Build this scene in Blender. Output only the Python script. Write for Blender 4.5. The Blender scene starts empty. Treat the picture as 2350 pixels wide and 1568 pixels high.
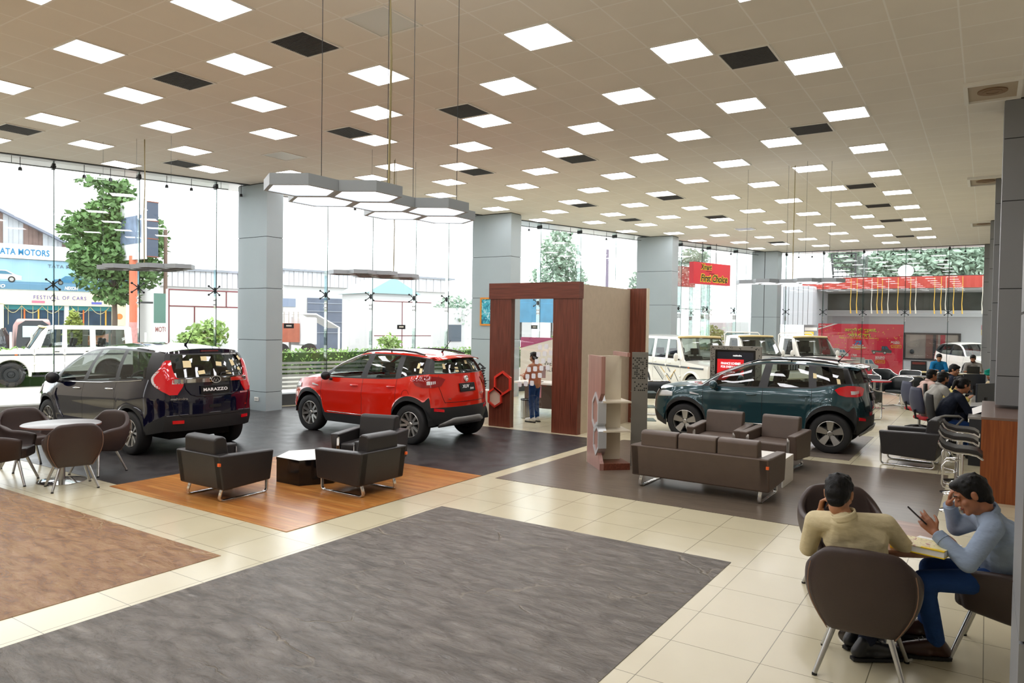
import bpy, bmesh, math, random
import numpy as np
from mathutils import Vector, Matrix, Euler
random.seed(7)
PI = math.pi
COL = bpy.context.scene.collection
def R(d): return math.radians(d)

# ------------------------------------------------------------------ materials
def s2l(c):
    if isinstance(c, str):
        c = [int(c[i:i+2], 16)/255 for i in (0, 2, 4)]
    return tuple((x/12.92 if x <= .04045 else ((x+.055)/1.055)**2.4) for x in c)
MATS = {}
def nd(nt, typ, **kw):
    n = nt.nodes.new(typ)
    for k, v in kw.items():
        if k.startswith('i_'):
            key = k[2:]
            key = int(key) if key.isdigit() else key.replace('_', ' ')
            n.inputs[key].default_value = v
        else:
            setattr(n, k, v)
    return n
def pm(name, col, rough=.5, metal=0., coat=0., spec=.5, var=0., vscale=20., bump=0., bscale=80., emit=None, estr=0., stretch=None, trans=0.):
    """procedural principled material with optional noise driven colour variation and bump"""
    if name in MATS: return MATS[name]
    m = bpy.data.materials.new(name); m.use_nodes = True
    nt = m.node_tree; b = nt.nodes['Principled BSDF']
    c = s2l(col) if isinstance(col, str) else tuple(col)
    b.inputs['Base Color'].default_value = (*c, 1)
    b.inputs['Roughness'].default_value = rough
    b.inputs['Metallic'].default_value = metal
    b.inputs['Coat Weight'].default_value = coat
    b.inputs['Coat Roughness'].default_value = .03
    b.inputs['Specular IOR Level'].default_value = spec
    b.inputs['Transmission Weight'].default_value = trans
    if emit is not None:
        e = s2l(emit) if isinstance(emit, str) else emit
        b.inputs['Emission Color'].default_value = (*e, 1); b.inputs['Emission Strength'].default_value = estr
    if var or bump:
        tc = nd(nt, 'ShaderNodeTexCoord')
        src = tc.outputs['Object']
        if stretch:
            mp = nd(nt, 'ShaderNodeMapping'); mp.inputs['Scale'].default_value = stretch
            nt.links.new(src, mp.inputs[0]); src = mp.outputs[0]
        if var:
            n = nd(nt, 'ShaderNodeTexNoise', i_Scale=vscale, i_Detail=4.)
            nt.links.new(src, n.inputs['Vector'])
            r = nd(nt, 'ShaderNodeMapRange', i_1=.3, i_2=.7, i_3=1-var, i_4=1+var)
            nt.links.new(n.outputs[0], r.inputs[0])
            mx = nd(nt, 'ShaderNodeVectorMath', operation='SCALE'); mx.inputs[0].default_value = c
            nt.links.new(r.outputs[0], mx.inputs['Scale']); nt.links.new(mx.outputs[0], b.inputs['Base Color'])
        if bump:
            n = nd(nt, 'ShaderNodeTexNoise', i_Scale=bscale, i_Detail=3.)
            nt.links.new(src, n.inputs['Vector'])
            bp = nd(nt, 'ShaderNodeBump', i_Strength=bump, i_Distance=.01)
            nt.links.new(n.outputs[0], bp.inputs['Height']); nt.links.new(bp.outputs[0], b.inputs['Normal'])
    MATS[name] = m
    return m
def glass(name, tint=(1, 1, 1), refl=.08, rough=0., base=.0):
    """clear pane: see-through with a mirror-like share that grows at grazing angles"""
    if name in MATS: return MATS[name]
    m = bpy.data.materials.new(name); m.use_nodes = True; nt = m.node_tree; nt.nodes.clear()
    o = nd(nt, 'ShaderNodeOutputMaterial'); t = nd(nt, 'ShaderNodeBsdfTransparent'); t.inputs[0].default_value = (*tint, 1)
    g = nd(nt, 'ShaderNodeBsdfGlossy'); g.inputs['Roughness'].default_value = rough
    fr = nd(nt, 'ShaderNodeLayerWeight', i_Blend=.25)
    mr = nd(nt, 'ShaderNodeMapRange', i_1=0., i_2=1., i_3=refl, i_4=min(1., refl+.55))
    nt.links.new(fr.outputs['Fresnel'], mr.inputs[0])
    mx = nd(nt, 'ShaderNodeMixShader')
    nt.links.new(mr.outputs[0], mx.inputs[0]); nt.links.new(t.outputs[0], mx.inputs[1]); nt.links.new(g.outputs[0], mx.inputs[2])
    nt.links.new(mx.outputs[0], o.inputs[0]); MATS[name] = m
    return m
def emis(name, col, s):
    if name in MATS: return MATS[name]
    m = bpy.data.materials.new(name); m.use_nodes = True; nt = m.node_tree; nt.nodes.clear()
    o = nd(nt, 'ShaderNodeOutputMaterial'); e = nd(nt, 'ShaderNodeEmission'); e.inputs[0].default_value = (*s2l(col), 1); e.inputs[1].default_value = s
    nt.links.new(e.outputs[0], o.inputs[0]); MATS[name] = m
    return m

# ------------------------------------------------------------------ meshes
class MB:
    def __init__(s):
        s.v = []; s.f = []; s.m = []; s.T = Matrix.Identity(4); s.mats = []
    def mi(s, m):
        if m is None: return 0
        if m not in s.mats: s.mats.append(m)
        return s.mats.index(m)
    def add(s, vs, fs, m=None):
        o = len(s.v); T = s.T
        s.v += [tuple(T @ Vector(p)) for p in vs]
        k = s.mi(m)
        for f in fs: s.f.append([o+i for i in f]); s.m.append(k)
        return s
    def bx(s, x0, y0, z0, x1, y1, z1, m=None):
        if x0 > x1: x0, x1 = x1, x0
        if y0 > y1: y0, y1 = y1, y0
        if z0 > z1: z0, z1 = z1, z0
        return s.add([(x0,y0,z0),(x1,y0,z0),(x1,y1,z0),(x0,y1,z0),(x0,y0,z1),(x1,y0,z1),(x1,y1,z1),(x0,y1,z1)],
            [(3,2,1,0),(4,5,6,7),(0,1,5,4),(1,2,6,5),(2,3,7,6),(3,0,4,7)], m)
    def bc(s, cx, cy, cz, sx, sy, sz, m=None):
        return s.bx(cx-sx/2, cy-sy/2, cz-sz/2, cx+sx/2, cy+sy/2, cz+sz/2, m)
    def tube(s, path, r, n=8, m=None, closed=False, caps=True):
        P = [Vector(p) for p in path]; N = len(P)
        rr = r if isinstance(r, (list, tuple)) else [r]*N
        rings = []; prev = None
        for i in range(N):
            if closed: t = (P[(i+1) % N]-P[i-1])
            else: t = P[min(i+1, N-1)]-P[max(i-1, 0)]
            t.normalize()
            if prev is None:
                a = Vector((0,0,1)) if abs(t.z) < .9 else Vector((1,0,0))
                u = t.cross(a).normalized()
            else:
                u = (prev - t*prev.dot(t))
                u = u.normalized() if u.length > 1e-6 else t.orthogonal().normalized()
            prev = u; w = t.cross(u)
            rings.append([P[i]+(u*math.cos(2*PI*k/n)+w*math.sin(2*PI*k/n))*rr[i] for k in range(n)])
        vs = [q for g in rings for q in g]; fs = []
        for i in range(N if closed else N-1):
            j = (i+1) % N
            for k in range(n):
                l = (k+1) % n
                fs.append((i*n+k, i*n+l, j*n+l, j*n+k))
        if caps and not closed:
            fs.append(tuple(range(n-1, -1, -1))); fs.append(tuple((N-1)*n+k for k in range(n)))
        return s.add(vs, fs, m)
    def cyl(s, p0, p1, r0, r1=None, n=16, m=None):
        return s.tube([p0, p1], [r0, r0 if r1 is None else r1], n, m)
    def lathe(s, prof, n=24, m=None, o=(0,0,0), caps=True):
        N = len(prof); vs = []; fs = []
        for r, z in prof:
            for k in range(n): vs.append((o[0]+r*math.cos(2*PI*k/n), o[1]+r*math.sin(2*PI*k/n), o[2]+z))
        for i in range(N-1):
            for k in range(n):
                l = (k+1) % n; fs.append((i*n+k, i*n+l, (i+1)*n+l, (i+1)*n+k))
        if caps:
            fs.append(tuple(range(n-1, -1, -1))); fs.append(tuple((N-1)*n+k for k in range(n)))
        return s.add(vs, fs, m)
    def prism(s, poly, d0, d1, m=None, ax='z'):
        """poly: list of 2-D points; extruded from d0 to d1 along ax (z: xy poly, y: xz poly, x: yz poly)"""
        n = len(poly)
        def P(a, b, d): return {'z': (a, b, d), 'y': (a, d, b), 'x': (d, a, b)}[ax]
        vs = [P(a, b, d0) for a, b in poly]+[P(a, b, d1) for a, b in poly]
        fs = [tuple(range(n-1, -1, -1)), tuple(range(n, 2*n))]+[(i, (i+1) % n, n+(i+1) % n, n+i) for i in range(n)]
        return s.add(vs, fs, m)
    def ring(s, outer, inner, d0, d1, m=None, ax='z'):
        n = len(outer)
        def P(a, b, d): return {'z': (a, b, d), 'y': (a, d, b), 'x': (d, a, b)}[ax]
        vs = [P(*q, d0) for q in outer]+[P(*q, d0) for q in inner]+[P(*q, d1) for q in outer]+[P(*q, d1) for q in inner]
        fs = []
        for i in range(n):
            j = (i+1) % n
            fs += [(i, n+i, n+j, j), (2*n+i, 2*n+j, 3*n+j, 3*n+i), (i, j, 2*n+j, 2*n+i), (n+i, 3*n+i, 3*n+j, n+j)]
        return s.add(vs, fs, m)
    def grid(s, G, m=None, wrap=False):
        a = len(G); b = len(G[0]); vs = [p for r in G for p in r]; fs = []
        for i in range(a-1):
            for j in range(b if wrap else b-1):
                k = (j+1) % b; fs.append((i*b+j, i*b+k, (i+1)*b+k, (i+1)*b+j))
        return s.add(vs, fs, m)
    def ell(s, c, r, n=16, k=10, m=None):
        vs = []; fs = []
        for i in range(k+1):
            t = PI*i/k
            for j in range(n): vs.append((c[0]+r[0]*math.sin(t)*math.cos(2*PI*j/n), c[1]+r[1]*math.sin(t)*math.sin(2*PI*j/n), c[2]-r[2]*math.cos(t)))
        for i in range(k):
            for j in range(n):
                l = (j+1) % n; fs.append((i*n+j, i*n+l, (i+1)*n+l, (i+1)*n+j))
        return s.add(vs, fs, m)
    def build(s, name, mat=None, parent=None, smooth=None, bevel=0, seg=2, sub=0, solid=0, merge=True, loc=None, fix=False, off=-1):
        me = bpy.data.meshes.new(name)
        me.from_pydata(s.v, [], s.f)
        if merge or fix:
            bm = bmesh.new(); bm.from_mesh(me)
            if merge: bmesh.ops.remove_doubles(bm, verts=bm.verts, dist=1e-5)
            for f_, k in zip(bm.faces, s.m) if len(bm.faces) == len(s.m) else (): f_.material_index = k
            if fix: bmesh.ops.recalc_face_normals(bm, faces=bm.faces)
            bm.to_mesh(me); bm.free()
        if len(me.polygons) == len(s.m): me.polygons.foreach_set('material_index', s.m)
        ms = s.mats if (s.mats and s.mats != [None]) else [mat]
        for m in ms: me.materials.append(m if m is not None else mat)
        if smooth is not None:
            me.polygons.foreach_set('use_smooth', [True]*len(me.polygons))
            if smooth < 179: me.set_sharp_from_angle(angle=R(smooth))
        me.update()
        o = bpy.data.objects.new(name, me); COL.objects.link(o)
        if parent is not None: o.parent = parent
        if loc is not None: o.location = loc
        if solid:
            md = o.modifiers.new('solid', 'SOLIDIFY'); md.thickness = solid; md.offset = off
        if bevel:
            md = o.modifiers.new('bevel', 'BEVEL'); md.width = bevel; md.segments = seg; md.limit_method = 'ANGLE'; md.angle_limit = R(40)
            if smooth is None:
                me.polygons.foreach_set('use_smooth', [True]*len(me.polygons)); md.harden_normals = False
                wn = o.modifiers.new('wn', 'WEIGHTED_NORMAL'); wn.keep_sharp = True
        if sub:
            md = o.modifiers.new('sub', 'SUBSURF'); md.levels = sub; md.render_levels = sub
        return o
def tag(o, label=None, cat=None, group=None, kind=None):
    if label: o['label'] = label
    if cat: o['category'] = cat
    if group: o['group'] = group
    if kind: o['kind'] = kind
    return o
def struct(o): o['kind'] = 'structure'; return o
def thing(name, label, cat, loc=(0,0,0), rz=0, group=None):
    o = bpy.data.objects.new(name, None); COL.objects.link(o)
    o.empty_display_size = .1
    o.location = loc; o.rotation_euler = (0, 0, rz)
    return tag(o, label, cat, group)
def dup(root, loc=None, rz=None, label=None, group=None, parent=None):
    r = root.copy(); COL.objects.link(r)
    if parent is not None: r.parent = parent
    if loc is not None: r.location = loc
    if rz is not None: r.rotation_euler = (0, 0, rz)
    if label: r['label'] = label
    if group: r['group'] = group
    for ch in list(root.children): dup(ch, parent=r)
    return r
def text(s, name, mat, parent, w=None, h=None, M=None, ext=.002, bold=0., space=1., shear=0., align='CENTER', size=1.):
    """lettering as a mesh: local x right, y up, scaled to width w / height h, then moved by matrix M"""
    cu = bpy.data.curves.new('t', 'FONT'); cu.body = s; cu.align_x = align; cu.align_y = 'CENTER'
    cu.size = size; cu.offset = bold; cu.space_character = space; cu.shear = shear; cu.resolution_u = 3
    ob = bpy.data.objects.new('t', cu); COL.objects.link(ob)
    dg = bpy.context.evaluated_depsgraph_get(); dg.update()
    me = bpy.data.meshes.new_from_object(ob.evaluated_get(dg)); bpy.data.objects.remove(ob); bpy.data.curves.remove(cu)
    if len(me.vertices) == 0: return None
    co = np.empty(len(me.vertices)*3); me.vertices.foreach_get('co', co); co = co.reshape(-1, 3)
    lo, hi = co.min(0), co.max(0); d = hi-lo
    if align == 'CENTER': co -= (lo+hi)/2
    else: co -= np.array([lo[0], (lo[1]+hi[1])/2, 0])
    sx = w/d[0] if w else None; sy = h/d[1] if h else None
    co[:, 0] *= sx or sy or 1; co[:, 1] *= sy or sx or 1
    me.vertices.foreach_set('co', co.ravel())
    me.update()
    if M is not None: me.transform(M)
    for i in range(len(me.materials)): me.materials.pop()
    me.materials.append(mat); me.name = name
    o = bpy.data.objects.new(name, me); COL.objects.link(o)
    if parent is not None: o.parent = parent
    return o
def frame_m(o, x, y):
    """matrix with local x along x, local y along y, origin o"""
    x = Vector(x).normalized(); y = Vector(y); y = (y-x*y.dot(x)).normalized(); z = x.cross(y)
    m = Matrix.Identity(4)
    for i, c in enumerate((x, y, z)):
        for j in range(3): m[j][i] = c[j]
    for j in range(3): m[j][3] = o[j]
    return m
def place(x, y, z=0, rz=0): return Matrix.Translation((x, y, z)) @ Matrix.Rotation(rz, 4, 'Z')
def hexp(cx, cy, r, a0=0, n=6): return [(cx+r*math.cos(a0+2*PI*k/n), cy+r*math.sin(a0+2*PI*k/n)) for k in range(n)]
def rrect(x0, y0, x1, y1, r, n=4):
    p = []
    for cx, cy, a in ((x1-r, y0+r, -90), (x1-r, y1-r, 0), (x0+r, y1-r, 90), (x0+r, y0+r, 180)):
        for k in range(n+1): p.append((cx+r*math.cos(R(a+90*k/n)), cy+r*math.sin(R(a+90*k/n))))
    return p
ORD = ['zero', 'first', 'second', 'third', 'fourth', 'fifth', 'sixth', 'seventh', 'eighth', 'ninth', 'tenth', 'eleventh', 'twelfth', 'thirteenth', 'fourteenth', 'fifteenth', 'sixteenth', 'seventeenth', 'eighteenth', 'nineteenth', 'twentieth']
def oname(k): return ORD[k] if k < len(ORD) else '%dth' % k

# ------------------------------------------------------------------ camera (lens and pose solved from the ceiling grid)
CAM_H = 2.12; FPX = 1655.738
YAW, PITCH, ROLL = 0.58210, -0.02480, 0.01490
def cam_axes():
    cy, sy = math.cos(YAW), math.sin(YAW)
    f = Vector((-sy, cy, 0)); r = Vector((cy, sy, 0)); u = Vector((0, 0, 1))
    f2 = math.cos(PITCH)*f+math.sin(PITCH)*u; u2 = -math.sin(PITCH)*f+math.cos(PITCH)*u
    return math.cos(ROLL)*r+math.sin(ROLL)*u2, -math.sin(ROLL)*r+math.cos(ROLL)*u2, f2
CR, CU, CF = cam_axes()
cam = bpy.data.cameras.new('camera'); cam.sensor_width = 36; cam.lens = FPX/2350*36; cam.clip_end = 500; cam.clip_start = .05
co_ = bpy.data.objects.new('camera', cam); COL.objects.link(co_)
mw = Matrix.Identity(4)
for j in range(3): mw[j][0] = CR[j]; mw[j][1] = CU[j]; mw[j][2] = -CF[j]
mw[2][3] = CAM_H
co_.matrix_world = mw; bpy.context.scene.camera = co_
def proj(X, Y, Z):
    d = Vector((X, Y, Z-CAM_H)); z = d.dot(CF)
    return (1175+FPX*d.dot(CR)/z, 784-FPX*d.dot(CU)/z) if z > .1 else (-9999, -9999)
sc = bpy.context.scene
sc.view_settings.view_transform = 'Standard'; sc.view_settings.look = 'None'; sc.view_settings.gamma = 1; sc.view_settings.use_curve_mapping = False
sc.view_settings.exposure = 0.4
sc.cycles.max_bounces = 8; sc.cycles.transparent_max_bounces = 20; sc.cycles.diffuse_bounces = 4; sc.cycles.glossy_bounces = 4
sc.cycles.sample_clamp_indirect = 6; sc.cycles.caustics_reflective = False; sc.cycles.caustics_refractive = False
sc.cycles.use_denoising = True; sc.cycles.use_adaptive_sampling = True; sc.cycles.adaptive_threshold = .03
try: sc.cycles.denoiser = 'OPENIMAGEDENOISE'
except Exception: pass
w = bpy.data.worlds.new('overcast sky'); sc.world = w; w.use_nodes = True
nt = w.node_tree; nt.nodes.clear()
bgo = nd(nt, 'ShaderNodeOutputWorld'); bg = nd(nt, 'ShaderNodeBackground')
tcw = nd(nt, 'ShaderNodeTexCoord'); sep = nd(nt, 'ShaderNodeSeparateXYZ'); nt.links.new(tcw.outputs['Generated'], sep.inputs[0])
rampw = nd(nt, 'ShaderNodeValToRGB'); nt.links.new(sep.outputs['Z'], rampw.inputs[0])
rampw.color_ramp.elements[0].color = (.93, .95, 1, 1); rampw.color_ramp.elements[1].color = (1, 1, 1, 1)
nzw = nd(nt, 'ShaderNodeTexNoise', i_Scale=2.5, i_Detail=4.); nt.links.new(tcw.outputs['Generated'], nzw.inputs['Vector'])
mrw = nd(nt, 'ShaderNodeMapRange', i_1=.3, i_2=.7, i_3=2.9, i_4=3.5)
nt.links.new(nzw.outputs[0], mrw.inputs[0])
nt.links.new(rampw.outputs[0], bg.inputs[0]); nt.links.new(mrw.outputs[0], bg.inputs[1]); nt.links.new(bg.outputs[0], bgo.inputs[0])
# ------------------------------------------------------------------ room shell
CEIL = 5.29; TILE = .6; LCX, LCY = 11.0304, -7.4185
def gx(Y): return -18.12+.33*Y
GD = Vector((.33, 1, 0)).normalized(); GN = Vector((GD.y, -GD.x, 0))          # along the glass front, and inward
def gp(Y, off, z=0): return Vector((gx(Y), Y, z))-GN*off                      # point at Y on the ceiling edge, moved outward by off

def grid_mat(name, col, line, step, ox, oy, mortar, rough, bump=0., var=.04, vsc=3., spec=.5, gloss_noise=0., stepy=None):
    m = bpy.data.materials.new(name); m.use_nodes = True; nt = m.node_tree; b = nt.nodes['Principled BSDF']
    tc = nd(nt, 'ShaderNodeTexCoord'); mp = nd(nt, 'ShaderNodeMapping'); mp.inputs['Location'].default_value = (-ox, -oy, 0)
    nt.links.new(tc.outputs['Object'], mp.inputs[0])
    br = nd(nt, 'ShaderNodeTexBrick', offset=0., squash=1., i_Scale=1., i_Mortar_Size=mortar, i_Mortar_Smooth=.0, i_Bias=0., i_Brick_Width=step, i_Row_Height=stepy or step)
    c = s2l(col); br.inputs['Color1'].default_value = (*c, 1); br.inputs['Color2'].default_value = (*[x*.97 for x in c], 1); br.inputs['Mortar'].default_value = (*s2l(line), 1)
    nt.links.new(mp.outputs[0], br.inputs[0])
    n = nd(nt, 'ShaderNodeTexNoise', i_Scale=vsc, i_Detail=5.); nt.links.new(tc.outputs['Object'], n.inputs['Vector'])
    r = nd(nt, 'ShaderNodeMapRange', i_1=.3, i_2=.7, i_3=1-var, i_4=1+var); nt.links.new(n.outputs[0], r.inputs[0])
    sc_ = nd(nt, 'ShaderNodeVectorMath', operation='SCALE'); nt.links.new(br.outputs[0], sc_.inputs[0]); nt.links.new(r.outputs[0], sc_.inputs['Scale'])
    nt.links.new(sc_.outputs[0], b.inputs['Base Color'])
    b.inputs['Roughness'].default_value = rough; b.inputs['Specular IOR Level'].default_value = spec
    if gloss_noise:
        r2 = nd(nt, 'ShaderNodeMapRange', i_1=.3, i_2=.7, i_3=rough, i_4=rough+gloss_noise); nt.links.new(n.outputs[0], r2.inputs[0]); nt.links.new(r2.outputs[0], b.inputs['Roughness'])
    if bump:
        bp = nd(nt, 'ShaderNodeBump', i_Strength=bump, i_Distance=.003); nt.links.new(br.outputs['Fac'], bp.inputs['Height']); bp.invert = True; nt.links.new(bp.outputs[0], b.inputs['Normal'])
    return m
def stone_mat(name, c1, c2, c3, rough, strength=.8):
    """embossed slate: stretched ridges, thin cracks, mottled colour"""
    m = bpy.data.materials.new(name); m.use_nodes = True; nt = m.node_tree; b = nt.nodes['Principled BSDF']
    tc = nd(nt, 'ShaderNodeTexCoord'); mp = nd(nt, 'ShaderNodeMapping'); mp.inputs['Scale'].default_value = (1., 2.6, 1); mp.inputs['Rotation'].default_value = (0, 0, R(38))
    nt.links.new(tc.outputs['Object'], mp.inputs[0])
    n1 = nd(nt, 'ShaderNodeTexNoise', i_Scale=3.2, i_Detail=9., i_Roughness=.62, i_Distortion=.6); nt.links.new(mp.outputs[0], n1.inputs['Vector'])
    n2 = nd(nt, 'ShaderNodeTexNoise', i_Scale=1.1, i_Detail=3.); nt.links.new(tc.outputs['Object'], n2.inputs['Vector'])
    # wandering cracks: distance to voronoi edges on warped coordinates
    wv = nd(nt, 'ShaderNodeVectorMath', operation='MULTIPLY_ADD'); wv.inputs[1].default_value = (.9, .9, .9)
    n3 = nd(nt, 'ShaderNodeTexNoise', i_Scale=1.6, i_Detail=5.); nt.links.new(tc.outputs['Object'], n3.inputs['Vector'])
    nt.links.new(n3.outputs['Color'], wv.inputs[0]); nt.links.new(mp.outputs[0], wv.inputs[2])
    vo = nd(nt, 'ShaderNodeTexVoronoi', feature='DISTANCE_TO_EDGE', i_Scale=.85); nt.links.new(wv.outputs[0], vo.inputs['Vector'])
    cr = nd(nt, 'ShaderNodeMapRange', i_1=0., i_2=.022, i_3=1., i_4=0.); nt.links.new(vo.outputs[0], cr.inputs[0])
    gate = nd(nt, 'ShaderNodeMapRange', i_1=.5, i_2=.62, i_3=0., i_4=1.); nt.links.new(n2.outputs[0], gate.inputs[0])
    cg = nd(nt, 'ShaderNodeMath', operation='MULTIPLY'); nt.links.new(cr.outputs[0], cg.inputs[0]); nt.links.new(gate.outputs[0], cg.inputs[1])
    rp = nd(nt, 'ShaderNodeValToRGB'); rp.color_ramp.elements[0].position = .3; rp.color_ramp.elements[1].position = .72
    rp.color_ramp.elements[0].color = (*s2l(c1), 1); rp.color_ramp.elements[1].color = (*s2l(c2), 1); nt.links.new(n1.outputs[0], rp.inputs[0])
    mx = nd(nt, 'ShaderNodeMix', data_type='RGBA'); nt.links.new(cg.outputs[0], mx.inputs[0]); nt.links.new(rp.outputs[0], mx.inputs[6]); mx.inputs[7].default_value = (*s2l(c3), 1)
    nt.links.new(mx.outputs[2], b.inputs['Base Color'])
    hh = nd(nt, 'ShaderNodeMath', operation='MULTIPLY_ADD', i_1=-.35); nt.links.new(cg.outputs[0], hh.inputs[0])
    n4 = nd(nt, 'ShaderNodeTexNoise', i_Scale=8., i_Detail=6., i_Distortion=1.2); nt.links.new(mp.outputs[0], n4.inputs['Vector'])
    h2 = nd(nt, 'ShaderNodeMath', operation='MULTIPLY_ADD', i_1=.45); nt.links.new(n4.outputs[0], h2.inputs[0]); nt.links.new(n1.outputs[0], h2.inputs[2]); nt.links.new(h2.outputs[0], hh.inputs[2])
    bp = nd(nt, 'ShaderNodeBump', i_Strength=strength, i_Distance=.10); nt.links.new(hh.outputs[0], bp.inputs['Height']); nt.links.new(bp.outputs[0], b.inputs['Normal'])
    b.inputs['Roughness'].default_value = rough; b.inputs['Specular IOR Level'].default_value = .85
    return m
def plank_mat(name, c1, c2, rough, bw=1.1, rh=.075, spec=.5, rot=0., grain=9.):
    m = bpy.data.materials.new(name); m.use_nodes = True; nt = m.node_tree; b = nt.nodes['Principled BSDF']
    tc = nd(nt, 'ShaderNodeTexCoord'); mp = nd(nt, 'ShaderNodeMapping'); mp.inputs['Rotation'].default_value = (0, 0, rot); nt.links.new(tc.outputs['Object'], mp.inputs[0])
    br = nd(nt, 'ShaderNodeTexBrick', offset=.37, i_Scale=1., i_Mortar_Size=.0012, i_Brick_Width=bw, i_Row_Height=rh, i_Bias=0.)
    br.inputs['Color1'].default_value = (*s2l(c1), 1); br.inputs['Color2'].default_value = (*s2l(c2), 1); br.inputs['Mortar'].default_value = (*[x*.5 for x in s2l(c1)], 1)
    nt.links.new(mp.outputs[0], br.inputs[0])
    mp2 = nd(nt, 'ShaderNodeMapping'); mp2.inputs['Scale'].default_value = (.6, grain, grain); nt.links.new(mp.outputs[0], mp2.inputs[0])
    n = nd(nt, 'ShaderNodeTexNoise', i_Scale=4., i_Detail=5.); nt.links.new(mp2.outputs[0], n.inputs['Vector'])
    r = nd(nt, 'ShaderNodeMapRange', i_1=.3, i_2=.7, i_3=.78, i_4=1.18); nt.links.new(n.outputs[0], r.inputs[0])
    s_ = nd(nt, 'ShaderNodeVectorMath', operation='SCALE'); nt.links.new(br.outputs[0], s_.inputs[0]); nt.links.new(r.outputs[0], s_.inputs['Scale']); nt.links.new(s_.outputs[0], b.inputs['Base Color'])
    b.inputs['Roughness'].default_value = rough; b.inputs['Specular IOR Level'].default_value = spec
    return m
def veneer(name, c1, c2, rough=.35, axis='Z', sc=1.):
    """straight grained wood veneer; grain runs along axis"""
    if name in MATS: return MATS[name]
    m = bpy.data.materials.new(name); m.use_nodes = True; nt = m.node_tree; b = nt.nodes['Principled BSDF']
    tc = nd(nt, 'ShaderNodeTexCoord'); mp = nd(nt, 'ShaderNodeMapping')
    s = {'Z': (30, 30, 1.2), 'X': (1.2, 30, 30), 'Y': (30, 1.2, 30)}[axis]; mp.inputs['Scale'].default_value = [x*sc for x in s]
    nt.links.new(tc.outputs['Object'], mp.inputs[0])
    n = nd(nt, 'ShaderNodeTexNoise', i_Scale=1.5, i_Detail=6., i_Distortion=.4); nt.links.new(mp.outputs[0], n.inputs['Vector'])
    rp = nd(nt, 'ShaderNodeValToRGB'); rp.color_ramp.elements[0].position = .32; rp.color_ramp.elements[1].position = .68
    rp.color_ramp.elements[0].color = (*s2l(c1), 1); rp.color_ramp.elements[1].color = (*s2l(c2), 1)
    nt.links.new(n.outputs[0], rp.inputs[0]); nt.links.new(rp.outputs[0], b.inputs['Base Color'])
    b.inputs['Roughness'].default_value = rough; MATS[name] = m
    return m

M_tile = grid_mat('beige floor tile', 'cfc6a8', '77705c', .588, -1.73, 5.22, .0028, .2, .3, .02, 2.5, .5, .04)
M_ceil = grid_mat('ceiling tile', 'efeae0', 'f8f6f0', .6, (.5-LCX)*.6, (.5-LCY)*.6, .009, .9, .4, .02, 1.5, .2)
M_slate = stone_mat('embossed grey slate', '5b544d', '8a8279', 'a69b8b', .26, .8)
M_brown = stone_mat('embossed brown slate', '875832', 'b98f60', 'cdaa80', .26, .75)
M_wood = plank_mat('orange wood planks', 'a8682f', 'c08646', .3)
M_dark = grid_mat('dark display floor', '343131', '504b48', 1.2, -5.8, 8.1, .0025, .3, .1, .12, 3., .5, .15)
M_lounge = plank_mat('grey brown floor sheet', '655a4e', '706457', .3, 3., .9, .45, 0, 6.)
M_carmat = stone_mat('brown grey mat', '5a5048', '7a6e62', '8d8272', .5, .3)
M_white = pm('white paint', 'ece9e2', .6, var=.02, vscale=3)
M_wall = pm('grey white wall paint', 'cfcac0', .7, var=.03, vscale=2)
M_soffit = pm('white soffit panel', 'e4e6e8', .25, var=.01)
M_panel = pm('blue grey composite panel', 'a6b1b5', .42, metal=.15, var=.02, vscale=1.5)
M_joint = pm('dark panel joint', '1c1d1e', .6)
M_black = pm('black plastic', '141414', .45, var=.1)
M_steel = pm('brushed steel', 'b8b8b6', .28, metal=1., var=.04, vscale=40)
M_chrome = pm('polished chrome', 'dadada', .07, metal=1.)
M_dkmetal = pm('dark grey metal', '3a3c3e', .4, metal=.6)
M_glass = glass('clear front glazing', (.965, .985, .975), .045)
M_fin = glass('greenish edge glass', (.86, .94, .92), .05)
M_finedge = pm('dark glass edge', '16302f', .2)

def slab(name, x0, y0, x1, y1, z0, z1, mat): return struct(MB().bx(x0, y0, z0, x1, y1, z1).build(name, mat))
fl = MB(); fl.prism([(gx(-5)-.55, -5), (2.6, -5), (2.6, 32.4), (gx(32.4)-.55, 32.4)], -.3, 0); struct(fl.build('floor', M_tile))
slab('floor_slate', -5.2, -.6, -1.87, 6.48, .0, .004, M_slate)
slab('floor_brown_slate', -11.6, -1, -5.68, 3.94, .0, .004, M_brown)
dk = MB(); dk.prism([(gx(4.87)-.1, 4.87), (-5.8, 4.87), (-5.8, 12.05), (gx(12.05)-.1, 12.05)], 0, .003); struct(dk.build('floor_dark_display', M_dark))
slab('floor_wood', -9.15, 4.76, -5.8, 8.1, .0, .006, M_wood)
slab('floor_lounge', -5.57, 8.1, -.42, 12.25, .0, .004, M_lounge)
slab('floor_carpet_patch', -2.5, 12.62, -1.8, 15.7, .0, .004, M_carmat)
ce = MB(); ce.prism([(gx(-5), -5), (2.6, -5), (2.6, 31.75), (gx(31.75), 31.75)], CEIL, CEIL+.2); struct(ce.build('ceiling', M_ceil))
struct(MB().bx(2.6, -5, 0, 2.75, 32.4, CEIL+.2).build('wall_right', M_wall))
struct(MB().bx(-19.9, -5.15, 0, 2.75, -5, CEIL+.2).build('wall_back', M_wall))
struct(MB().bx(.15, 32.0, 0, 2.6, 32.15, CEIL).build('wall_far', M_wall))
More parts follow.
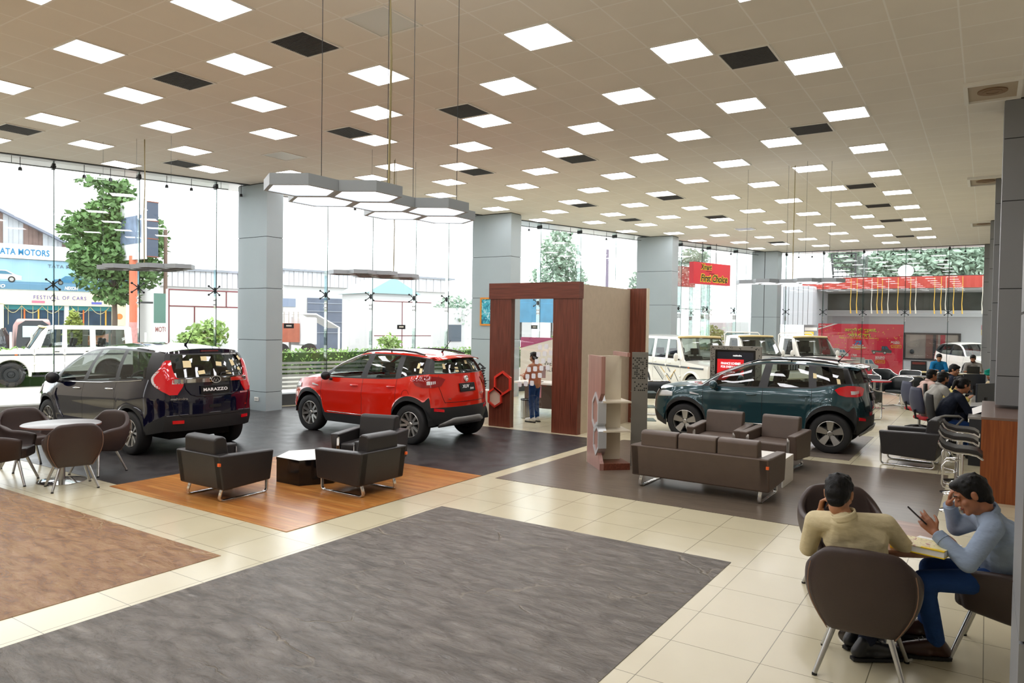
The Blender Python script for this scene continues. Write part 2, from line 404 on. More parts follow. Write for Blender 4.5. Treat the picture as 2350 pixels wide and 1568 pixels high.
# soffit outside the ceiling edge, dark edge trim, plinth under the glass
a, b = gp(-5, 0), gp(32.5, 0); a2, b2 = gp(-5, 1.25), gp(33.7, 1.25)
sf = MB(); sf.prism([(a.x, a.y), (b.x, b.y), (b2.x, b2.y), (a2.x, a2.y)], CEIL+.02, CEIL+.25)
sf.prism([(-8.2, 31.75), (2.7, 31.75), (2.7, 32.9), (-8.2, 32.9)], CEIL+.021, CEIL+.25)
struct(sf.build('ceiling_soffit', M_soffit))
tr = MB()
for o0, o1, z0, z1 in ((-.03, .05, CEIL-.02, CEIL+.05),):
    p = [gp(-5, o0), gp(31.7, o0), gp(31.7, o1), gp(-5, o1)]; tr.prism([(q.x, q.y) for q in p], z0, z1)
tr.bx(-7.7, 31.7, CEIL-.02, .2, 31.78, CEIL+.05)
struct(tr.build('trim_1', M_dkmetal))
GOFF = .5
pl = MB(); p = [gp(-5, GOFF-.15), gp(32.5, GOFF-.15), gp(32.5, GOFF+.2), gp(-5, GOFF+.2)]; pl.prism([(q.x, q.y) for q in p], 0, .28)
struct(pl.build('wall_plinth', pm('dark plinth', '3b3d40', .5)))
led = MB(); p = [gp(-5, .05), gp(9.9, .05), gp(9.9, GOFF-.15), gp(-5, GOFF-.15)]; led.prism([(q.x, q.y) for q in p], 0, .34)
struct(led.build('wall_ledge', pm('grey rendered ledge', '8b8a83', .8, var=.06)))
plf = MB().bx(-7.6, 31.85, 0, .1, 32.3, .25).build('wall_plinth', pm('dark plinth', '3b3d40', .5)); struct(plf)

# ------------------------------------------------------------------ columns
def column(x0, y0, x1, y1, z0, joints, vsplit=False, mat=None):
    m = MB(); g = .012; core = .012
    m.bx(x0+core, y0+core, z0, x1-core, y1-core, CEIL, M_joint)
    zz = [z0]+[j for j in joints if j > z0+.05]+[CEIL-.015]
    for i in range(len(zz)-1):
        za = zz[i]+(g/2 if i else 0); zb = zz[i+1]-g/2
        if vsplit:
            xm = (x0+x1)/2
            m.bx(x0, y0, za, xm-g, y1, zb, mat or M_panel); m.bx(xm+g, y0, za, x1, y1, zb, mat or M_panel)
        else: m.bx(x0, y0, za, x1, y1, zb, mat or M_panel)
    return struct(m.build('column', M_panel))
JO = [.445, 1.653, 2.857, 4.047]
column(-14.95, 10.79, -13.9, 11.25, 0, JO)
column(-12.76, 17.19, -11.4, 17.72, 0, JO)
column(-10.6, 24.2, -9.27, 24.8, 0, JO)
column(-8.35, 31.0, -7.3, 31.7, 0, [.45, 2.55], True)
M_pdark = pm('darker grey composite panel', '85878a', .45, metal=.1, var=.03, vscale=1.5)
JR = [.45, 1.5, 2.7, 3.9, 4.75]
column(.12, 12.0, .95, 12.8, 1.1, JR, mat=M_pdark)
column(.07, 18.0, .9, 18.8, 0, JR, mat=M_pdark)
column(.0, 24.9, .85, 25.7, 0, JR, mat=M_pdark)
column(-.16, 31.6, .7, 32.2, 0, JR, mat=M_pdark)
column(.13, 3.3, .95, 4.1, 0, [.95, 2.2, 3.4, 4.6], mat=M_pdark)

# ------------------------------------------------------------------ glass front: panes, fins, spider fittings, rail and spotlights
BAYS = [(4.6, 10.5, [0.6, 2.6, 4.6]), (11.4, 17.0, []), (17.9, 24.0, []), (25.0, 31.2, [])]
wn = 0
p_ = [gp(-5, GOFF-.1), gp(4.6, GOFF-.1), gp(4.6, GOFF+.1), gp(-5, GOFF+.1)]; m_ = MB(); m_.prism([(q.x, q.y) for q in p_], 0, CEIL+.02); struct(m_.build('wall_left_blocker', M_wall))  # unseen wall added in place of glass to cut window reflections on the navy car
for y0, y1, _ in BAYS:
    for z0, z1 in ((.28, 2.78), (2.8, CEIL+.02)):
        wn += 1
        p, q = gp(y0, GOFF), gp(y1, GOFF); n = GN*.006
        m = MB(); m.add([p-n, q-n, q+n, p+n]+[v.copy() for v in (p-n, q-n, q+n, p+n)], [(3,2,1,0),(4,5,6,7),(0,1,5,4),(1,2,6,5),(2,3,7,6),(3,0,4,7)])
        m.v = [(v[0], v[1], z0 if i < 4 else z1) for i, v in enumerate(m.v)]
        struct(m.build('window_%d' % wn, M_glass))
FY = 32.05
for z0, z1 in ((.25, 2.78), (2.8, CEIL+.02)):
    wn += 1
    struct(MB().bx(-7.3, FY-.006, z0, .0, FY+.006, z1).build('window_%d' % wn, M_glass))
def ray_dir(x, y): return CF+CR*((x-1175)/FPX)-CU*((y-784)/FPX)
def on_glass(px, z, off):
    """Y on the glass line (moved outward by off) seen at picture column px near height z"""
    best = None
    for k in range(4000):
        Y = -4+k*.01; p = gp(Y, off, z); X, _ = proj(*p)
        if best is None or abs(X-px) < best[0]: best = (abs(X-px), Y)
    return best[1]
FINS = [on_glass(px, 3., .3) for px in (124, 320, 496)]
FINS2 = [on_glass(px, 3., .3) for px in (751, 855, 954, 1029)]
FINS3 = [on_glass(px, 3.5, .3) for px in (1240, 1332, 1412)]
FINS4 = [on_glass(px, 3.5, .3) for px in (1563, 1628, 1690)]
FARX = []
for px in (1802, 1888, 1980, 2077, 2177):
    d = ray_dir(px, 660); FARX.append(d.x/d.y*31.8)
BAYN = ['left of the first grey column', 'between the first and second grey columns', 'between the second and third grey columns', 'between the third and fourth grey columns', 'in the far glass front']
def bayord(k, n): return '%s glass fin from the left' % oname(k+1)
def fin_at(base, dirn, name, k, bay):
    """vertical glass fin, its fixing bracket with six bolts, and the four armed spider fitting"""
    w = .18
    t = thing('glass_fin', 'tall greenish glass fin %s, %s' % (BAYN[bay], '%s from the left' % oname(k+1)), 'glass fin', base, 0, 'glass fins of the front')
    ang = math.atan2(dirn.y, dirn.x)
    t.rotation_euler = (0, 0, ang)
    MB().bx(-w, -.008, .25, 0, .008, CEIL+.02).build('pane', M_fin, t)
    MB().bx(-w-.006, -.0085, .3, -w, .0085, CEIL+.02).build('edge', M_finedge, t)
    hm = MB().bx(-w-.02, -.03, CEIL-.14, -.02, .03, CEIL-.03)
    for i in range(3): hm.cyl((-w+.03+i*.055, -.045, CEIL-.085), (-w+.03+i*.055, .045, CEIL-.085), .014, n=8)
    hm.build('head_bracket', M_dkmetal, t)
    bm_ = MB().bx(-w, -.014, 2.42, -.03, .014, 2.60)
    for i in range(2):
        for j in range(2): bm_.cyl((-w+.06+i*.08, -.03, 2.46+j*.1), (-w+.06+i*.08, .03, 2.46+j*.1), .016, n=8)
    bm_.build('splice_plate', M_steel, t)
    sp = MB(); c = Vector((-.07, 0, 2.79))
    sp.cyl((-.12, 0, 2.79), (-.04, 0, 2.79), .028, n=10); sp.cyl((-.08, 0, 2.72), (-.08, 0, 2.86), .022, n=8)
    for sy in (-1, 1):
        for sz in (-1, 1):
            e = Vector((-.02, sy*.12, 2.79+sz*.10))
            sp.tube([c, c+(e-c)*.5+Vector((-.02, 0, 0)), e], [.016, .011, .010], 8); sp.ell(e, (.026, .026, .026), 8, 6)
    f = sp.build('spider_fitting', M_dkmetal, t, smooth=50); f['label'] = 'dark four armed metal fitting'
for bay, L in enumerate((FINS, FINS2, FINS3, FINS4)):
    for k, Y in enumerate(L): fin_at(gp(Y, GOFF-.02), -GN, '', k, bay)
for k, X in enumerate(FARX): fin_at(Vector((X, FY-.02, 0)), Vector((0, 1, 0)), '', k, 4)
# rail with small spotlights under the soffit
def rail(p0, p1, bay):
    t = thing('spotlight_rail', 'thin dark rail under the soffit %s' % BAYN[bay], 'rail', p0)
    L = (p1-p0).length; t.rotation_euler = (0, 0, math.atan2((p1-p0).y, (p1-p0).x))
    MB().cyl((0, 0, 0), (L, 0, 0), .009, n=6).build('rod', M_dkmetal, t)
    m = MB()
    for i in range(int(L/2)+1): m.cyl((min(L, i*2+.05), 0, 0), (min(L, i*2+.05), 0, .16), .005, n=5)
    m.build('hanger', M_dkmetal, t)
SPM = {}
def spot(p, bay, k):
    t = thing('spotlight', 'small spotlight under the soffit %s, %s from the left' % (BAYN[bay], oname(k+1)), 'spotlight', p, 0, 'small spotlights along the glass front')
    if not SPM:
        SPM['a'] = MB().cyl((0, 0, -.06), (0, 0, .14), .007, n=6); SPM['b'] = MB().lathe([(.012, -.06), (.03, -.07), (.036, -.12), (.036, -.13)], 10)
    SPM['a'].build('stem', M_dkmetal, t); SPM['b'].build('lamp_head', M_dkmetal, t, smooth=40)
for bay, (y0, y1) in enumerate(((4.5, 10.4), (11.5, 17.0), (17.9, 24.0), (25.0, 31.0))):
    rail(gp(y0, .2, CEIL-.14), gp(y1, .2, CEIL-.14), bay)
    fs = (FINS, FINS2, FINS3, FINS4)[bay]; k = 0
    for Y in fs:
        for dY in (-.55, .5):
            if bay == 0 or dY < 0: spot(gp(Y+dY, .2, CEIL-.14), bay, k); k += 1
rail(Vector((-7.2, 31.86, CEIL-.12)), Vector((-.3, 31.86, CEIL-.12)), 4)
k = 0
for X in FARX:
    for dX in (-.45, .5):
        spot(Vector((X+dX, 31.86, CEIL-.12)), 4, k); k += 1

# ------------------------------------------------------------------ ceiling panels, grilles, cassettes
M_led = emis('lit diffuser', 'fdfcff', 11.0)
M_frame = pm('white panel frame', 'f1efe8', .5)
lights = []
for u in range(-4, 44, 2):
    for v in range(-16, 10, 2):
        if (u+v) % 4 or (u, v) in ((2, 2), (8, -8)): continue
        uu = 11 if (u, v) == (10, -6) else u
        X, Y = (v-LCX)*TILE, (uu-LCY)*TILE
        if X < gx(Y)+.4 or Y > 31.3: continue
        px, py = proj(X, Y, CEIL)
        if Y < 3 or not (-150 < px < 2420 and py > -120): continue
        lights.append((u, v, X, Y))
frm = MB().ring([(-.3,-.3),(.3,-.3),(.3,.3),(-.3,.3)], [(-.275,-.275),(.275,-.275),(.275,.275),(-.275,.275)], -.012, .0, ax='z')
dif = MB().add([(-.275,-.275,-.006),(-.275,.275,-.006),(.275,.275,-.006),(.275,-.275,-.006)], [(0, 1, 2, 3)])
proto = None
rows = sorted(set(l[0] for l in lights))
for ri, u in enumerate(rows):
    rr = sorted([l for l in lights if l[0] == u], key=lambda l: l[2])
    for k, (_, v, X, Y) in enumerate(rr):
        lab = 'lit square ceiling panel, %s from the glass in the %s row from the camera' % (oname(k+1), oname(ri+1))
        if proto is None:
            proto = thing('ceiling_light', lab, 'ceiling light', (X, Y, CEIL), 0, 'square light panels in the ceiling grid')
            frm.build('frame', M_frame, proto); dif.build('diffuser', M_led, proto)
        else: dup(proto, (X, Y, CEIL), 0, lab)
for u in range(-12, 6, 2):
    for v in range(-16, 10, 2):
        X, Y = (v-LCX)*TILE, (u-LCY)*TILE
        if (u+v) % 4 or (u, v) in ((2, 2),) or any(l[0] == u and l[1] == v for l in lights) or X < gx(Y)+.4: continue
        dup(proto, (X, Y, CEIL), 0, 'lit square ceiling panel out of view, %.1f m across, %.1f m along' % (X, Y))
def panel_off(u, v, lab):
    X, Y = (v-LCX)*TILE, (u-LCY)*TILE
    t = thing('access_panel', lab, 'ceiling panel', (X, Y, CEIL))
    frm.build('frame', M_frame, t); MB().bx(-.275, -.275, -.006, .275, .275, -.002).build('cover', pm('unlit panel cover', 'd9dcd6', .4), t)
panel_off(2, 2, 'unlit white square ceiling panel beside the thick pendant cable'); panel_off(8, -8, 'unlit pale square ceiling panel above the left grey column')
VENTS = [(2,0),(2,-4),(2,-12),(7,0),(7,-4),(7,-12),(7,7),(13,7),(13,0),(13,-4),(22,7),(27,7),(32,7),(39,7),(21,0),(21,-4),(27,0),(26,-4),(32,0),(39,0)]
M_vent = pm('dark grey grille', '4c4c4c', .55, var=.15)
vm = MB()
for i in range(22): vm.bx(-.27, -.27+i*.025, -.012, .27, -.262+i*.025, -.003)
vb = MB().bx(-.27, -.27, -.003, .27, .27, -.001); vf = MB().ring([(-.3,-.3),(.3,-.3),(.3,.3),(-.3,.3)], [(-.275,-.275),(.275,-.275),(.275,.275),(-.275,.275)], -.013, .0, ax='z')
vp = None
VL = sorted(VENTS)
cols_ = {-12: 'nearest the left glass', -4: 'in the line over the red car', 0: 'in the line left of the middle', 7: 'in the line nearest the right hand columns'}
cnt = {}
for u, v in VL:
    cnt[v] = cnt.get(v, 0)+1
    lab = 'dark square ceiling grille %s, %s from the camera' % (cols_[v], oname(cnt[v]))
    X, Y = (v-LCX)*TILE, (u-LCY)*TILE
    if vp is None:
        vp = thing('ceiling_grille', lab, 'ceiling grille', (X, Y, CEIL), 0, 'dark square grilles in the ceiling')
        vf.build('frame', M_frame, vp); vb.build('backing', pm('grille void', '161616', .8), vp); vm.build('slats', M_vent, vp)
    else: dup(vp, (X, Y, CEIL), 0, lab)
def cassette(X, Y, lab, rz=0):
    t = thing('ceiling_diffuser', lab, 'ceiling fitting', (X, Y, CEIL), rz, 'boxed ceiling fittings by the right hand columns')
    MB().ring([(-.32,-.45),(.32,-.45),(.32,.45),(-.32,.45)], [(-.27,-.4),(.27,-.4),(.27,.4),(-.27,.4)], -.05, .0, ax='z').build('frame', M_frame, t)
    MB().bx(-.27, -.4, -.02, .27, .4, -.01).build('plate', pm('beige plate', 'b9ab95', .6), t)
    MB().lathe([(.17, -.035), (.17, -.02), (.11, -.02), (.11, -.04), (.07, -.04), (.07, -.02)], 20).build('round_vent', pm('rusty vent', '8a6f52', .6), t)
for px, py, lab in ((2278, 205, 'nearest the camera'), (2262, 413, 'second from the camera'), (2257, 512, 'third from the camera')):
    d = ray_dir(px, py); k = (CEIL-CAM_H)/d.z
    cassette(d.x*k, d.y*k, 'boxed ceiling fitting with a round vent by the right hand columns, %s' % lab)
# ------------------------------------------------------------------ materials of the furniture
M_leather = pm('dark brown leather', '3d2f2b', .42, bump=.15, bscale=220, var=.08, vscale=6)
M_leather2 = pm('black brown leather', '242121', .4, bump=.15, bscale=220, var=.08, vscale=6)
M_leather3 = pm('brown leather', '5a4b41', .42, bump=.15, bscale=220, var=.06, vscale=6)
M_stitch = pm('tan stitching', '8a6a55', .7)
M_ven = veneer('red brown veneer', '5a2c1d', '7a4230', .33, 'Z')
M_venx = veneer('red brown veneer lengthwise', '5a2c1d', '7a4230', .33, 'X')
M_venp = veneer('pinkish veneer', '94665a', 'ab7f72', .3, 'Z')
M_oran = veneer('orange brown veneer', '7c3d1a', '9a5529', .35, 'Z')
M_cream = pm('cream laminate', 'd8cdb6', .5, var=.03, vscale=3)
M_offw = pm('white laminate', 'efece4', .4, var=.02)
M_beigew = pm('beige papered wall', 'b9a78f', .7, var=.05, vscale=9)
M_red = pm('signal red', 'd81f2c', .4)
M_yellow = pm('yellow', 'f5cf1b', .5)
M_bk = pm('matt black', '0d0d0d', .6)
M_paper = pm('white paper', 'f3f2ee', .7)
M_orange_tag = pm('orange tag', 'ef6a2a', .6)

def sm(t): return t*t*(3-2*t)
# ------------------------------------------------------------------ tub chair: one shell of arms and back, seat pad, four splayed legs
def tub_chair(label, loc, rz, group=None):
    t = thing('tub_chair', label, 'chair', loc, rz, group)
    N, K = 29, 9
    G = []
    for j in range(K):
        v = j/(K-1); row = []
        for i in range(N):
            a = -1+2*i/(N-1)                       # -1 front of left arm, 0 middle of the back, 1 front of right arm
            b = abs(a); s = 1 if a >= 0 else -1
            # plan curve (back towards -y, arms run to +y)
            if b < .36: x = .27*(b/.36); y = -.29+.03*(b/.36)**2
            elif b < .56:
                q = (b-.36)/.2; x = .27+.055*math.sin(q*PI/2); y = -.26+.075*(1-math.cos(q*PI/2))+.02*q
            else:
                q = (b-.56)/.44; x = .325-.045*q*q; y = -.165+.40*q
            top = .835-.012*b/.3 if b < .3 else (.82-.185*sm(min(1, (b-.3)/.36)))
            if b > .66: top = .635-.05*((b-.66)/.34)**2
            bot = .29+.05*max(0, (b-.6)/.4)
            z = bot+(top-bot)*v
            zz = (z-.29)/.545
            tap = .60+.40*math.sin(min(1, zz/.55)*PI/2)           # narrower towards the bottom
            if zz > .6: tap -= .2*((zz-.6)/.4)**1.5*(1 if b < .6 else 0)*(b/.36 if b < .36 else 1)
            yy = y*((.72+.28*math.sin(min(1, zz/.55)*PI/2)) if y < 0 else .80+.20*min(1, zz/.5)) - (.05*max(0, zz-.45) if b < .6 else 0)
            row.append((x*s*tap*.92, yy*.94, z))
        G.append(row)
    m = MB().grid(G); m.build('shell', M_leather, t, smooth=180, solid=.055, sub=1, off=0)
    MB().prism(rrect(-.21, -.21, .21, .235, .07, 4), .34, .465).build('seat', M_leather, t, bevel=.03, seg=3)
    for s in (-1, 1):
        st = MB(); k = 8 if s < 0 else N-1-8
        st.tube([Vector(G[j][k])*1.0+Vector((s*.02, -.027, 0)) for j in range(K-1)], .0035, 4)
        st.build('seam', M_stitch, t)
    for sx in (-1, 1):
        for sy in (-1, 1):
            l = MB(); top = Vector((sx*.14, sy*.13, .33)); ft = Vector((sx*.245, sy*.235, .012))
            l.cyl(top, ft, .019, .014, 12); o = l.build('leg', M_steel, t, smooth=40)
            MB().cyl(ft, ft-Vector((0, 0, .012)), .016, .016, 10).build('foot', M_bk, o)
    return t
def face(src, dst): return math.atan2(dst[1]-src[1], dst[0]-src[0])-PI/2
TB1 = (-9.93, 4.56)
t1 = thing('round_table', 'grey topped round pedestal table with a chrome disc base', 'table', (*TB1, 0))
MB().lathe([(.0, .72), (.43, .72), (.45, .728), (.45, .742), (.44, .75), (.0, .75)], 48, caps=False).build('tabletop', pm('grey table laminate', '8d8a8a', .35, var=.03), t1, smooth=40)
MB().lathe([(.451, .726), (.4515, .744)], 48, caps=False).build('edge_band', pm('mauve edge band', '6d4a44', .5), t1, smooth=40)
MB().cyl((0, 0, .02), (0, 0, .72), .04, n=20).build('pedestal', M_steel, t1, smooth=40)
MB().lathe([(.0, .0), (.285, .0), (.285, .008), (.06, .028), (.0, .028)], 40, caps=False).build('base', M_chrome, t1, smooth=40)
for loc, lab in (((-9.48, 4.47), 'brown leather tub chair seen from behind in front of the grey round table'),
                 ((-10.09, 5.10), 'brown leather tub chair right of the grey round table, by the navy car rear wheel'),
                 ((-10.30, 4.12), 'brown leather tub chair left of the grey round table, cut by the picture edge'),
                 ((-11.12, 4.66), 'brown leather tub chair on the far side of the grey round table')):
    tub_chair(lab, (*loc, 0), face(loc, TB1) + {0: R(-4), 1: 0}[0 if loc[0] == -9.48 else 1], 'tub chairs round the grey table')
TB2 = (-.55, 5.42)
t2 = thing('round_table', 'brown wood topped round table where two men sit', 'table', (*TB2, 0))
MB().lathe([(.0, .71), (.41, .71), (.43, .72), (.43, .74), (.42, .75), (.0, .75)], 48, caps=False).build('tabletop', veneer('table top veneer', '7d5440', '9a6f58', .3, 'X', .6), t2, smooth=40)
MB().cyl((0, 0, .02), (0, 0, .71), .04, n=20).build('pedestal', M_steel, t2, smooth=40)
MB().lathe([(.0, .0), (.26, .0), (.26, .008), (.06, .028), (.0, .028)], 40, caps=False).build('base', M_chrome, t2, smooth=40)
CH_A, CH_B, CH_E = (-.6, 4.93), (.12, 5.62), (-.90, 6.20)
tub_chair('brown leather tub chair carrying the man in the beige shirt', (*CH_A, 0), R(4), 'tub chairs round the wood table')
tub_chair('brown leather tub chair carrying the man in the blue shirt', (*CH_B, 0), R(82), 'tub chairs round the wood table')
tub_chair('empty brown leather tub chair behind the beige shirted man', (*CH_E, 0), face(CH_E, TB2), 'tub chairs round the wood table')

# ------------------------------------------------------------------ club armchairs and sofa
def club(label, loc, rz, mat, W=.84, D=.8, seats=1, name='armchair', group=None, cat='armchair'):
    """faces +y; body on two chrome sled legs"""
    t = thing(name, label, cat, loc, rz, group)
    hw = W/2; aw = .13; b0, b1 = .15, .56
    for s in (-1, 1):
        m = MB(); x0, x1 = s*hw, s*(hw-aw)
        m.prism([(-D/2+.06, b0), (D/2-.05, b0+.03), (D/2, b1-.02), (-D/2, b1)], min(x0, x1), max(x0, x1), ax='x')
        m.build('arm', mat, t, bevel=.022, seg=3)
    m = MB(); m.prism([(-D/2+.06, b0), (-D/2+.2, b0), (-D/2+.17, b1), (-D/2, b1)], -hw+.002, hw-.002, ax='x'); m.build('backrest', mat, t, bevel=.022, seg=3)
    w = (W-2*aw)/seats
    for k in range(seats):
        x0 = -hw+aw+k*w
        MB().bx(x0+.004, -D/2+.17, .2, x0+w-.004, D/2-.03, .41).build('seat_cushion', mat, t, bevel=.03, seg=3)
        c = MB(); c.prism([(-D/2+.035, .42), (-D/2+.25, .40), (-D/2+.19, .73), (-D/2+.15, .755), (-D/2+.06, .75), (-D/2+.03, .72)], x0+.006, x0+w-.006, ax='x')
        c.build('back_cushion', mat, t, bevel=.025, seg=3)
    MB().bx(-hw+aw, -D/2+.1, .16, hw-aw, D/2-.06, .2).build('seat_frame', M_bk, t)
    inx = hw-.12
    for s in (-1, 1):
        pth = [(s*inx, D/2-.02, .5), (s*inx, D/2-.02, .05), (s*inx, D/2-.035, .022), (s*inx, D/2-.07, .012), (s*inx, -D/2+.13, .012), (s*inx, -D/2+.10, .022), (s*inx, -D/2+.085, .05), (s*inx, -D/2+.12, b0+.01)]
        m = MB()
        for dx in (-.012, .0, .012): m.tube([(p[0]+dx, p[1], p[2]) for p in pth], .012, 8)
        # the front upright runs up over the arm front
        m.build('leg', M_chrome, t, smooth=50)
    MB().bx(hw-.03, -D/2-.004, .44, hw+.003, -D/2+.02, .475).build('tag', M_orange_tag, t)
    return t
club('black leather armchair with its back to us, left of the low hexagonal table', (-7.68, 5.38, 0), R(0), M_leather2, .86, .76, group='black leather armchairs on the wood floor')
club('black leather armchair seen from its side and back, right of the low hexagonal table', (-6.52, 6.5, 0), R(90), M_leather2, .80, .82, group='black leather armchairs on the wood floor')
club('black leather armchair facing us in front of the red car rear wheel', (-7.36, 7.52, 0), R(195), M_leather2, .84, .78, group='black leather armchairs on the wood floor')
club('long brown leather sofa for three seen from behind', (-2.99, 9.17, 0), R(-1), M_leather3, 1.78, .84, 3, 'sofa', cat='sofa')
club('brown leather armchair facing us by the green car front door', (-3.52, 11.45, 0), R(182), M_leather3, .86, .82, group='brown leather armchairs by the green car')
club('brown leather armchair facing us by the green car rear wheel', (-2.66, 11.42, 0), R(176), M_leather3, .84, .82, group='brown leather armchairs by the green car')
club('brown leather armchair seen from its side, left of the bar stools', (-.93, 12.92, 0), R(86), M_leather2, .82, .84)

# low hexagonal table
t = thing('hexagonal_table', 'low hexagonal table, white top and glossy black side panels, between black armchairs', 'table', (-7.5, 6.55, 0))
H6 = [(.44*math.cos(R(-120+60*k)), .44*math.sin(R(-120+60*k))) for k in range(6)]
MB().prism(H6, .315, .335).build('tabletop', M_offw, t, bevel=.003)
MB().ring([(x*1.012, y*1.012) for x, y in H6], [(x*.99, y*.99) for x, y in H6], .30, .332, ax='z').build('rim', pm('glossy black lacquer', '0c0d10', .12), t)
gb = pm('glossy black lacquer', '0c0d10', .12)
for k in (0, 1, 2, 3, 5):
    p, q = Vector((*H6[k], 0)), Vector((*H6[(k+1) % 6], 0)); n = Vector((-(q-p).y, (q-p).x, 0)).normalized()*.018
    a, b = (p, q) if k != 5 else (p, p+(q-p)*.35)
    mm = MB().prism([(a.x, a.y), (b.x, b.y), (b.x+n.x, b.y+n.y), (a.x+n.x, a.y+n.y)], .0, .31); mm.build('side_panel', gb, t)
MB().prism([(x*.93, y*.93) for x, y in H6], .06, .078).build('shelf', gb, t)
MB().bx(-.02, -.3, .08, -.005, .3, .31).build('divider', M_offw, t)
t = thing('coffee_table', 'low white coffee table behind the long sofa', 'table', (-2.75, 10.2, 0))
MB().bx(-.55, -.3, .34, .55, .3, .37).build('tabletop', M_offw, t, bevel=.004)
for s in (-1, 1): MB().bx(s*.55, -.3, 0, s*.53, .3, .34).build('side_panel', M_offw, t)

# ------------------------------------------------------------------ counter and bar stools
t = thing('counter', 'wood fronted counter at the right with a grey brown top', 'counter', (0, 10.66, 0))
MB().bx(-.035, 0, 1.02, 1.0, 2.5, 1.05).build('countertop', pm('grey brown counter top', '7c665c', .22, var=.05, vscale=8), t, bevel=.003)
MB().bx(-.03, .0, 0, 1.0, .04, 1.02).build('end_panel', M_oran, t)
MB().bx(-.02, .04, 0, .0, 2.5, 1.02).build('side_panel', M_cream, t)
MB().bx(-.0, 2.44, 0, 1.0, 2.5, 1.02).build('rear_panel', M_cream, t)
def stool(loc, rz, lab):
    t = thing('bar_stool', lab, 'bar stool', loc, rz, 'chrome bar stools at the counter')
    # curved seat on a chrome tray: profile along x, extruded along y
    P = [(-.215, .10), (-.19, .055), (-.15, .025), (-.05, .0), (.08, .0), (.16, -.012), (.215, -.05)]
    def strip(th, off, hw, m, name, bev):
        up = [(x, .72+z+off) for x, z in P]; dn = [(x, .72+z+off-th) for x, z in reversed(P)]
        m.prism(up+dn, -hw, hw, ax='y'); return m
    strip(.05, .05, .17, MB(), 'seat', 0).build('seat', M_leather2, t, bevel=.018, seg=3)
    rim = MB()
    for s in (-1, 1): rim.tube([(x, s*.178, .72+z-.004) for x, z in P], .012, 8)
    rim.tube([(P[0][0], -.178, .72+P[0][1]-.004), (P[0][0], .178, .72+P[0][1]-.004)], .012, 8); rim.tube([(P[-1][0], -.178, .72+P[-1][1]-.004), (P[-1][0], .178, .72+P[-1][1]-.004)], .012, 8)
    strip(.008, -.001, .176, rim, 'x', 0); rim.build('seat_tray', M_chrome, t, smooth=50)
    MB().lathe([(.028, .3), (.028, .7)], 16).build('piston', M_chrome, t, smooth=40)
    MB().lathe([(.0, .0), (.2, .0), (.2, .01), (.07, .035), (.04, .06), (.038, .42), (.0, .42)], 32, caps=False).build('base', M_chrome, t, smooth=40)
    f = MB(); f.tube([(-.02, -.1, .62), (-.14, -.13, .60), (-.175, -.14, .55), (-.18, -.14, .34), (-.165, -.13, .30), (-.04, -.1, .28), (-.04, .1, .28), (-.165, .13, .30), (-.18, .14, .34), (-.175, .14, .55), (-.14, .13, .60), (-.02, .1, .62)], .009, 8)
    f.build('footrest', M_chrome, t, smooth=60)
stool((-.22, 9.85, 0), R(0), 'chrome bar stool with dark seat nearest the camera beside the counter end')
stool((-.27, 10.95, 0), R(0), 'chrome bar stool with dark seat, second from the camera along the counter')
stool((-.27, 11.85, 0), R(0), 'chrome bar stool with dark seat farthest along the counter')

# ------------------------------------------------------------------ portal of the enquiry booth
PX, PY = -8.58, 12.2
t = thing('booth_portal', 'red brown wooden portal with a wide doorway and beige side wall', 'portal', (PX, PY, 0))
MB().bx(0, 0, 0, .52, .14, 2.62).build('left_panel', M_ven, t)
MB().bx(1.5, 0, 0, 2.07, .14, 2.62).build('right_panel', M_ven, t)
MB().bx(-.02, -.02, 2.62, 2.08, .16, 2.94).build('lintel', M_venx, t)
MB().bx(1.98, .14, 0, 2.07, 2.35, 2.9).build('side_wall', M_beigew, t)
MB().bx(1.99, 2.35, 0, 2.45, 2.45, 2.92).build('rear_panel', M_ven, t)
MB().bx(2.45, 2.34, 0, 2.47, 2.46, 2.92).build('edge_strip', M_cream, t)
for hz, hx, r, fill in ((.90, .355, .255, None), (.60, .17, .215, M_cream)):
    O = [(hx+r*.92*math.sin(R(60*k)), hz+r*math.cos(R(60*k))) for k in range(6)]; I = [(hx+r*.74*math.sin(R(60*k)), hz+r*.8*math.cos(R(60*k))) for k in range(6)]
    rg = MB().ring(O, I, -.05, .0, ax='y').build('hexagon_ring', pm('red lacquer ring', 'e2503f', .2, metal=.4), t)
    if fill: MB().prism(I, -.012, -.002, ax='y').build('hexagon_fill', fill, t)
gd = MB().bx(.52, .06, .02, 1.5, .07, 2.62).build('door_glass', glass('booth glass', (.97, .98, .98), .05), t)
M_dot = pm('white frosted dot', 'f4f6f8', .5)
for (i, j) in [(0,0),(1,0),(0,1),(1,1),(2,1),(0,2),(1,2),(2,2),(-1,3),(0,3),(1,3),(2,3),(-1,4),(0,4),(1,4),(-2,5),(-1,5),(0,5)]:
    x = 1.18+i*.145-j*.035; z = 1.66-j*.145+i*.02
    if .56 < x < 1.46: MB().prism(rrect(x-.045, z-.05, x+.045, z+.05, .022, 3), .054, .059, ax='y').build('frosted_dot', M_dot, t)
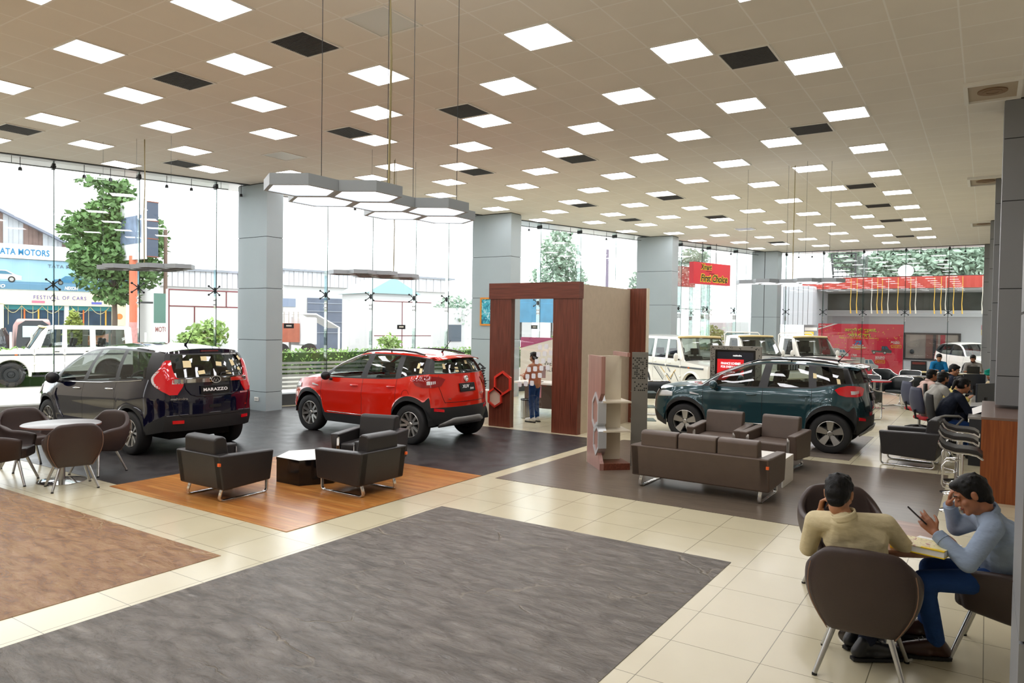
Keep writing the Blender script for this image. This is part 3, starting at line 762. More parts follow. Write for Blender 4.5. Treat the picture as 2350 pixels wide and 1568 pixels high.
# furniture inside the booth
t = thing('reception_desk', 'white topped desk inside the booth', 'desk', (-8.35, 14.6, 0))
MB().bx(-1.0, -.35, .72, .95, .35, .76).build('desktop', M_offw, t); MB().bx(.9, -.35, 0, .95, .35, .72).build('side_panel', M_cream, t); MB().bx(-1, .2, .1, .9, .23, .72).build('modesty_panel', pm('brown panel', '5d463c', .5), t)
MB().bx(-.4, -.36, .42, -.2, -.35, .70).build('pink_card', pm('pink card', 'c98a92', .6), t)
t = thing('wheel_display', 'alloy wheel and tyre standing beside the booth desk', 'wheel', (-7.65, 14.1, .32))
MB().tube([(.24*math.cos(R(a)), 0, .24*math.sin(R(a))) for a in range(0, 360, 15)], .085, 12, closed=True).build('tyre', pm('tyre rubber', '1a1a1b', .7), t, smooth=180)
wm = MB()
for k in range(5):
    a = 2*PI*k/5+.3; c, s_ = math.cos(a), math.sin(a)
    wm.tube([(.03*c, -.03, .03*s_), (.17*c, -.02, .17*s_)], [.03, .02], 6)
wm.tube([(.17*math.cos(R(a)), -.02, .17*math.sin(R(a))) for a in range(0, 360, 15)], .012, 6, closed=True)
wm.build('rim', M_steel, t, smooth=50)
t = thing('monitor', 'pale computer monitor seen from behind on the booth desk', 'monitor', (-8.78, 14.45, .76), R(12))
MB().bx(-.2, -.012, .1, .2, .012, .38).build('screen', pm('pinkish monitor case', '9c8683', .45), t, bevel=.006); MB().bx(-.03, .0, .0, .03, .04, .12).build('neck', M_dkmetal, t); MB().bx(-.12, -.07, 0, .12, .09, .012).build('stand_base', M_dkmetal, t)
t = thing('waste_bin', 'round steel bin under the booth desk', 'bin', (-8.62, 13.75, 0))
MB().lathe([(.13, .0), (.14, .01), (.14, .42), (.12, .43), (.12, .05)], 24).build('body', M_steel, t, smooth=40); MB().lathe([(.145, .40), (.145, .43)], 24, caps=False).build('rim', M_dkmetal, t)
pb = thing('poster_board', 'cream wall poster headed WE WILL inside the booth', 'poster', (-8.9, 15.6, 0))
MB().bx(-1.1, 0, .6, .45, .04, 1.78).build('board', pm('cream poster', 'e6e0d2', .6), pb)
MB().prism([(-1.1, 1.78), (.0, 1.78), (-1.1, 1.5)], -.004, -.001, ax='y').build('pink_corner', pm('magenta print', 'b0527a', .6), pb)
text('WE\nWILL', 'lettering', pm('grey print', '6b6b6b', .6), pb, .36, .26, frame_m((-.28, -.006, 1.06), (1, 0, 0), (0, 0, 1)))
tl = MB()
for k in range(12): tl.bx(-.1, -.005, 1.25+k*.03, .12+.05*math.sin(k*2.), -.001, 1.258+k*.03)
tl.build('small_print', pm('grey print', '6b6b6b', .6), pb)
t = thing('display_screen', 'tall yellow and black patterned screen inside the booth', 'screen', (-8.3, 15.75, 0))
MB().bx(.0, 0, .2, .12, .05, 1.78).build('black_band', M_bk, t); MB().bx(.12, 0, .2, .55, .05, 1.78).build('yellow_panel', pm('mustard panel', 'c6ae62', .5), t); MB().bx(.55, 0, .2, .62, .05, 1.78).build('black_band', M_bk, t); MB().bx(.12, -.005, 1.02, .55, -.001, 1.05).build('black_line', M_bk, t)
t = thing('figurine', 'black lattice figurine standing beside the portal', 'figurine', (-8.95, 12.5, 0))
MB().bx(-.18, -.18, 0, .18, .18, .70).build('plinth', M_offw, t)
fg = MB(); rnd = random.Random(3)
for k in range(9):
    z = .72+k*.055; x = .03*math.sin(k*.8)
    fg.tube([(x+.05*math.cos(R(a)), .05*math.sin(R(a)), z+.015*math.sin(R(a*3))) for a in range(0, 360, 45)], .011, 5, closed=True); fg.tube([(x+.05, 0, z), (x-.04, .01, z+.06)], .01, 5)
fg.tube([(0, 0, 1.19), (-.1, 0, 1.26), (-.13, 0, 1.22)], .018, 6)
fg.build('lattice', M_bk, t)

# ------------------------------------------------------------------ shelf unit with hexagon cut-outs, perforated steel shelf
t = thing('display_shelf', 'pink brown display shelf with hexagon cut-outs beside the portal', 'shelf', (-4.84, 9.72, 0))
ang = math.atan2(9.43-9.96, -4.59+5.09)
t.rotation_euler = (0, 0, ang)
# local x along the end panel, local y back
O1 = [(-.34, .0), (.34, .0), (.34, .14), (.22, .36), (.30, .50), (.30, .62), (.18, .70), (.18, .74), (.27, .84), (.27, 1.0), (.15, 1.1), (.15, 1.15), (.34, 1.15+.12), (.34, 1.66), (-.34, 1.66)]
O1 = [(-.34, 0), (.34, 0), (.34, .10), (.2, .27), (.2, .98), (.34, 1.12), (.34, 1.66), (-.34, 1.66)]
MB().prism(O1, -.06, .0, ax='y').build('end_panel', M_venp, t)
MB().bx(-.345, -.062, 0, -.33, .002, 1.66).build('edge_strip', M_cream, t)
for hx, hz, r, fill in ((.1, .83, .3, False), (.16, .44, .25, True)):
    O = [(hx+r*.62*math.sin(R(60*k)), hz+r*math.cos(R(60*k))) for k in range(6)]; I = [(hx+r*.48*math.sin(R(60*k)), hz+r*.8*math.cos(R(60*k))) for k in range(6)]
    MB().ring(O, I, -.075, .05, ax='y').build('hexagon_frame', pm('silver hexagon frame', 'cfd2d4', .3, metal=.5), t)
    if fill: MB().prism(I, .03, .05, ax='y').build('niche_back', pm('warm niche', 'b98f58', .6), t)
MB().bx(-.05, .0, .1, -.01, .36, 1.66).build('centre_wall', M_cream, t)
MB().bx(-.34, .0, 0, .34, .40, .1).build('plinth', M_venx, t)
for z in (.55, .98): MB().bx(-.3, .0, z, .3, .42, z+.025).build('shelf_board', M_cream, t)
MB().prism([(-.34, 1.66), (.34, 1.66), (.34, 1.72), (-.34, 1.72)], .33, .37, ax='y').build('rear_cap', M_venp, t)
t = thing('perforated_shelf', 'grey perforated metal panel with glass shelves behind the pink brown shelf', 'shelf', (-4.33, 10.08, 0), R(30))
m = MB(); rnd = random.Random(5); M_perf = pm('grey perforated metal', '8b8880', .4, metal=.5)
m.bx(-.12, 0, 0, .12, .02, 1.72, M_perf)
for zone in ((1.15, 1.68), (.06, .42)):
    n = 8
    for i in range(n):
        for j in range(int((zone[1]-zone[0])/.03)):
            if rnd.random() < .42:
                x = -.115+i*.0285; z = zone[0]+j*.03; m.prism([(x, z), (x+.013, z-.013), (x+.026, z), (x+.013, z+.013)], -.003, -.001, M_bk, ax='y')
m.build('panel', M_perf, t)
for z in (.48, .68, .88, 1.1): MB().bx(-.1, .02, z, .26, .36, z+.012).build('glass_shelf', glass('smoky shelf glass', (.6, .66, .64), .12), t)

OA_ = math.atan2(GD.y, GD.x)
# ------------------------------------------------------------------ hanging red sign, framed picture, socket, screen kiosk
t = thing('hanging_sign', 'red and yellow double sided sign hanging from the ceiling', 'sign', (-8.84, 27.05, 4.11), OA_)
w, h = 2.26, .8
MB().bx(-w/2, -.1, -h/2, w/2, .1, h/2).build('box', M_red, t)
for sx in (-.5, .35): MB().cyl((sx, 0, h/2), (sx, 0, CEIL-4.12), .012, n=8).build('rod', M_dkmetal, t)
def sgn(s, x, z, w_, h_, mat, yoff, bold=0., shear=0.): text(s, 'lettering', mat, t, w_, h_, frame_m((x, yoff, z), (1, 0, 0), (0, 0, 1)), .001, bold, 1., shear)
for (s, x, z, w_, h_) in (('Xmart', -.38, .24, .66, .2), ('First Choice', .12, -.17, 1.64, .27)):
    sgn(s, x, z, w_*1.05, h_*1.2, M_yellow, -.103, .09, .2); sgn(s, x, z, w_, h_, M_bk, -.108, .02, .2)
sgn('Powered by', -.22, .08, .34, .06, M_bk, -.105); sgn('Mahindra', -.02, .0, .34, .06, M_bk, -.105)
t = thing('framed_picture', 'turquoise picture in an orange frame on the second grey column', 'picture', (-12.13, 17.18, 2.46))
MB().ring([(-.3, -.41), (.3, -.41), (.3, .41), (-.3, .41)], [(-.25, -.36), (.25, -.36), (.25, .36), (-.25, .36)], -.03, 0, ax='y').build('frame', pm('orange frame', 'd98a2c', .4), t)
m = bpy.data.materials.new('turquoise picture'); m.use_nodes = True; nt_ = m.node_tree
n_ = nd(nt_, 'ShaderNodeTexNoise', i_Scale=7., i_Detail=4., i_Distortion=1.5); tc_ = nd(nt_, 'ShaderNodeTexCoord'); nt_.links.new(tc_.outputs['Object'], n_.inputs['Vector'])
rp_ = nd(nt_, 'ShaderNodeValToRGB'); rp_.color_ramp.elements[0].color = (*s2l('1b6f8c'), 1); rp_.color_ramp.elements[1].color = (*s2l('cfeaf0'), 1); rp_.color_ramp.elements[0].position = .38; rp_.color_ramp.elements[1].position = .66
e_ = rp_.color_ramp.elements.new(.5); e_.color = (*s2l('3fb6c9'), 1)
nt_.links.new(n_.outputs[0], rp_.inputs[0]); nt_.links.new(rp_.outputs[0], nt_.nodes['Principled BSDF'].inputs['Base Color'])
MB().bx(-.25, -.015, -.36, .25, -.005, .36).build('print', m, t)
t = thing('wall_socket', 'white socket plate low on the first grey column', 'socket', (-14.22, 10.785, .27))
MB().bx(-.075, -.012, -.045, .075, 0, .045).build('plate', M_offw, t, bevel=.003)
sm_ = MB()
for k in range(3): sm_.bx(-.055+k*.04, -.014, -.02, -.03+k*.04, -.011, .02)
sm_.build('inserts', pm('grey inserts', '9a9a98', .5), t)
t = thing('screen_kiosk', 'screen in a perforated steel frame behind the green car', 'screen', (-4.91, 17.0, 0))
MB().ring([(-.59, .45), (.59, .45), (.59, 1.67), (-.59, 1.67)], [(-.47, .6), (.47, .6), (.47, 1.58), (-.47, 1.58)], -.04, .06, ax='y').build('frame', M_perf, t)
pf = MB(); rnd = random.Random(9)
for k in range(420):
    x = rnd.uniform(-.57, .57); z = rnd.uniform(.5, 1.65)
    if abs(x) < .485 and .6 < z < 1.595: continue
    pf.bc(x, -.042, z, .018, .003, .018)
pf.build('perforation', M_bk, t)
MB().bx(-.47, -.02, .6, .47, .04, 1.58).build('bezel', pm('glossy black bezel', '08080a', .15), t)
sc_m = pm('dark screen', '14161d', .2, emit='14161d', estr=.6); MB().bx(-.42, -.024, .64, .42, -.021, 1.53).build('display', sc_m, t)
MB().bx(-.42, -.027, .70, .2, -.0245, 1.36).build('red_slide', pm('red slide', 'b81d22', .3, emit='b81d22', estr=.7), t)
M_scr = pm('lit white text', 'f2f2f2', .4, emit='f2f2f2', estr=.8)
for s, z, w_, h_ in (('FINANCE SCHEMES', 1.26, .46, .055), ('FOR EVERY NEED!', 1.18, .46, .055), ('MINIMUM', 1.06, .2, .04), ('8.25% INTEREST RATE', 1.0, .36, .045)):
    text(s, 'lettering', M_scr, t, w_, h_, frame_m((-.1, -.03, z), (1, 0, 0), (0, 0, 1)), .0008, .02)
text('mahindra', 'lettering', M_scr, t, .2, .04, frame_m((.05, -.027, 1.45), (1, 0, 0), (0, 0, 1)), .0008, .02)
MB().bx(-.3, -.02, 0, .3, .04, .45).build('stand', M_dkmetal, t)

# ------------------------------------------------------------------ pendant lamps of hexagon modules
LA, LB_ = Vector((.225, .39, 0)), Vector((-.225, .39, 0))
M_alu = pm('satin grey aluminium', 'a9b0b5', .4, metal=.2)
def pendant(label, loc, rz, lit, cells, rods, cable=None):
    t = thing('pendant_lamp', label, 'pendant lamp', loc, rz)
    hh = .075
    for i, j in cells:
        c = LA*i+LB_*j
        O = [(c.x+.259*math.cos(R(30+60*k)), c.y+.259*math.sin(R(30+60*k))) for k in range(6)]; I = [(c.x+.228*math.cos(R(30+60*k)), c.y+.228*math.sin(R(30+60*k))) for k in range(6)]
        md = MB().ring(O, I, 0, hh, ax='z').build('hexagon_module', M_alu, t)
        if lit: MB().prism(I, .006, .012).build('diffuser', emis('pendant diffuser', 'f6f7fb', 2.2), md)
        else: MB().prism(I, hh-.02, hh-.012).build('back_plate', M_dkmetal, md)
    for i, j in rods:
        c = LA*i+LB_*j+Vector((.2, 0, 0))
        MB().cyl((c.x, c.y, hh), (c.x, c.y, CEIL-loc[2]), .0025, n=5).build('suspension_wire', M_dkmetal, t)
    if cable is not None:
        c = LA*cable[0]+LB_*cable[1]+Vector((.12, .1, 0))
        MB().tube([(c.x, c.y, hh), (c.x+.012, c.y, hh+.9), (c.x-.01, c.y, hh+1.4), (c.x, c.y, CEIL-loc[2])], .009, n=6).build('power_cable', pm('yellowish cable', '8d7f53', .6), t)
    return t
CELLS = [(0,0),(1,0),(0,1),(1,1),(2,1),(1,2),(2,2)]
pendant('big lit hexagon pendant lamp hanging nearest the camera', (-3.915, 3.315, 3.0), 0, True, CELLS, [(0,0),(1,0),(2,1),(1,2)], (1, 0))
pendant('unlit hexagon pendant lamp hanging before the tree in the left glass bay', (-13.45, 7.05, 3.0), R(-76), False, CELLS+[(0,2)], [(0,0),(1,1),(2,2)], (1, 1))
pendant('unlit hexagon pendant lamp hanging between the first and second grey columns', (-9.75, 9.7, 3.0), R(10), False, CELLS+[(0,2),(-1,1)], [(0,0),(1,1),(2,1),(1,2)], (1, 1))
pendant('lit hexagon pendant lamp hanging before the fourth grey column', (-4.1, 15.0, 3.0), R(-90), True, CELLS, [(0,0),(1,1),(2,1),(2,2)], (1, 1))
# ------------------------------------------------------------------ cars: body shells lofted from side, plan and section curves, split into parts
def cs(pts):
    """smooth monotone-ish curve through (x, y) pairs"""
    X = np.array([p[0] for p in pts], float); Y = np.array([p[1] for p in pts], float)
    d = np.diff(Y)/np.diff(X); mth = np.zeros(len(X)); mth[0] = d[0]; mth[-1] = d[-1]
    for i in range(1, len(X)-1):
        mth[i] = 0 if d[i-1]*d[i] <= 0 else 2*d[i-1]*d[i]/(d[i-1]+d[i])
    def f(x):
        x = min(max(x, X[0]), X[-1]); i = min(max(int(np.searchsorted(X, x))-1, 0), len(X)-2)
        h = X[i+1]-X[i]; t = (x-X[i])/h
        return float((2*t**3-3*t*t+1)*Y[i]+(t**3-2*t*t+t)*h*mth[i]+(-2*t**3+3*t*t)*Y[i+1]+(t**3-t*t)*h*mth[i+1])
    return f
M_tyre = pm('tyre rubber', '1a1a1b', .7, bump=.1, bscale=60)
M_rim = pm('silver alloy', 'b9b7b2', .3, metal=.85)
M_clad = pm('black plastic cladding', '232425', .55, bump=.05, bscale=300)
M_trim = pm('satin black window trim', '18181a', .35)
M_void = pm('car underside', '0b0b0c', .9)
M_seat = pm('pale grey car upholstery', '8a8781', .8, var=.06, vscale=8)
M_seatd = pm('dark car upholstery', '2a292b', .75, var=.06, vscale=8)
M_dash = pm('dark dashboard', '1e1e20', .6)
M_seam = pm('door gap shadow', '060606', .9)
M_carglass = glass('car side glass', (.70, .76, .74), .06)
M_cardark = glass('dark tinted car glass', (.16, .17, .18), .07)
M_lampred = pm('red lamp lens', 'c4101c', .08, coat=1., emit='c4101c', estr=.12)
M_lampdk = pm('dark red lamp lens', '6f0a12', .08, coat=1.)
M_lampclr = pm('clear lamp lens', 'd9dadb', .08, coat=1.)
M_plate = pm('black number plate', '0e0e10', .3)
M_pltxt = pm('white plate lettering', 'f4f4f4', .4)
M_postit = pm('pale yellow paper', 'f0dfae', .8)
def paint(name, col, metal=.0, rough=.28, coat=1.): return pm(name, col, rough, metal=metal, coat=coat, spec=.5)

def wheel(t, x, y, r, w, style, side, mat=M_rim, nseg=40):
    """tyre with the rim as its child; side = -1 (outer face towards -y) or 1"""
    m = MB(); m.T = Matrix.Translation((x, y, r)) @ Matrix.Rotation(R(90)*(1 if side < 0 else -1), 4, 'X')
    ri = r*.655
    m.lathe([(ri, -w/2), (r*.9, -w/2), (r*.965, -w*.43), (r, -w*.3), (r, w*.3), (r*.965, w*.43), (r*.9, w/2), (ri*1.03, w*.46), (ri, w*.36)], nseg, caps=False)
    tr_ = m.build('wheel', M_tyre, t, smooth=50)
    m = MB(); m.T = Matrix.Translation((x, y, r)) @ Matrix.Rotation(R(90)*(1 if side < 0 else -1), 4, 'X')
    m.lathe([(ri*.99, w*.42), (ri*.955, w*.44), (ri*.93, w*.38), (ri*.9, .0), (ri*.9, -w*.4)], nseg, mat, caps=False)
    m.lathe([(.0, .01), (ri*.62, .01), (ri*.62, .0)], 24, pm('brake disc', '3b3b3d', .4, metal=.7), caps=False)
    m.lathe([(.0, -w*.3), (ri*.92, -w*.3)], 24, M_void, caps=False)
    d0 = w*.30
    def spoke(a, w0, w1, r0=.1, r1=.95, tw=0.):
        c, s = math.cos(a), math.sin(a); c2, s2 = math.cos(a+tw), math.sin(a+tw)
        p = lambda q, b, z, cc, ss: (ri*q*cc-b*ss, ri*q*ss+b*cc, z)
        vs = [p(r0, -w0, d0-.01, c, s), p(r0, w0, d0-.01, c, s), p(r1, w1, d0+.025, c2, s2), p(r1, -w1, d0+.025, c2, s2), p(r0, -w0*1.2, d0-.05, c, s), p(r0, w0*1.2, d0-.05, c, s), p(r1, w1*1.2, d0-.03, c2, s2), p(r1, -w1*1.2, d0-.03, c2, s2)]
        m.add(vs, [(0, 1, 2, 3), (0, 4, 5, 1), (1, 5, 6, 2), (2, 6, 7, 3), (3, 7, 4, 0)], mat)
    if style == 'star5':
        for k in range(5): spoke(2*PI*k/5+.3, .032, .062)
    elif style == 'twin':
        for k in range(5):
            for e in (-1, 1): spoke(2*PI*k/5+.3+e*.10, .012, .02, .12, .96, e*.16)
    elif style == 'multi':
        for k in range(5):
            for e in (-1, 1): spoke(2*PI*k/5+.5+e*.22, .024, .021, .1, .96, e*.05)
    else:
        m.lathe([(.0, d0+.0), (ri*.35, d0), (ri*.45, d0-.03), (ri*.8, d0-.02), (ri*.93, d0+.02)], 24, mat, caps=False)
        for k in range(5):
            a = 2*PI*k/5; m.bc(ri*.3*math.cos(a), ri*.3*math.sin(a), d0+.004, .02, .02, .012, M_clad)
    m.lathe([(ri*.2, d0-.05), (ri*.19, d0), (ri*.13, d0+.012), (.0, d0+.012)], 16, mat, caps=False)
    if style in ('star5', 'twin', 'multi'):
        for k in range(5):
            a = 2*PI*k/5+.93; m.cyl((ri*.26*math.cos(a), ri*.26*math.sin(a), d0-.02), (ri*.26*math.cos(a), ri*.26*math.sin(a), d0+.004), .011, n=8, m=M_clad)
    m.build('rim', mat, tr_, smooth=35)

class Car:
    doors = True
    def __init__(s, sp): s.__dict__.update(sp); s.setup()
    def setup(s):
        s.fW = cs(s.W); s.fbelt = cs(s.belt); s.ftop = cs(s.top); s.fytop = cs(s.ytop); s.fbot = cs(s.bot); s.fxt = cs(s.xt); s.fclad = cs(s.clad)
        s.fpf = cs(s.pf); s.fpr = cs(s.pr); s.fcrown = cs(s.crown)
        s.prof = cs(getattr(s, 'section', [(0, .945), (.25, .985), (.5, 1.), (.7, .997), (.8, .985), (1., .95)]))
    def z0(s, x):
        z = s.fbot(x)
        for xw in s.wheels:
            d = s.arch**2-(x-xw)**2
            if d > 0: z = max(z, s.r+math.sqrt(d))
        return z
    def low(s, x, z, extra=0.):
        zb = s.fbelt(x); zn = (z-.25)/(zb-.25)
        y = s.fW(x)*s.prof(min(1, max(0, zn)))+extra
        for xw in s.wheels: y += s.flare*math.exp(-((x-xw)/.36)**2)*(1-min(1, max(0, (zn-.5)/.5)))
        return y
    def xshift(s, x, z):
        a = max(0, 1-(x-s.xs[0])/.55); b = max(0, 1-(s.xs[-1]-x)/.5)
        return x+s.fpf(z)*a*a-s.fpr(z)*b*b
    def side(s, xb, row):
        k, v = row
        if k == 'L':
            z0 = s.z0(xb); t = s.fclad(xb); zb = s.fbelt(xb); zc = min(z0+t, zb-.02)
            if v <= 0: z = z0+(zc-z0)*(v+1); ex = s.cladout
            else: z = zc+(zb-zc)*v; ex = s.cladout*max(0, 1-v*14)
            return Vector((s.xshift(xb, z), s.low(xb, z, ex), z))
        zb = s.fbelt(xb); xt = s.fxt(xb); zt = max(s.ftop(xt), zb+1e-4); z = zb+(zt-zb)*v
        yb = s.low(xb, zb); yt = s.fytop(xt); h = (zt-zb)
        y = yb+(yt-yb)*v+s.bow*math.sin(PI*v)*min(1, h/.3)
        if v > .9: y -= (v-.9)*.15*min(1, h/.3)
        x = xb+(xt-xb)*v
        return Vector((s.xshift(x, z), y, z))
    ROWS = [('L', -1), ('L', -.5), ('L', 0)]+[('L', v) for v in (.03, .12, .24, .36, .48, .58, .66, .72, .78, .84, .9, .95, 1.)]+[('G', v) for v in (.05, .18, .34, .5, .66, .8, .9, .95, 1.)]
    def stations(s, n=.09):
        keys = sorted(set([s.xs[0], s.xs[-1]]+[x for a in s.windows for x in a[:2]]+[x+e for x in s.seams for e in (-.004, .004)]+[x for xw in s.wheels for x in (xw-s.arch, xw+s.arch)]+[s.cowl, s.header_b]))
        out = []
        for a, b in zip(keys, keys[1:]):
            k = max(1, int(math.ceil((b-a)/n)))
            near = any(a >= xw-s.arch-1e-6 and b <= xw+s.arch+1e-6 for xw in s.wheels)
            if near: k = max(k, int(math.ceil((b-a)/.045)))
            out += [a+(b-a)*i/k for i in range(k)]
        return out+[keys[-1]]
    def build(s, t):
        ST = s.stations(s.step); RW = s.ROWS; M = {}
        def mb(p): return M.setdefault(p, MB())
        P = [[s.side(x, r) for r in RW] for x in ST]; s.P = P; s.ST = ST
        nr = len(RW)
        def rc(j): return (RW[j][0], (RW[j][1]+RW[j+1][1])/2) if RW[j][0] == RW[j+1][0] else ('G', .02)
        for i in range(len(ST)-1):
            xc = (ST[i]+ST[i+1])/2
            for j in range(nr-1):
                k, v = rc(j); part = 'body'
                if k == 'L':
                    if v < 0: part = 'cladding' if s.cladding else 'body'
                    if any(abs(xc-x) < .003 for x in s.seams) and -1 < v: part = 'door_gap'
                else:
                    if s.fbelt(xc) > s.ftop(s.fxt(xc))-.002: continue
                    part = 'window_frame' if s.blackframe and v < .95 else 'body'
                    if v < .05: part = 'window_frame'
                    for w in s.windows:
                        if w[0] < xc < w[1]:
                            if .05 < v < .9: part = w[2]
                if xc < s.cowl and k == 'G': continue
                if getattr(s, 'cab_end', None) and k == 'G' and xc > s.cab_end: continue
                q = [P[i][j], P[i+1][j], P[i+1][j+1], P[i][j+1]]
                key = part
                if part in ('side_glass', 'dark_glass'): key = part+'#%d' % [w[0] < xc < w[1] for w in s.windows].index(True)
                if part == 'cladding': key = part+'#'+str(sum(xc > xw for xw in s.wheels))
                if part == 'body' and k == 'L' and v > 0 and s.doors:
                    for d_ in range(len(s.seams)-1):
                        if s.seams[d_] < xc < s.seams[d_+1]: key = 'door#%d' % d_
                two = key in ('body', 'door_gap')
                mb(key if two else key+'#l').add([(p.x, -p.y, p.z) for p in q], [(0, 1, 2, 3)])
                mb(key if two else key+'#r').add([(p.x, p.y, p.z) for p in q], [(3, 2, 1, 0)])
        # top strip: hood, windscreen, roof
        jt = nr-1; jb = next(j for j in range(nr) if RW[j] == ('L', 1.))
        C = [-1, -.94, -.8, -.6, -.4, -.2, 0, .2, .4, .6, .8, .94, 1]
        def topP(i, c):
            p = P[i][jt] if ST[i] >= s.cowl else P[i][jb]
            xx = ST[i]; cr = s.fcrown(p.x); ax = abs(c)
            bx = s.wbow*max(0, 1-abs(s.fxt(xx)-s.cowl-.25)/.6) if xx >= s.cowl-.15 else s.hbow*max(0, 1-(xx-s.xs[0])/.6)
            return (p.x-bx*(1-ax**2.2), p.y*c, p.z+cr*(1-ax**2.4))
        for i in range(len(ST)-1):
            xc = (ST[i]+ST[i+1])/2
            for k in range(len(C)-1):
                cc = (C[k]+C[k+1])/2; part = 'body' if xc > s.cowl or not s.doors else 'bonnet'
                if s.cowl+.001 < xc < s.header_b: part = 'windscreen' if abs(cc) < .94 else 'body'
                if getattr(s, 'cab_end', None) and xc > s.cab_end: continue
                mb(part).add([topP(i, C[k]), topP(i, C[k+1]), topP(i+1, C[k+1]), topP(i+1, C[k])], [(0, 3, 2, 1)])
        # rear and front faces
        CR_ = [-1, -.97, -.9, -.8, -.66, -.5, -.33, -.16, 0, .16, .33, .5, .66, .8, .9, .97, 1]
        def endP(i, j, c, sg, b, p_):
            p = P[i][j]; return Vector((p.x+sg*b*(1-abs(c)**p_), p.y*c, p.z+(s.fcrown(p.x)*(1-abs(c)**2.4) if RW[j] == ('G', 1.) else 0)))
        s.rear = lambda j, c: endP(len(ST)-1, j, c, 1, s.rbulge, s.rpow)
        s.front = lambda j, c: endP(0, j, c, -1, s.fbulge, s.fpow)
        for j in range(nr-1):
            k, v = rc(j)
            for a in range(len(CR_)-1):
                cc = abs((CR_[a]+CR_[a+1])/2)
                part = 'body'
                if k == 'L' and v < 0 and s.cladding: part = 'bumper#rear'
                if k == 'G':
                    part = 'window_frame#rear' if v < .95 else 'body'
                    if cc < .9 and .05 < v < .9: part = s.rearglass
                    elif s.rearbody and cc >= .9: part = 'body'
                if not (getattr(s, 'cab_end', None) and k == 'G'):
                    q = [s.rear(j, CR_[a]), s.rear(j, CR_[a+1]), s.rear(j+1, CR_[a+1]), s.rear(j+1, CR_[a])]
                    mb(part).add(q, [(0, 1, 2, 3)])
                if k == 'L':
                    q = [s.front(j, CR_[a]), s.front(j, CR_[a+1]), s.front(j+1, CR_[a+1]), s.front(j+1, CR_[a])]
                    part = 'bumper#front' if v < 0 and s.cladding else 'body'
                    mb(part).add(q, [(3, 2, 1, 0)])
        mats = dict(body=s.paint, door=s.paint, bonnet=s.paint, cladding=M_clad, bumper=M_clad, door_gap=M_seam, window_frame=s.framemat, side_glass=M_carglass, dark_glass=M_cardark, windscreen=M_carglass, rear_glass=s.rearmat)
        nm = dict(body='body', door='door', bonnet='bonnet', cladding='cladding', bumper='bumper', door_gap='door_gap', window_frame='window_frame', side_glass='side_window', dark_glass='quarter_window', windscreen='windscreen', rear_glass='rear_window')
        for p, m in M.items():
            p = p.split('#')[0]; o = m.build(nm[p], mats[p], t, smooth=32)
            if p in ('cladding', 'bumper'): o['label'] = 'black plastic lower trim'
        # wheels, wells, chassis
        for xw in s.wheels:
            for sd in (-1, 1):
                yo = s.fW(xw)*.985+s.flare
                wheel(t, xw, sd*(yo-s.tw/2-.01), s.r, s.tw, s.rimstyle, sd, s.rimmat)
                m = MB(); ra = s.arch+.012; A = [i*PI/14 for i in range(15)]
                G = [[(xw+ra*math.cos(a), sd*y_, s.r+ra*math.sin(a)) for a in A] for y_ in (yo-.38, yo-.04)]
                m.grid(G); m.add([(xw, sd*(yo-.38), s.r)]+G[0], [(0, i, i+1) for i in range(1, 15)]); m.build('wheel_well', M_void, t)
        L = s.xs[-1]
        MB().bx(.35, -.52, s.fbot(1.5)+.02, L-.25, .52, s.r+.14).build('underbody_block', M_void, t)  # plain dark underbody box, added to block light between the wheels
        s.interior(t)
        return t
    def interior(s, t):
        m = MB(); e = getattr(s, 'cab_end', None) or s.xs[-1]-.3
        m.bx(s.cowl, -.62, .40, e, .62, .46); m.build('cabin_floor', M_dash, t)
        zb = s.fbelt(s.cowl+.3)
        d = MB(); d.prism([(s.cowl+.0, .6), (s.cowl+.5, .62), (s.cowl+.46, zb-.05), (s.cowl+.1, zb-.02)], -.66, .66, ax='y'); d.build('dashboard', M_dash, t, bevel=.03)
        sw = MB(); cx = s.cowl+.62
        sw.tube([(cx+.18*math.cos(R(a))*.35, .36+.18*math.sin(R(a)), zb-.05+.17*math.cos(R(a))) for a in range(0, 360, 20)], .016, 6, closed=True); sw.tube([(cx-.12, .36, zb-.15), (cx, .36, zb-.05)], .02, 6)
        sw.build('steering_wheel', M_dash, t, smooth=60)
        for xr, ys in s.seats:
            for y in ys:
                q = MB(); q.bx(xr-.05, y-.24, .52, xr+.48, y+.24, .68)
                q.prism([(xr+.40, .62), (xr+.56, .62), (xr+.70, zb+.06), (xr+.60, zb+.08)], y-.23, y+.23, ax='y')
                q.prism([(xr+.62, zb+.12), (xr+.72, zb+.12), (xr+.75, zb+.30), (xr+.66, zb+.31)], y-.13, y+.13, ax='y'); q.bx(xr+.63, y-.05, zb+.04, xr+.68, y+.05, zb+.14)
                q.build('seat', s.seatmat, t, bevel=.035, seg=2)
    def surf_side(s, xb, z, off=.0):
        """point on the left flank (y negative) at height z, pushed out by off"""
        zb = s.fbelt(xb)
        if z <= zb: p = Vector((s.xshift(xb, z), s.low(xb, z), z))
        else:
            xt = s.fxt(xb); zt = s.ftop(xt); p = s.side(xb, ('G', min(1, (z-zb)/max(1e-3, zt-zb))))
        return Vector((p.x, p.y+off, p.z))
    def surf_rear(s, y, z, off=.0):
        n = len(s.ROWS); best = None
        for j in range(n-1):
            a, b = s.P[-1][j], s.P[-1][j+1]
            if a.z-1e-6 <= z <= b.z+1e-6:
                f = (z-a.z)/max(1e-6, b.z-a.z); yw = a.y+(b.y-a.y)*f; c = max(-1, min(1, y/yw)); x = a.x+(b.x-a.x)*f
                return Vector((x+s.rbulge*(1-abs(c)**s.rpow)+off, y, z))
        p = s.P[-1][-1]; return Vector((p.x+s.rbulge+off, y, z))
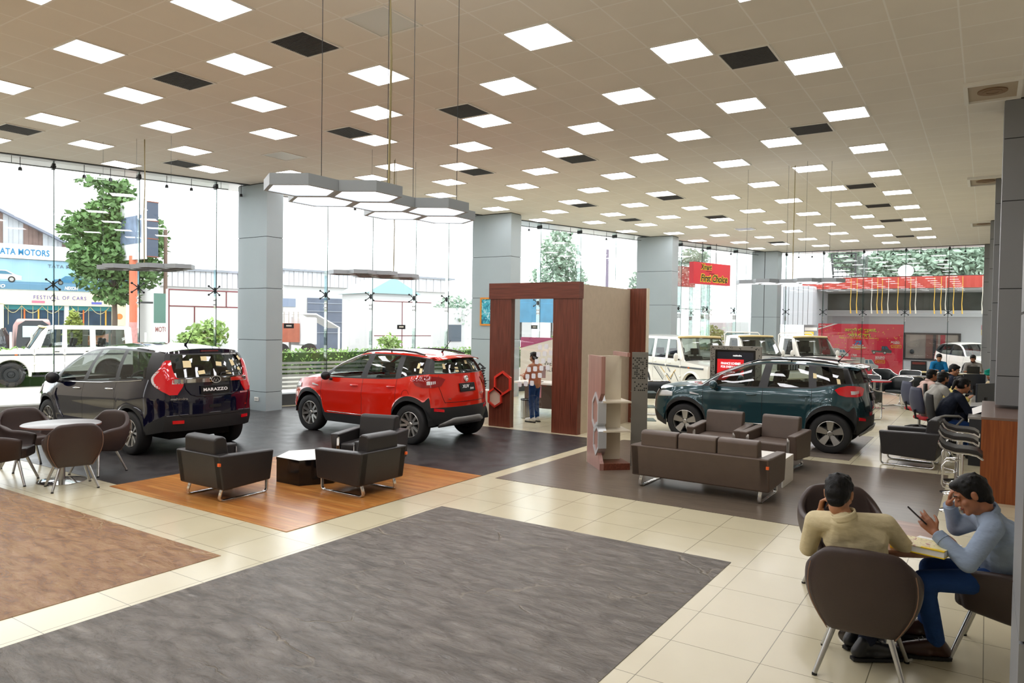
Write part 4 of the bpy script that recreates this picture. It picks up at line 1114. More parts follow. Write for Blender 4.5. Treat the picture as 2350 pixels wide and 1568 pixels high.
    def yrear(s, z):
        for j in range(len(s.ROWS)-1):
            a, b = s.P[-1][j], s.P[-1][j+1]
            if a.z-1e-6 <= z <= b.z+1e-6: return a.y+(b.y-a.y)*(z-a.z)/max(1e-6, b.z-a.z)
        return s.P[-1][-1].y
    def wrap(s, u, z, off):
        """u<0: on the flank, -u in front of the rear corner; u>0: on the rear face, u inboard of the corner"""
        if u <= 0:
            p = s.surf_side(s.xs[-1]+u, z, off); return p+Vector((off*.3*max(0, 1+u/.15), 0, 0))
        yw = s.yrear(z); p = s.surf_rear(yw-u, z, off); return p+Vector((0, off*.5*max(0, 1-u/.1), 0))
    def patch(s, t, name, mat, fn, na=12, nb=6, side=(-1, 1), thick=.02, label=None):
        """fn(a, b) -> (u, z): a conforming patch laid on the rear corner / flank, one mesh per side"""
        for sd in side:
            G = []; G2 = []
            for i in range(na+1):
                r = []; r2 = []
                for j in range(nb+1):
                    u, z = fn(i/na, j/nb); p = s.wrap(u, z, .012); q = s.wrap(u, z, -thick)
                    r.append((p.x, sd*p.y, p.z)); r2.append((q.x, sd*q.y, q.z))
                G.append(r); G2.append(r2)
            m = MB().grid(G)
            B = [G[i][0] for i in range(na+1)]+[G[na][j] for j in range(1, nb+1)]+[G[i][nb] for i in range(na-1, -1, -1)]+[G[0][j] for j in range(nb-1, 0, -1)]
            B2 = [G2[i][0] for i in range(na+1)]+[G2[na][j] for j in range(1, nb+1)]+[G2[i][nb] for i in range(na-1, -1, -1)]+[G2[0][j] for j in range(nb-1, 0, -1)]
            m.grid([B, B2], wrap=True)
            o = m.build(name, mat, t, smooth=50, fix=True)
            if label: o['label'] = label
    def rear_M(s, y, z, off=.004):
        p = s.surf_rear(y, z, off); a = s.surf_rear(y, z+.03, off); b = s.surf_rear(y, z-.03, off); l = s.surf_rear(y+.05, z, off); r = s.surf_rear(y-.05, z, off)
        return frame_m(p, (l-r), (a-b))            # local x to the car's +y: seen from behind that is to the right
    def handle(s, t, x, z, mat, side=(-1, 1)):
        for sd in side:
            p = s.surf_side(x, z, .0); m = MB()
            m.tube([(p.x-.09, sd*(p.y-.004), z), (p.x-.07, sd*(p.y+.026), z), (p.x+.06, sd*(p.y+.028), z+.004), (p.x+.09, sd*(p.y-.004), z+.004)], [.010, .014, .014, .010], 8)
            m.build('door_handle', mat, t, smooth=60)
    def mirror(s, t, x, z, mat, sz=(.075, .10, .085), mglass=True):
        for sd in (-1, 1):
            y = s.surf_side(x, s.fbelt(x)).y; m = MB()
            m.tube([(x+.04, sd*(y-.03), z-.05), (x+.01, sd*(y+.06), z-.03)], [.02, .025], 8, M_clad)
            m.T = Matrix.Translation((x-.01, sd*(y+.13), z+.03)); m.ell((0, 0, 0), sz, 14, 10, mat); m.T = Matrix.Identity(4)
            m.build('wing_mirror', mat, t, smooth=60)

# ---- the two small SUVs
XUV = dict(xs=(.20, 3.80), L=3.995, r=.347, tw=.215, arch=.415, wheels=(.83, 3.43), flare=.014, bow=.02, cowl=1.14, header_b=1.78,
    W=[(.2, .70), (.35, .79), (.6, .865), (.83, .888), (1.3, .897), (2.2, .90), (3., .897), (3.43, .888), (3.65, .845), (3.8, .77)],
    belt=[(.2, .92), (.4, .975), (.8, 1.03), (1.14, 1.06), (1.6, 1.065), (2.4, 1.085), (3.1, 1.12), (3.4, 1.18), (3.8, 1.23)],
    xt=[(.2, .2), (1.14, 1.14), (1.35, 1.48), (1.78, 1.98), (2.25, 2.33), (3.1, 3.05), (3.45, 3.36), (3.8, 3.66)],
    top=[(1.14, 1.061), (1.48, 1.29), (1.75, 1.42), (1.98, 1.505), (2.35, 1.56), (2.8, 1.565), (3.3, 1.54), (3.66, 1.50)],
    ytop=[(.2, .70), (1.14, .83), (1.48, .735), (1.98, .635), (2.5, .635), (3.2, .61), (3.66, .57)],
    bot=[(.2, .30), (.45, .24), (1.0, .235), (3.0, .245), (3.4, .27), (3.8, .36)],
    clad=[(.2, .22), (.42, .10), (.6, .075), (1.1, .08), (1.3, .16), (2.9, .17), (3.05, .08), (3.7, .09), (3.8, .30)], cladding=True, cladout=.012,
    pf=[(.2, .10), (.4, .02), (.6, .0), (.8, .03), (1., .12)], pr=[(.3, .06), (.5, .0), (.82, .0), (1.0, .03), (1.23, .06), (1.55, .0)],
    crown=[(.2, .05), (.8, .075), (1.14, .04), (1.5, .03), (2., .05), (3., .06), (3.7, .05)], wbow=.16, hbow=.14, rbulge=.19, rpow=2.6, fbulge=.2, fpow=2.4,
    windows=[(1.36, 2.20, 'side_glass'), (2.36, 3.07, 'side_glass'), (3.20, 3.70, 'dark_glass')], seams=(1.18, 2.28, 3.12), rearglass='rear_glass', rearmat=M_carglass, rearbody=False, blackframe=True, framemat=M_trim,
    step=.09, rimstyle='multi', rimmat=M_rim, seats=[(1.75, (-.36, .36)), (2.6, (-.36, .36))], seatmat=M_seatd,
    section=[(0, .95), (.2, .985), (.45, .995), (.6, .992), (.68, 1.004), (.76, .99), (.88, .975), (1., .945)])
def xuv(label, loc, rz, pnt, rim, red):
    c = Car(dict(XUV, paint=pnt, rimstyle=rim))
    t = thing('suv', label, 'car', loc, rz, None); c.build(t)
    # tail lamps wrap round the corner, clear core inside
    def lamp(a, b):
        u = -.30+a*.56; lo = 1.005+.05*max(0, (.35-a)/.35)+.035*max(0, (a-.6)/.4); hi = 1.195-.05*max(0, (.4-a)/.4)-.03*max(0, (a-.55)/.45)
        if a < .12: lo, hi = lo+(1.12-lo)*(1-a/.12), hi+(1.12-hi)*(1-a/.12)
        if a > .85: lo, hi = lo+(1.14-lo)*((a-.85)/.15), hi+(1.14-hi)*((a-.85)/.15)
        return u, lo+(hi-lo)*b
    c.patch(t, 'tail_lamp', pm('deep red lamp lens', '8f0713', .06, coat=1.) if red else M_lampred, lamp, 20, 6)
    c.patch(t, 'reverse_lamp', M_lampclr, lambda a, b: (-.02+a*.14, 1.045+.03*a+(.06-.02*a)*b), 6, 3, thick=-.006)
    c.patch(t, 'rear_reflector', M_lampred, lambda a, b: (.05+a*.17, .60-.02*a+.055*b*(1-.2*a)), 6, 2)
    # black lower bumper with a silver skid plate
    m = MB(); G = []
    for i in range(17):
        y = -.60+1.2*i/16; k = abs(y)/.60; lo = .32; hi = .475-.10*max(0, (k-.6)/.4)
        G.append([tuple(c.surf_rear(y, z, .014)) for z in (lo, lo+(hi-lo)*.5, hi)])
    m.grid(G); m.build('skid_plate', pm('silver skid plate', '9c9c9a', .4, metal=.6), t, smooth=60, solid=.02)
    # tailgate gaps
    g = MB()
    gl = [(-.60, 1.20), (-.62, 1.0), (-.585, .84), (-.54, .74), (.54, .74), (.585, .84), (.62, 1.0), (.60, 1.20)]
    pts = []
    for (y0, z0), (y1, z1) in zip(gl, gl[1:]):
        for k in range(6): pts.append(c.surf_rear(y0+(y1-y0)*k/6, z0+(z1-z0)*k/6, .002))
    g.tube(pts, .004, 5); g.build('tailgate_gap', M_seam, t)
    # rear emblem, plate, badge
    em = MB(); em.T = c.rear_M(0, 1.13, .0); em.lathe([(.055, 0), (.055, .018), (.046, .022), (.044, .016), (.0, .016)], 28, caps=False); em.build('emblem', M_chrome, t, smooth=40)
    e2 = MB(); e2.T = c.rear_M(0, 1.13, .018)
    e2.tube([(-.036, -.022, 0), (-.02, .018, 0), (-.004, -.02, 0)], .006, 6); e2.tube([(.036, -.022, 0), (.02, .018, 0), (.004, -.02, 0)], .006, 6); e2.build('emblem_mark', M_chrome, t)
    rM = c.rear_M(0, .985, .012)
    pl = MB(); pl.T = rM; pl.bx(-.21, -.075, -.01, .21, .075, .012); pl.build('number_plate', M_plate, t, bevel=.004)
    text('XUV', 'plate_lettering', M_pltxt, t, .2, .06, rM @ Matrix.Translation((-.05, .015, .013)), .001, .03, 1., .2)
    text('300', 'plate_lettering', M_pltxt, t, .11, .036, rM @ Matrix.Translation((.11, -.028, .013)), .001, .02, 1., .2)
    text('XUV300', 'badge', M_chrome, t, .16, .03, c.rear_M(.42, .86, .004), .002, .01, 1., .2)
    text('W8', 'badge', M_chrome, t, .06, .028, c.rear_M(-.45, .80, .004), .002, .01)
    # spoiler, wiper, roof rails, antenna
    sp_ = MB(); G = []
    for i in range(15):
        y = -.56+1.12*i/14; k = 1-abs(y/.58)**2.6; x = 3.66+.14*k; z = 1.50+.05*(1-abs(y/.57)**2.4)
        G.append([(x-.12, y, z+.012), (x+.04, y, z+.004), (x+.16, y, z-.035), (x+.15, y, z-.05), (x-.02, y, z-.03)])
    sp_.grid(G); sp_.build('spoiler', pnt, t, smooth=40, solid=.008)
    wp = MB(); a, b = c.surf_rear(.02, 1.28, .02), c.surf_rear(-.34, 1.32, .02); wp.tube([c.surf_rear(.05, 1.25, .03), a, b], .010, 6); wp.build('rear_wiper', M_bk, t, smooth=60)
    for sd in (-1, 1):
        rl = MB(); path = [Vector((2.0, sd*.575, 1.530)), Vector((2.12, sd*.575, 1.575)), Vector((2.5, sd*.575, 1.607)), Vector((3.0, sd*.57, 1.607)), Vector((3.3, sd*.56, 1.585)), Vector((3.5, sd*.545, 1.545))]
        for p in path: pass
        rl.tube(path, [.012, .017, .018, .018, .017, .012], 8); rl.tube([(2.72, sd*.575, 1.56), (2.72, sd*.575, 1.60)], .014, 6)
        rl.build('roof_rail', M_trim, t, smooth=60)
    MB().tube([(3.42, 0, 1.585), (3.46, 0, 1.62), (3.62, 0, 1.80)], [.022, .008, .004], 8).build('antenna', M_bk, t, smooth=60)
    c.handle(t, 2.08, .95, pnt); c.handle(t, 3.0, .98, pnt)
    c.mirror(t, 1.42, 1.07, M_trim if red else pnt)
    for sd in (-1, 1):
        fm = MB(); G = [(3.36+.085*math.cos(R(a)), .86+.085*math.sin(R(a))) for a in range(0, 361, 20)]
        if sd < 0: fm.tube([(p.x, -p.y, p.z) for p in (c.surf_side(x, z, .001) for x, z in G[:-1])], .003, 4, closed=True); fm.build('fuel_flap_gap', M_seam, t)
        sl = MB(); sl.tube([(q.x, sd*(q.y+.004), q.z) for q in (c.surf_side(x, .425, .006) for x in (1.36, 1.5, 2., 2.5, 2.78))], [.004, .009, .009, .009, .004], 6); sl.build('sill_strip', M_chrome, t, smooth=60)
        # front lamp and repeater
        hl = MB(); G = []
        for i in range(9):
            x = .23+.34*i/8; lo, hi = .80+.03*i/8, .93-.02*abs(i-4)/4
            G.append([(q.x, sd*q.y, q.z) for q in (c.surf_side(x, lo+(hi-lo)*k/3, .006) for k in range(4))])
        hl.grid(G); hl.build('headlamp', M_lampclr, t, smooth=50, solid=.01, off=0)
        ind = MB(); G = []
        for i in range(4): G.append([(q.x, sd*q.y, q.z) for q in (c.surf_side(.93+.06*i, .90-.004*i+k*.035*(1-i*.22), .004) for k in (0, 1))])
        ind.grid(G); ind.build('side_repeater', M_lampclr, t, solid=.008)
    # yellow slips of paper on the glass
    pp = ((2.95, 1.30), (3.55, 1.32), (3.62, 1.24)) if red else ((3.3, 1.4), (3.55, 1.22), (3.15, 1.3))
    for x, z in pp[1:]:
        p = c.surf_side(x, z, .006); q = c.surf_side(x, z+.09, .006); r_ = c.surf_side(x+.06, z, .006); s_ = c.surf_side(x+.06, z+.08, .006)
        m = MB(); m.add([(v.x, -v.y, v.z) for v in (p, r_, s_, q)], [(0, 1, 2, 3)]); m.build('paper_slip', M_postit, t)
    for y, z, w_, h_ in ((-.2, 1.30, .08, .09), (.1, 1.42, .07, .07), (-.45, 1.36, .05, .1), (.3, 1.32, .05, .06)) if red else ():
        m = MB(); m.T = c.rear_M(y, z, .006); m.bx(-w_/2, -h_/2, 0, w_/2, h_/2, .001); m.build('paper_slip', M_postit, t)
    return t

xuv('glossy red small car with black cladding parked before the glass', (-11.70, 10.36, 0), R(-1.5), paint('red car paint', 'd8230f', .0, .14), 'multi', True)
_g = xuv('dark teal small car with black cladding behind the brown sofa', (-5.52, 13.86, 0), R(1.5), paint('dark teal car paint', '24474f', .35, .15), 'star5', False); _g.scale = (.968,)*3

# ---- the navy people carrier
MPV = dict(xs=(.2, 4.38), r=.335, tw=.215, arch=.395, wheels=(.90, 3.66), flare=.012, bow=.03, cowl=1.02, header_b=1.75,
    W=[(.2, .70), (.4, .80), (.7, .885), (.9, .905), (1.5, .92), (2.6, .925), (3.66, .92), (4.0, .89), (4.2, .845), (4.38, .75)],
    belt=[(.2, .80), (.5, .92), (.8, .99), (1.02, 1.02), (1.6, 1.03), (2.6, 1.07), (3.6, 1.14), (4.0, 1.18), (4.38, 1.20)],
    xt=[(.2, .2), (1.02, 1.02), (1.35, 1.62), (1.75, 2.2), (2.25, 2.5), (3.2, 3.2), (3.9, 3.82), (4.38, 4.2)],
    top=[(1.02, 1.021), (1.62, 1.39), (2.0, 1.56), (2.3, 1.62), (2.8, 1.655), (3.4, 1.65), (4.2, 1.60)],
    ytop=[(.2, .70), (1.02, .84), (1.62, .76), (2.2, .67), (3.0, .67), (3.8, .66), (4.2, .63)],
    bot=[(.2, .28), (.45, .22), (1.2, .22), (3.2, .23), (3.8, .29), (4.38, .40)],
    clad=[(.2, .15), (.5, .06), (1.3, .05), (3.2, .05), (3.9, .06), (4.1, .16), (4.38, .25)], cladding=True, cladout=.006,
    pf=[(.2, .08), (.45, .0), (.7, .03), (.95, .12)], pr=[(.3, .08), (.55, .0), (.85, .0), (1.05, .02), (1.2, .03), (1.6, .0)],
    crown=[(.2, .05), (.8, .08), (1.02, .05), (1.6, .03), (2.3, .05), (3., .06), (4.2, .05)], wbow=.18, hbow=.2, rbulge=.16, rpow=3., fbulge=.22, fpow=2.2,
    windows=[(1.32, 2.14, 'side_glass'), (2.28, 3.18, 'side_glass'), (3.30, 4.02, 'side_glass')], seams=(1.18, 2.21, 3.24), rearglass='rear_glass', rearmat=M_cardark, rearbody=False, blackframe=True, framemat=M_trim,
    step=.09, rimstyle='twin', rimmat=M_rim, seats=[(1.85, (-.38, .38)), (2.7, (-.38, .38)), (3.4, (-.36, .36))], seatmat=M_seatd,
    section=[(0, .94), (.15, .985), (.4, .99), (.55, .985), (.68, 1.0), (.78, .992), (.9, .97), (1., .945)])
M_navy = paint('navy blue car paint', '080a22', .0, .08, 1.)
c = Car(dict(MPV, paint=M_navy)); t = thing('people_carrier', 'glossy navy blue people carrier seen from its rear left corner', 'car', (-14.68, 7.0, 0), R(-1)); c.build(t)
fL = cs([(0, .06), (.45, -.22), (.75, -.08), (1, .02)]); fR = cs([(0, .16), (.3, .23), (.42, .22), (.5, .13), (1, .075)])
c.patch(t, 'tail_lamp', M_lampred, lambda a, b: (fL(b)+(fR(b)-fL(b))*a, .96+.52*b), 10, 18)
c.patch(t, 'tail_lamp_edge', M_lampclr, lambda a, b: (fL(.2+b*.5)-.004+.05*a, .96+.52*(.2+b*.5)), 3, 10, thick=-.004, label='clear inner edge of the red lamp')
c.patch(t, 'reverse_lamp', M_lampclr, lambda a, b: (.08+.15*a, 1.125+.06*b), 5, 3, thick=-.004)
c.patch(t, 'rear_reflector', M_lampred, lambda a, b: (.10+.15*a, .52+.05*b), 5, 2)
ch = MB(); G = []
for i in range(25):
    y = -.62+1.24*i/24; k = max(0, 1-abs(y)/.12)
    G.append([tuple(c.surf_rear(y, z, o)) for z, o in ((1.145+.0*k, .0), (1.138-.012*k, .022), (1.195+.02*k, .026), (1.21+.02*k, .0))])
ch.grid(G); ch.build('chrome_bar', M_chrome, t, smooth=40)
rM = c.rear_M(0, 1.175, .028); em = MB(); em.T = rM; em.ring([(.085*math.cos(a), .058*math.sin(a)) for a in [2*PI*k/28 for k in range(28)]], [(.072*math.cos(a), .046*math.sin(a)) for a in [2*PI*k/28 for k in range(28)]], 0, .02); em.build('emblem', M_chrome, t, smooth=40)
e2 = MB(); e2.T = rM; e2.prism([(.07*math.cos(a), .045*math.sin(a)) for a in [2*PI*k/20 for k in range(20)]], -.002, .004); e2.build('emblem_field', M_bk, t)
e3 = MB(); e3.T = rM; e3.tube([(-.05, -.03, .01), (-.022, .026, .012), (-.004, -.03, .01)], .007, 6); e3.tube([(.05, -.03, .01), (.022, .026, .012), (.004, -.03, .01)], .007, 6); e3.build('emblem_mark', M_chrome, t)
rM = c.rear_M(0, 1.02, .012); m = MB(); m.T = rM; m.bx(-.25, -.065, -.01, .25, .065, .012); m.build('number_plate', M_plate, t, bevel=.003)
text('MARAZZO', 'plate_lettering', M_pltxt, t, .42, .05, rM @ Matrix.Translation((0, 0, .0125)), .001, .04, 1.1)
text('mahindra', 'badge', M_chrome, t, .24, .036, c.rear_M(-.56, .90, .004), .002, .02)
text('MARAZZO', 'badge', M_chrome, t, .20, .026, c.rear_M(.56, .94, .004), .002, .02)
text('M8', 'badge', M_chrome, t, .06, .026, c.rear_M(.6, .74, .004), .002, .02)
g = MB(); gl = [(-.70, 1.12), (-.66, .85), (-.62, .70), (-.52, .62), (.52, .62), (.62, .70), (.66, .85), (.70, 1.12)]; pts = []
for (y0, z0), (y1, z1) in zip(gl, gl[1:]):
    for k in range(8): pts.append(c.surf_rear(y0+(y1-y0)*k/8, z0+(z1-z0)*k/8, .002))
g.tube(pts, .004, 5); g.build('tailgate_gap', M_seam, t)
g = MB(); pts = [c.surf_rear(y, z, .004) for y, z in [(-.48, 1.125), (-.46, 1.04), (-.40, .96), (-.3, .925), (0, .915), (.3, .925), (.40, .96), (.46, 1.04), (.48, 1.125)]]; g.tube(pts, .010, 6); g.build('plate_recess_edge', M_navy, t, smooth=60)
MB().bc(c.surf_rear(0, .76).x-.004, 0, .76, .02, .2, .045).build('tailgate_handle', M_bk, t)
g = MB(); pts = [c.surf_rear(y, z, .004) for y, z in [(-.72, .64), (-.5, .655), (0, .66), (.5, .655), (.72, .64)]]; g.tube(pts, .006, 6); g.build('bumper_line', pm('grey line', '55565c', .4), t)
wp = MB(); wp.tube([c.surf_rear(.10, 1.24, .03), c.surf_rear(.12, 1.27, .035), c.surf_rear(.5, 1.29, .02)], .010, 6); wp.build('rear_wiper', M_bk, t, smooth=60)
for y, z, w_, h_, a in ((-.40, 1.42, .12, .11, 0), (-.12, 1.50, .10, .07, 0), (.12, 1.41, .10, .07, -8), (.38, 1.42, .07, .1, 10), (.56, 1.49, .06, .08, 30), (-.2, 1.29, .11, .06, 6), (.27, 1.27, .10, .05, -10), (.50, 1.31, .06, .07, 20)):
    m = MB(); m.T = c.rear_M(y, z, .006) @ Matrix.Rotation(R(a), 4, 'Z'); m.bx(-w_/2, -h_/2, 0, w_/2, h_/2, .001); m.build('paper_slip', M_postit, t)
text('LIVE YOUNG  LIVE FREE', 'window_lettering', M_pltxt, t, .30, .022, c.rear_M(.36, 1.56, .006), .0005, .02)
MB().bc(c.surf_rear(0, 1.615).x+.01, 0, 1.618, .02, .3, .018).build('brake_light', M_lampdk, t)
MB().tube([(3.7, 0, 1.70), (3.76, 0, 1.735), (3.92, 0, 1.93)], [.025, .009, .004], 8).build('antenna', M_bk, t, smooth=60)
M_chr2 = M_chrome
c.handle(t, 2.02, .94, M_chr2); c.handle(t, 3.08, .99, M_chr2)
c.mirror(t, 1.36, 1.05, M_trim, (.08, .11, .1))
for sd in (-1, 1):
    m = MB(); m.tube([(p.x, sd*(p.y+.004), p.z) for p in (c.surf_side(x, c.fbelt(x)-.003, .002) for x in (1.2, 1.6, 2., 2.4, 2.8, 3.2, 3.6, 3.95))], .008, 6); m.build('chrome_beltline', M_chrome, t, smooth=60)
    m = MB(); pts = [c.surf_side(x, z, .006) for x, z in ((1.30, .90), (1.27, .78), (1.32, .62), (1.42, .50), (1.55, .42))]
    m.tube([(p.x, sd*p.y, p.z) for p in pts], [.006, .018, .022, .018, .006], 8); m.build('door_crease', M_navy, t, smooth=60)
    hl = MB(); G = []
    for i in range(9):
        x = .24+.42*i/8; lo, hi = .70+.1*i/8, .84+.09*i/8
        G.append([(q.x, sd*q.y, q.z) for q in (c.surf_side(x, lo+(hi-lo)*k/3, .006) for k in range(4))])
    hl.grid(G); hl.build('headlamp', M_lampclr, t, smooth=50, solid=.01, off=0)

# ---- white boxy utility vehicles: wagons and single cab pickups
BOL = dict(xs=(.10, 4.06), r=.365, tw=.2, arch=.45, wheels=(.78, 3.40), flare=.02, bow=.0, cowl=1.24, header_b=1.42,
    W=[(.1, .76), (.3, .80), (.8, .825), (1.2, .83), (3.8, .83), (4.06, .81)],
    belt=[(.1, 1.03), (.5, 1.06), (1.24, 1.12), (1.5, 1.14), (4.06, 1.15)],
    xt=[(.1, .1), (1.24, 1.24), (1.42, 1.66), (2.1, 2.12), (3., 3.), (4.06, 4.02)],
    top=[(1.24, 1.121), (1.45, 1.47), (1.66, 1.77), (1.9, 1.80), (3.9, 1.80), (4.02, 1.79)],
    ytop=[(.1, .72), (1.24, .78), (1.45, .745), (1.66, .715), (4.02, .715)],
    bot=[(.1, .42), (.5, .42), (4.06, .44)], clad=[(.1, .10), (4.06, .10)], cladding=False, cladout=.0,
    pf=[(.4, .0), (1., .0)], pr=[(.4, .0), (1.8, .0)],
    crown=[(.1, .03), (1.24, .03), (1.6, .02), (2., .06), (4., .06)], wbow=.03, hbow=.06, rbulge=.04, rpow=6., fbulge=.10, fpow=4.,
    windows=[(1.52, 2.08, 'side_glass'), (2.22, 2.84, 'side_glass'), (3.0, 3.85, 'side_glass')], seams=(1.36, 2.15, 2.92), rearglass='rear_glass', rearmat=M_carglass, rearbody=True, blackframe=False,
    step=.16, rimstyle='steel', rimmat=M_rim, seats=[(1.8, (-.36, .36)), (2.6, (-.36, .36))], seatmat=M_seatd,
    section=[(0, .985), (.3, 1.), (.6, 1.), (.85, 1.), (1., .985)])
M_wht = paint('white car paint', 'eceae2', .0, .3)
M_crm = pm('cream painted roof edge', 'd9c48c', .4)
def bolero(label, loc, rz, cab=False, rim=M_rim, deco=True, name='utility_vehicle'):
    sp = dict(BOL, paint=M_wht, framemat=M_wht, rimmat=rim)
    if cab: sp.update(cab_end=2.35, windows=[(1.52, 2.12, 'side_glass')], seams=(1.36, 2.24), belt=[(.1, 1.03), (.5, 1.06), (1.24, 1.12), (1.5, 1.14), (4.06, 1.14)], seats=[(1.6, (-.36, .36))])
    c = Car(sp); t = thing(name, label, 'car', loc, rz); c.build(t)
    if cab:
        m = MB(); m.bx(2.36, -.72, 1.1, 2.40, .72, 1.82, M_wht); m.bx(2.35, -.5, 1.25, 2.358, .5, 1.65, M_cardark); m.build('cab_rear_wall', M_wht, t)
        m = MB()
        for sd in (-1, 1): m.bx(2.4, sd*.80, .7, 4.06, sd*.78, 1.2)
        m.bx(4.04, -.8, .7, 4.06, .8, 1.2); m.bx(2.4, -.8, .72, 4.06, .8, .76); m.build('cargo_bed', M_wht, t)
        g = MB(); g.tube([(2.44, -.74, 1.15), (2.44, -.74, 1.86), (2.44, -.66, 1.93), (2.44, .66, 1.93), (2.44, .74, 1.86), (2.44, .74, 1.15)], .02, 8); g.build('roll_bar', M_wht, t, smooth=60)
    M_strip = pm('dark side strip', '4a4f55', .5)
    for sd in (-1, 1):
        m = MB()
        for a, b in ((.25, .98), (1.0, 1.35), (1.38, 2.14), (2.17, 2.91), (2.94, 4.0)):
            if cab and a > 2.2: continue
            G = [[(p.x, sd*(p.y), p.z) for p in (c.surf_side(x, z, o) for z, o in ((.93, .0), (.935, .014), (.975, .014), (.98, .0)))] for x in (a, (a+b)/2, b)]
            m.grid(G)
        m.build('side_strip', M_strip, t, smooth=60)
        m = MB(); m.bx(1.3, sd*.62, .28, 2.95, sd*.86, .33); m.bx(1.4, sd*.6, .33, 1.5, sd*.7, .45); m.bx(2.7, sd*.6, .33, 2.8, sd*.7, .45); m.build('side_step', M_clad, t)
        for k, x in ((0, 1.95), (1, 2.78)):
            if cab and k: continue
            p = c.surf_side(x, 1.04); MB().bx(x-.06, sd*(p.y-.005), 1.03, x+.06, sd*(p.y+.025), 1.055).build('door_handle', M_clad if not deco else M_wht, t, bevel=.006)
        for x in (1.36, 2.15)[:1 if cab else 2]:
            for z in (.68, .98):
                p = c.surf_side(x, z); MB().ell((x, sd*(p.y+.01), z), (.05, .022, .035), 10, 6).build('door_hinge', M_wht, t, smooth=60)
        for xw in c.wheels:
            m = MB(); A = [R(a) for a in range(-8, 189, 9)]; yo = c.fW(xw)
            G = [[(xw+r_*math.cos(a), sd*y_, c.r+r_*math.sin(a)) for a in A] for r_, y_ in ((.43, yo-.02), (.455, yo+.045), (.485, yo+.045), (.52, yo-.01))]
            m.grid(G); m.build('wheel_arch', M_wht if deco else M_wht, t, smooth=60)
        ind = c.surf_side(.9, .955, .016); MB().bc(ind.x, sd*ind.y, .957, .07, .012, .03).build('side_indicator', pm('orange lens', 'e2661b', .2), t)
    c.mirror(t, 1.42, 1.2, M_wht, (.05, .075, .12))
    # windscreen rubber, wipers, cream header, front face
    m = MB(); A = [(1.27, -.745, 1.145), (1.66, -.68, 1.755), (1.66, .68, 1.755), (1.27, .745, 1.145)]
    m.tube([(x-.02, y, z+.02) for x, y, z in A], .016, 6, closed=True); m.build('windscreen_rubber', M_bk, t)
    m = MB(); m.tube([(1.70, -.69, 1.79), (1.62, -.66, 1.80), (1.585, -.4, 1.81), (1.575, 0, 1.815), (1.585, .4, 1.81), (1.62, .66, 1.80), (1.70, .69, 1.79)], .035, 8); m.build('roof_front_edge', M_crm, t, smooth=60)
    m = MB()
    for y in (-.35, .25): m.tube([(1.215, y, 1.16), (1.25, y+.02, 1.19), (1.31, y+.45, 1.23)], .009, 5)
    m.build('wiper', M_bk, t)
    m = MB(); m.bx(-.03, -.42, .72, .06, .42, .98, M_bk)
    for k in range(7): m.bx(-.04, -.36+k*.105, .74, -.02, -.30+k*.105, .96, M_chrome)
    m.build('grille', M_bk, t)
    for sd in (-1, 1): MB().bx(-.01, sd*.45, .76, .09, sd*.70, .96).build('headlamp', M_lampclr, t, bevel=.02)
    MB().bx(-.10, -.8, .45, .1, .8, .66).build('bumper', M_wht, t, bevel=.03)
    return t, c
M_line = pm('grey decal', '8d9096', .5); M_gold = pm('gold decal', 'cfa640', .5); M_dline = pm('dark decal', '3f4247', .5)
t, c = bolero('white boxy utility vehicle with striped door decals behind the shelf unit', (-5.72, 19.68, 0), R(142))
def decal(pts, w, mat):
    for (x0, z0), (x1, z1) in zip(pts, pts[1:]):
        for sd in (-1, 1):
            n = 5; d = Vector((x1-x0, z1-z0)).normalized(); q = Vector((-d.y, d.x))*w/2
            G = [[(p.x, sd*p.y, p.z) for p in (c.surf_side(x0+(x1-x0)*k/n+e*q.x, z0+(z1-z0)*k/n+e*q.y, .004) for e in (-1, 1))] for k in range(n+1)]
            m = MB().grid(G); yield sd, m
dm_ = {}
for pts, w_, mat in (([(2.85, .9), (2.3, .52)], .03, M_dline), ([(2.75, .9), (2.25, .56)], .02, M_line), ([(2.65, .9), (2.22, .6)], .02, M_line), ([(2.45, .9), (2.2, .74)], .025, M_gold),
                     ([(2.1, .72), (1.85, .56), (1.7, .8), (1.42, .5), (1.1, .5)], .025, M_dline), ([(2.1, .66), (1.9, .5)], .03, M_gold), ([(1.9, .6), (1.6, .86)], .025, M_gold), ([(2.05, .9), (1.9, .78)], .05, M_line)):
    for sd, m in decal(pts, w_, mat):
        k = mat.name; M_ = dm_.setdefault((k, sd), (MB(), mat))[0]; M_.add(m.v, m.f)
for (k, sd), (m, mat) in dm_.items(): m.build('door_decal', mat, t)
bolero('white single cab pickup behind the screen kiosk', (-5.42, 24.7, 0), R(142), True, name='pickup_truck')
bolero('white single cab pickup before the red banner', (-3.95, 26.1, 0), R(140), True, name='pickup_truck')
bolero('dusty white boxy utility vehicle parked outside, left of the navy car', (-25.4, 9.3, 0), R(71.7), False, M_dkmetal, False)
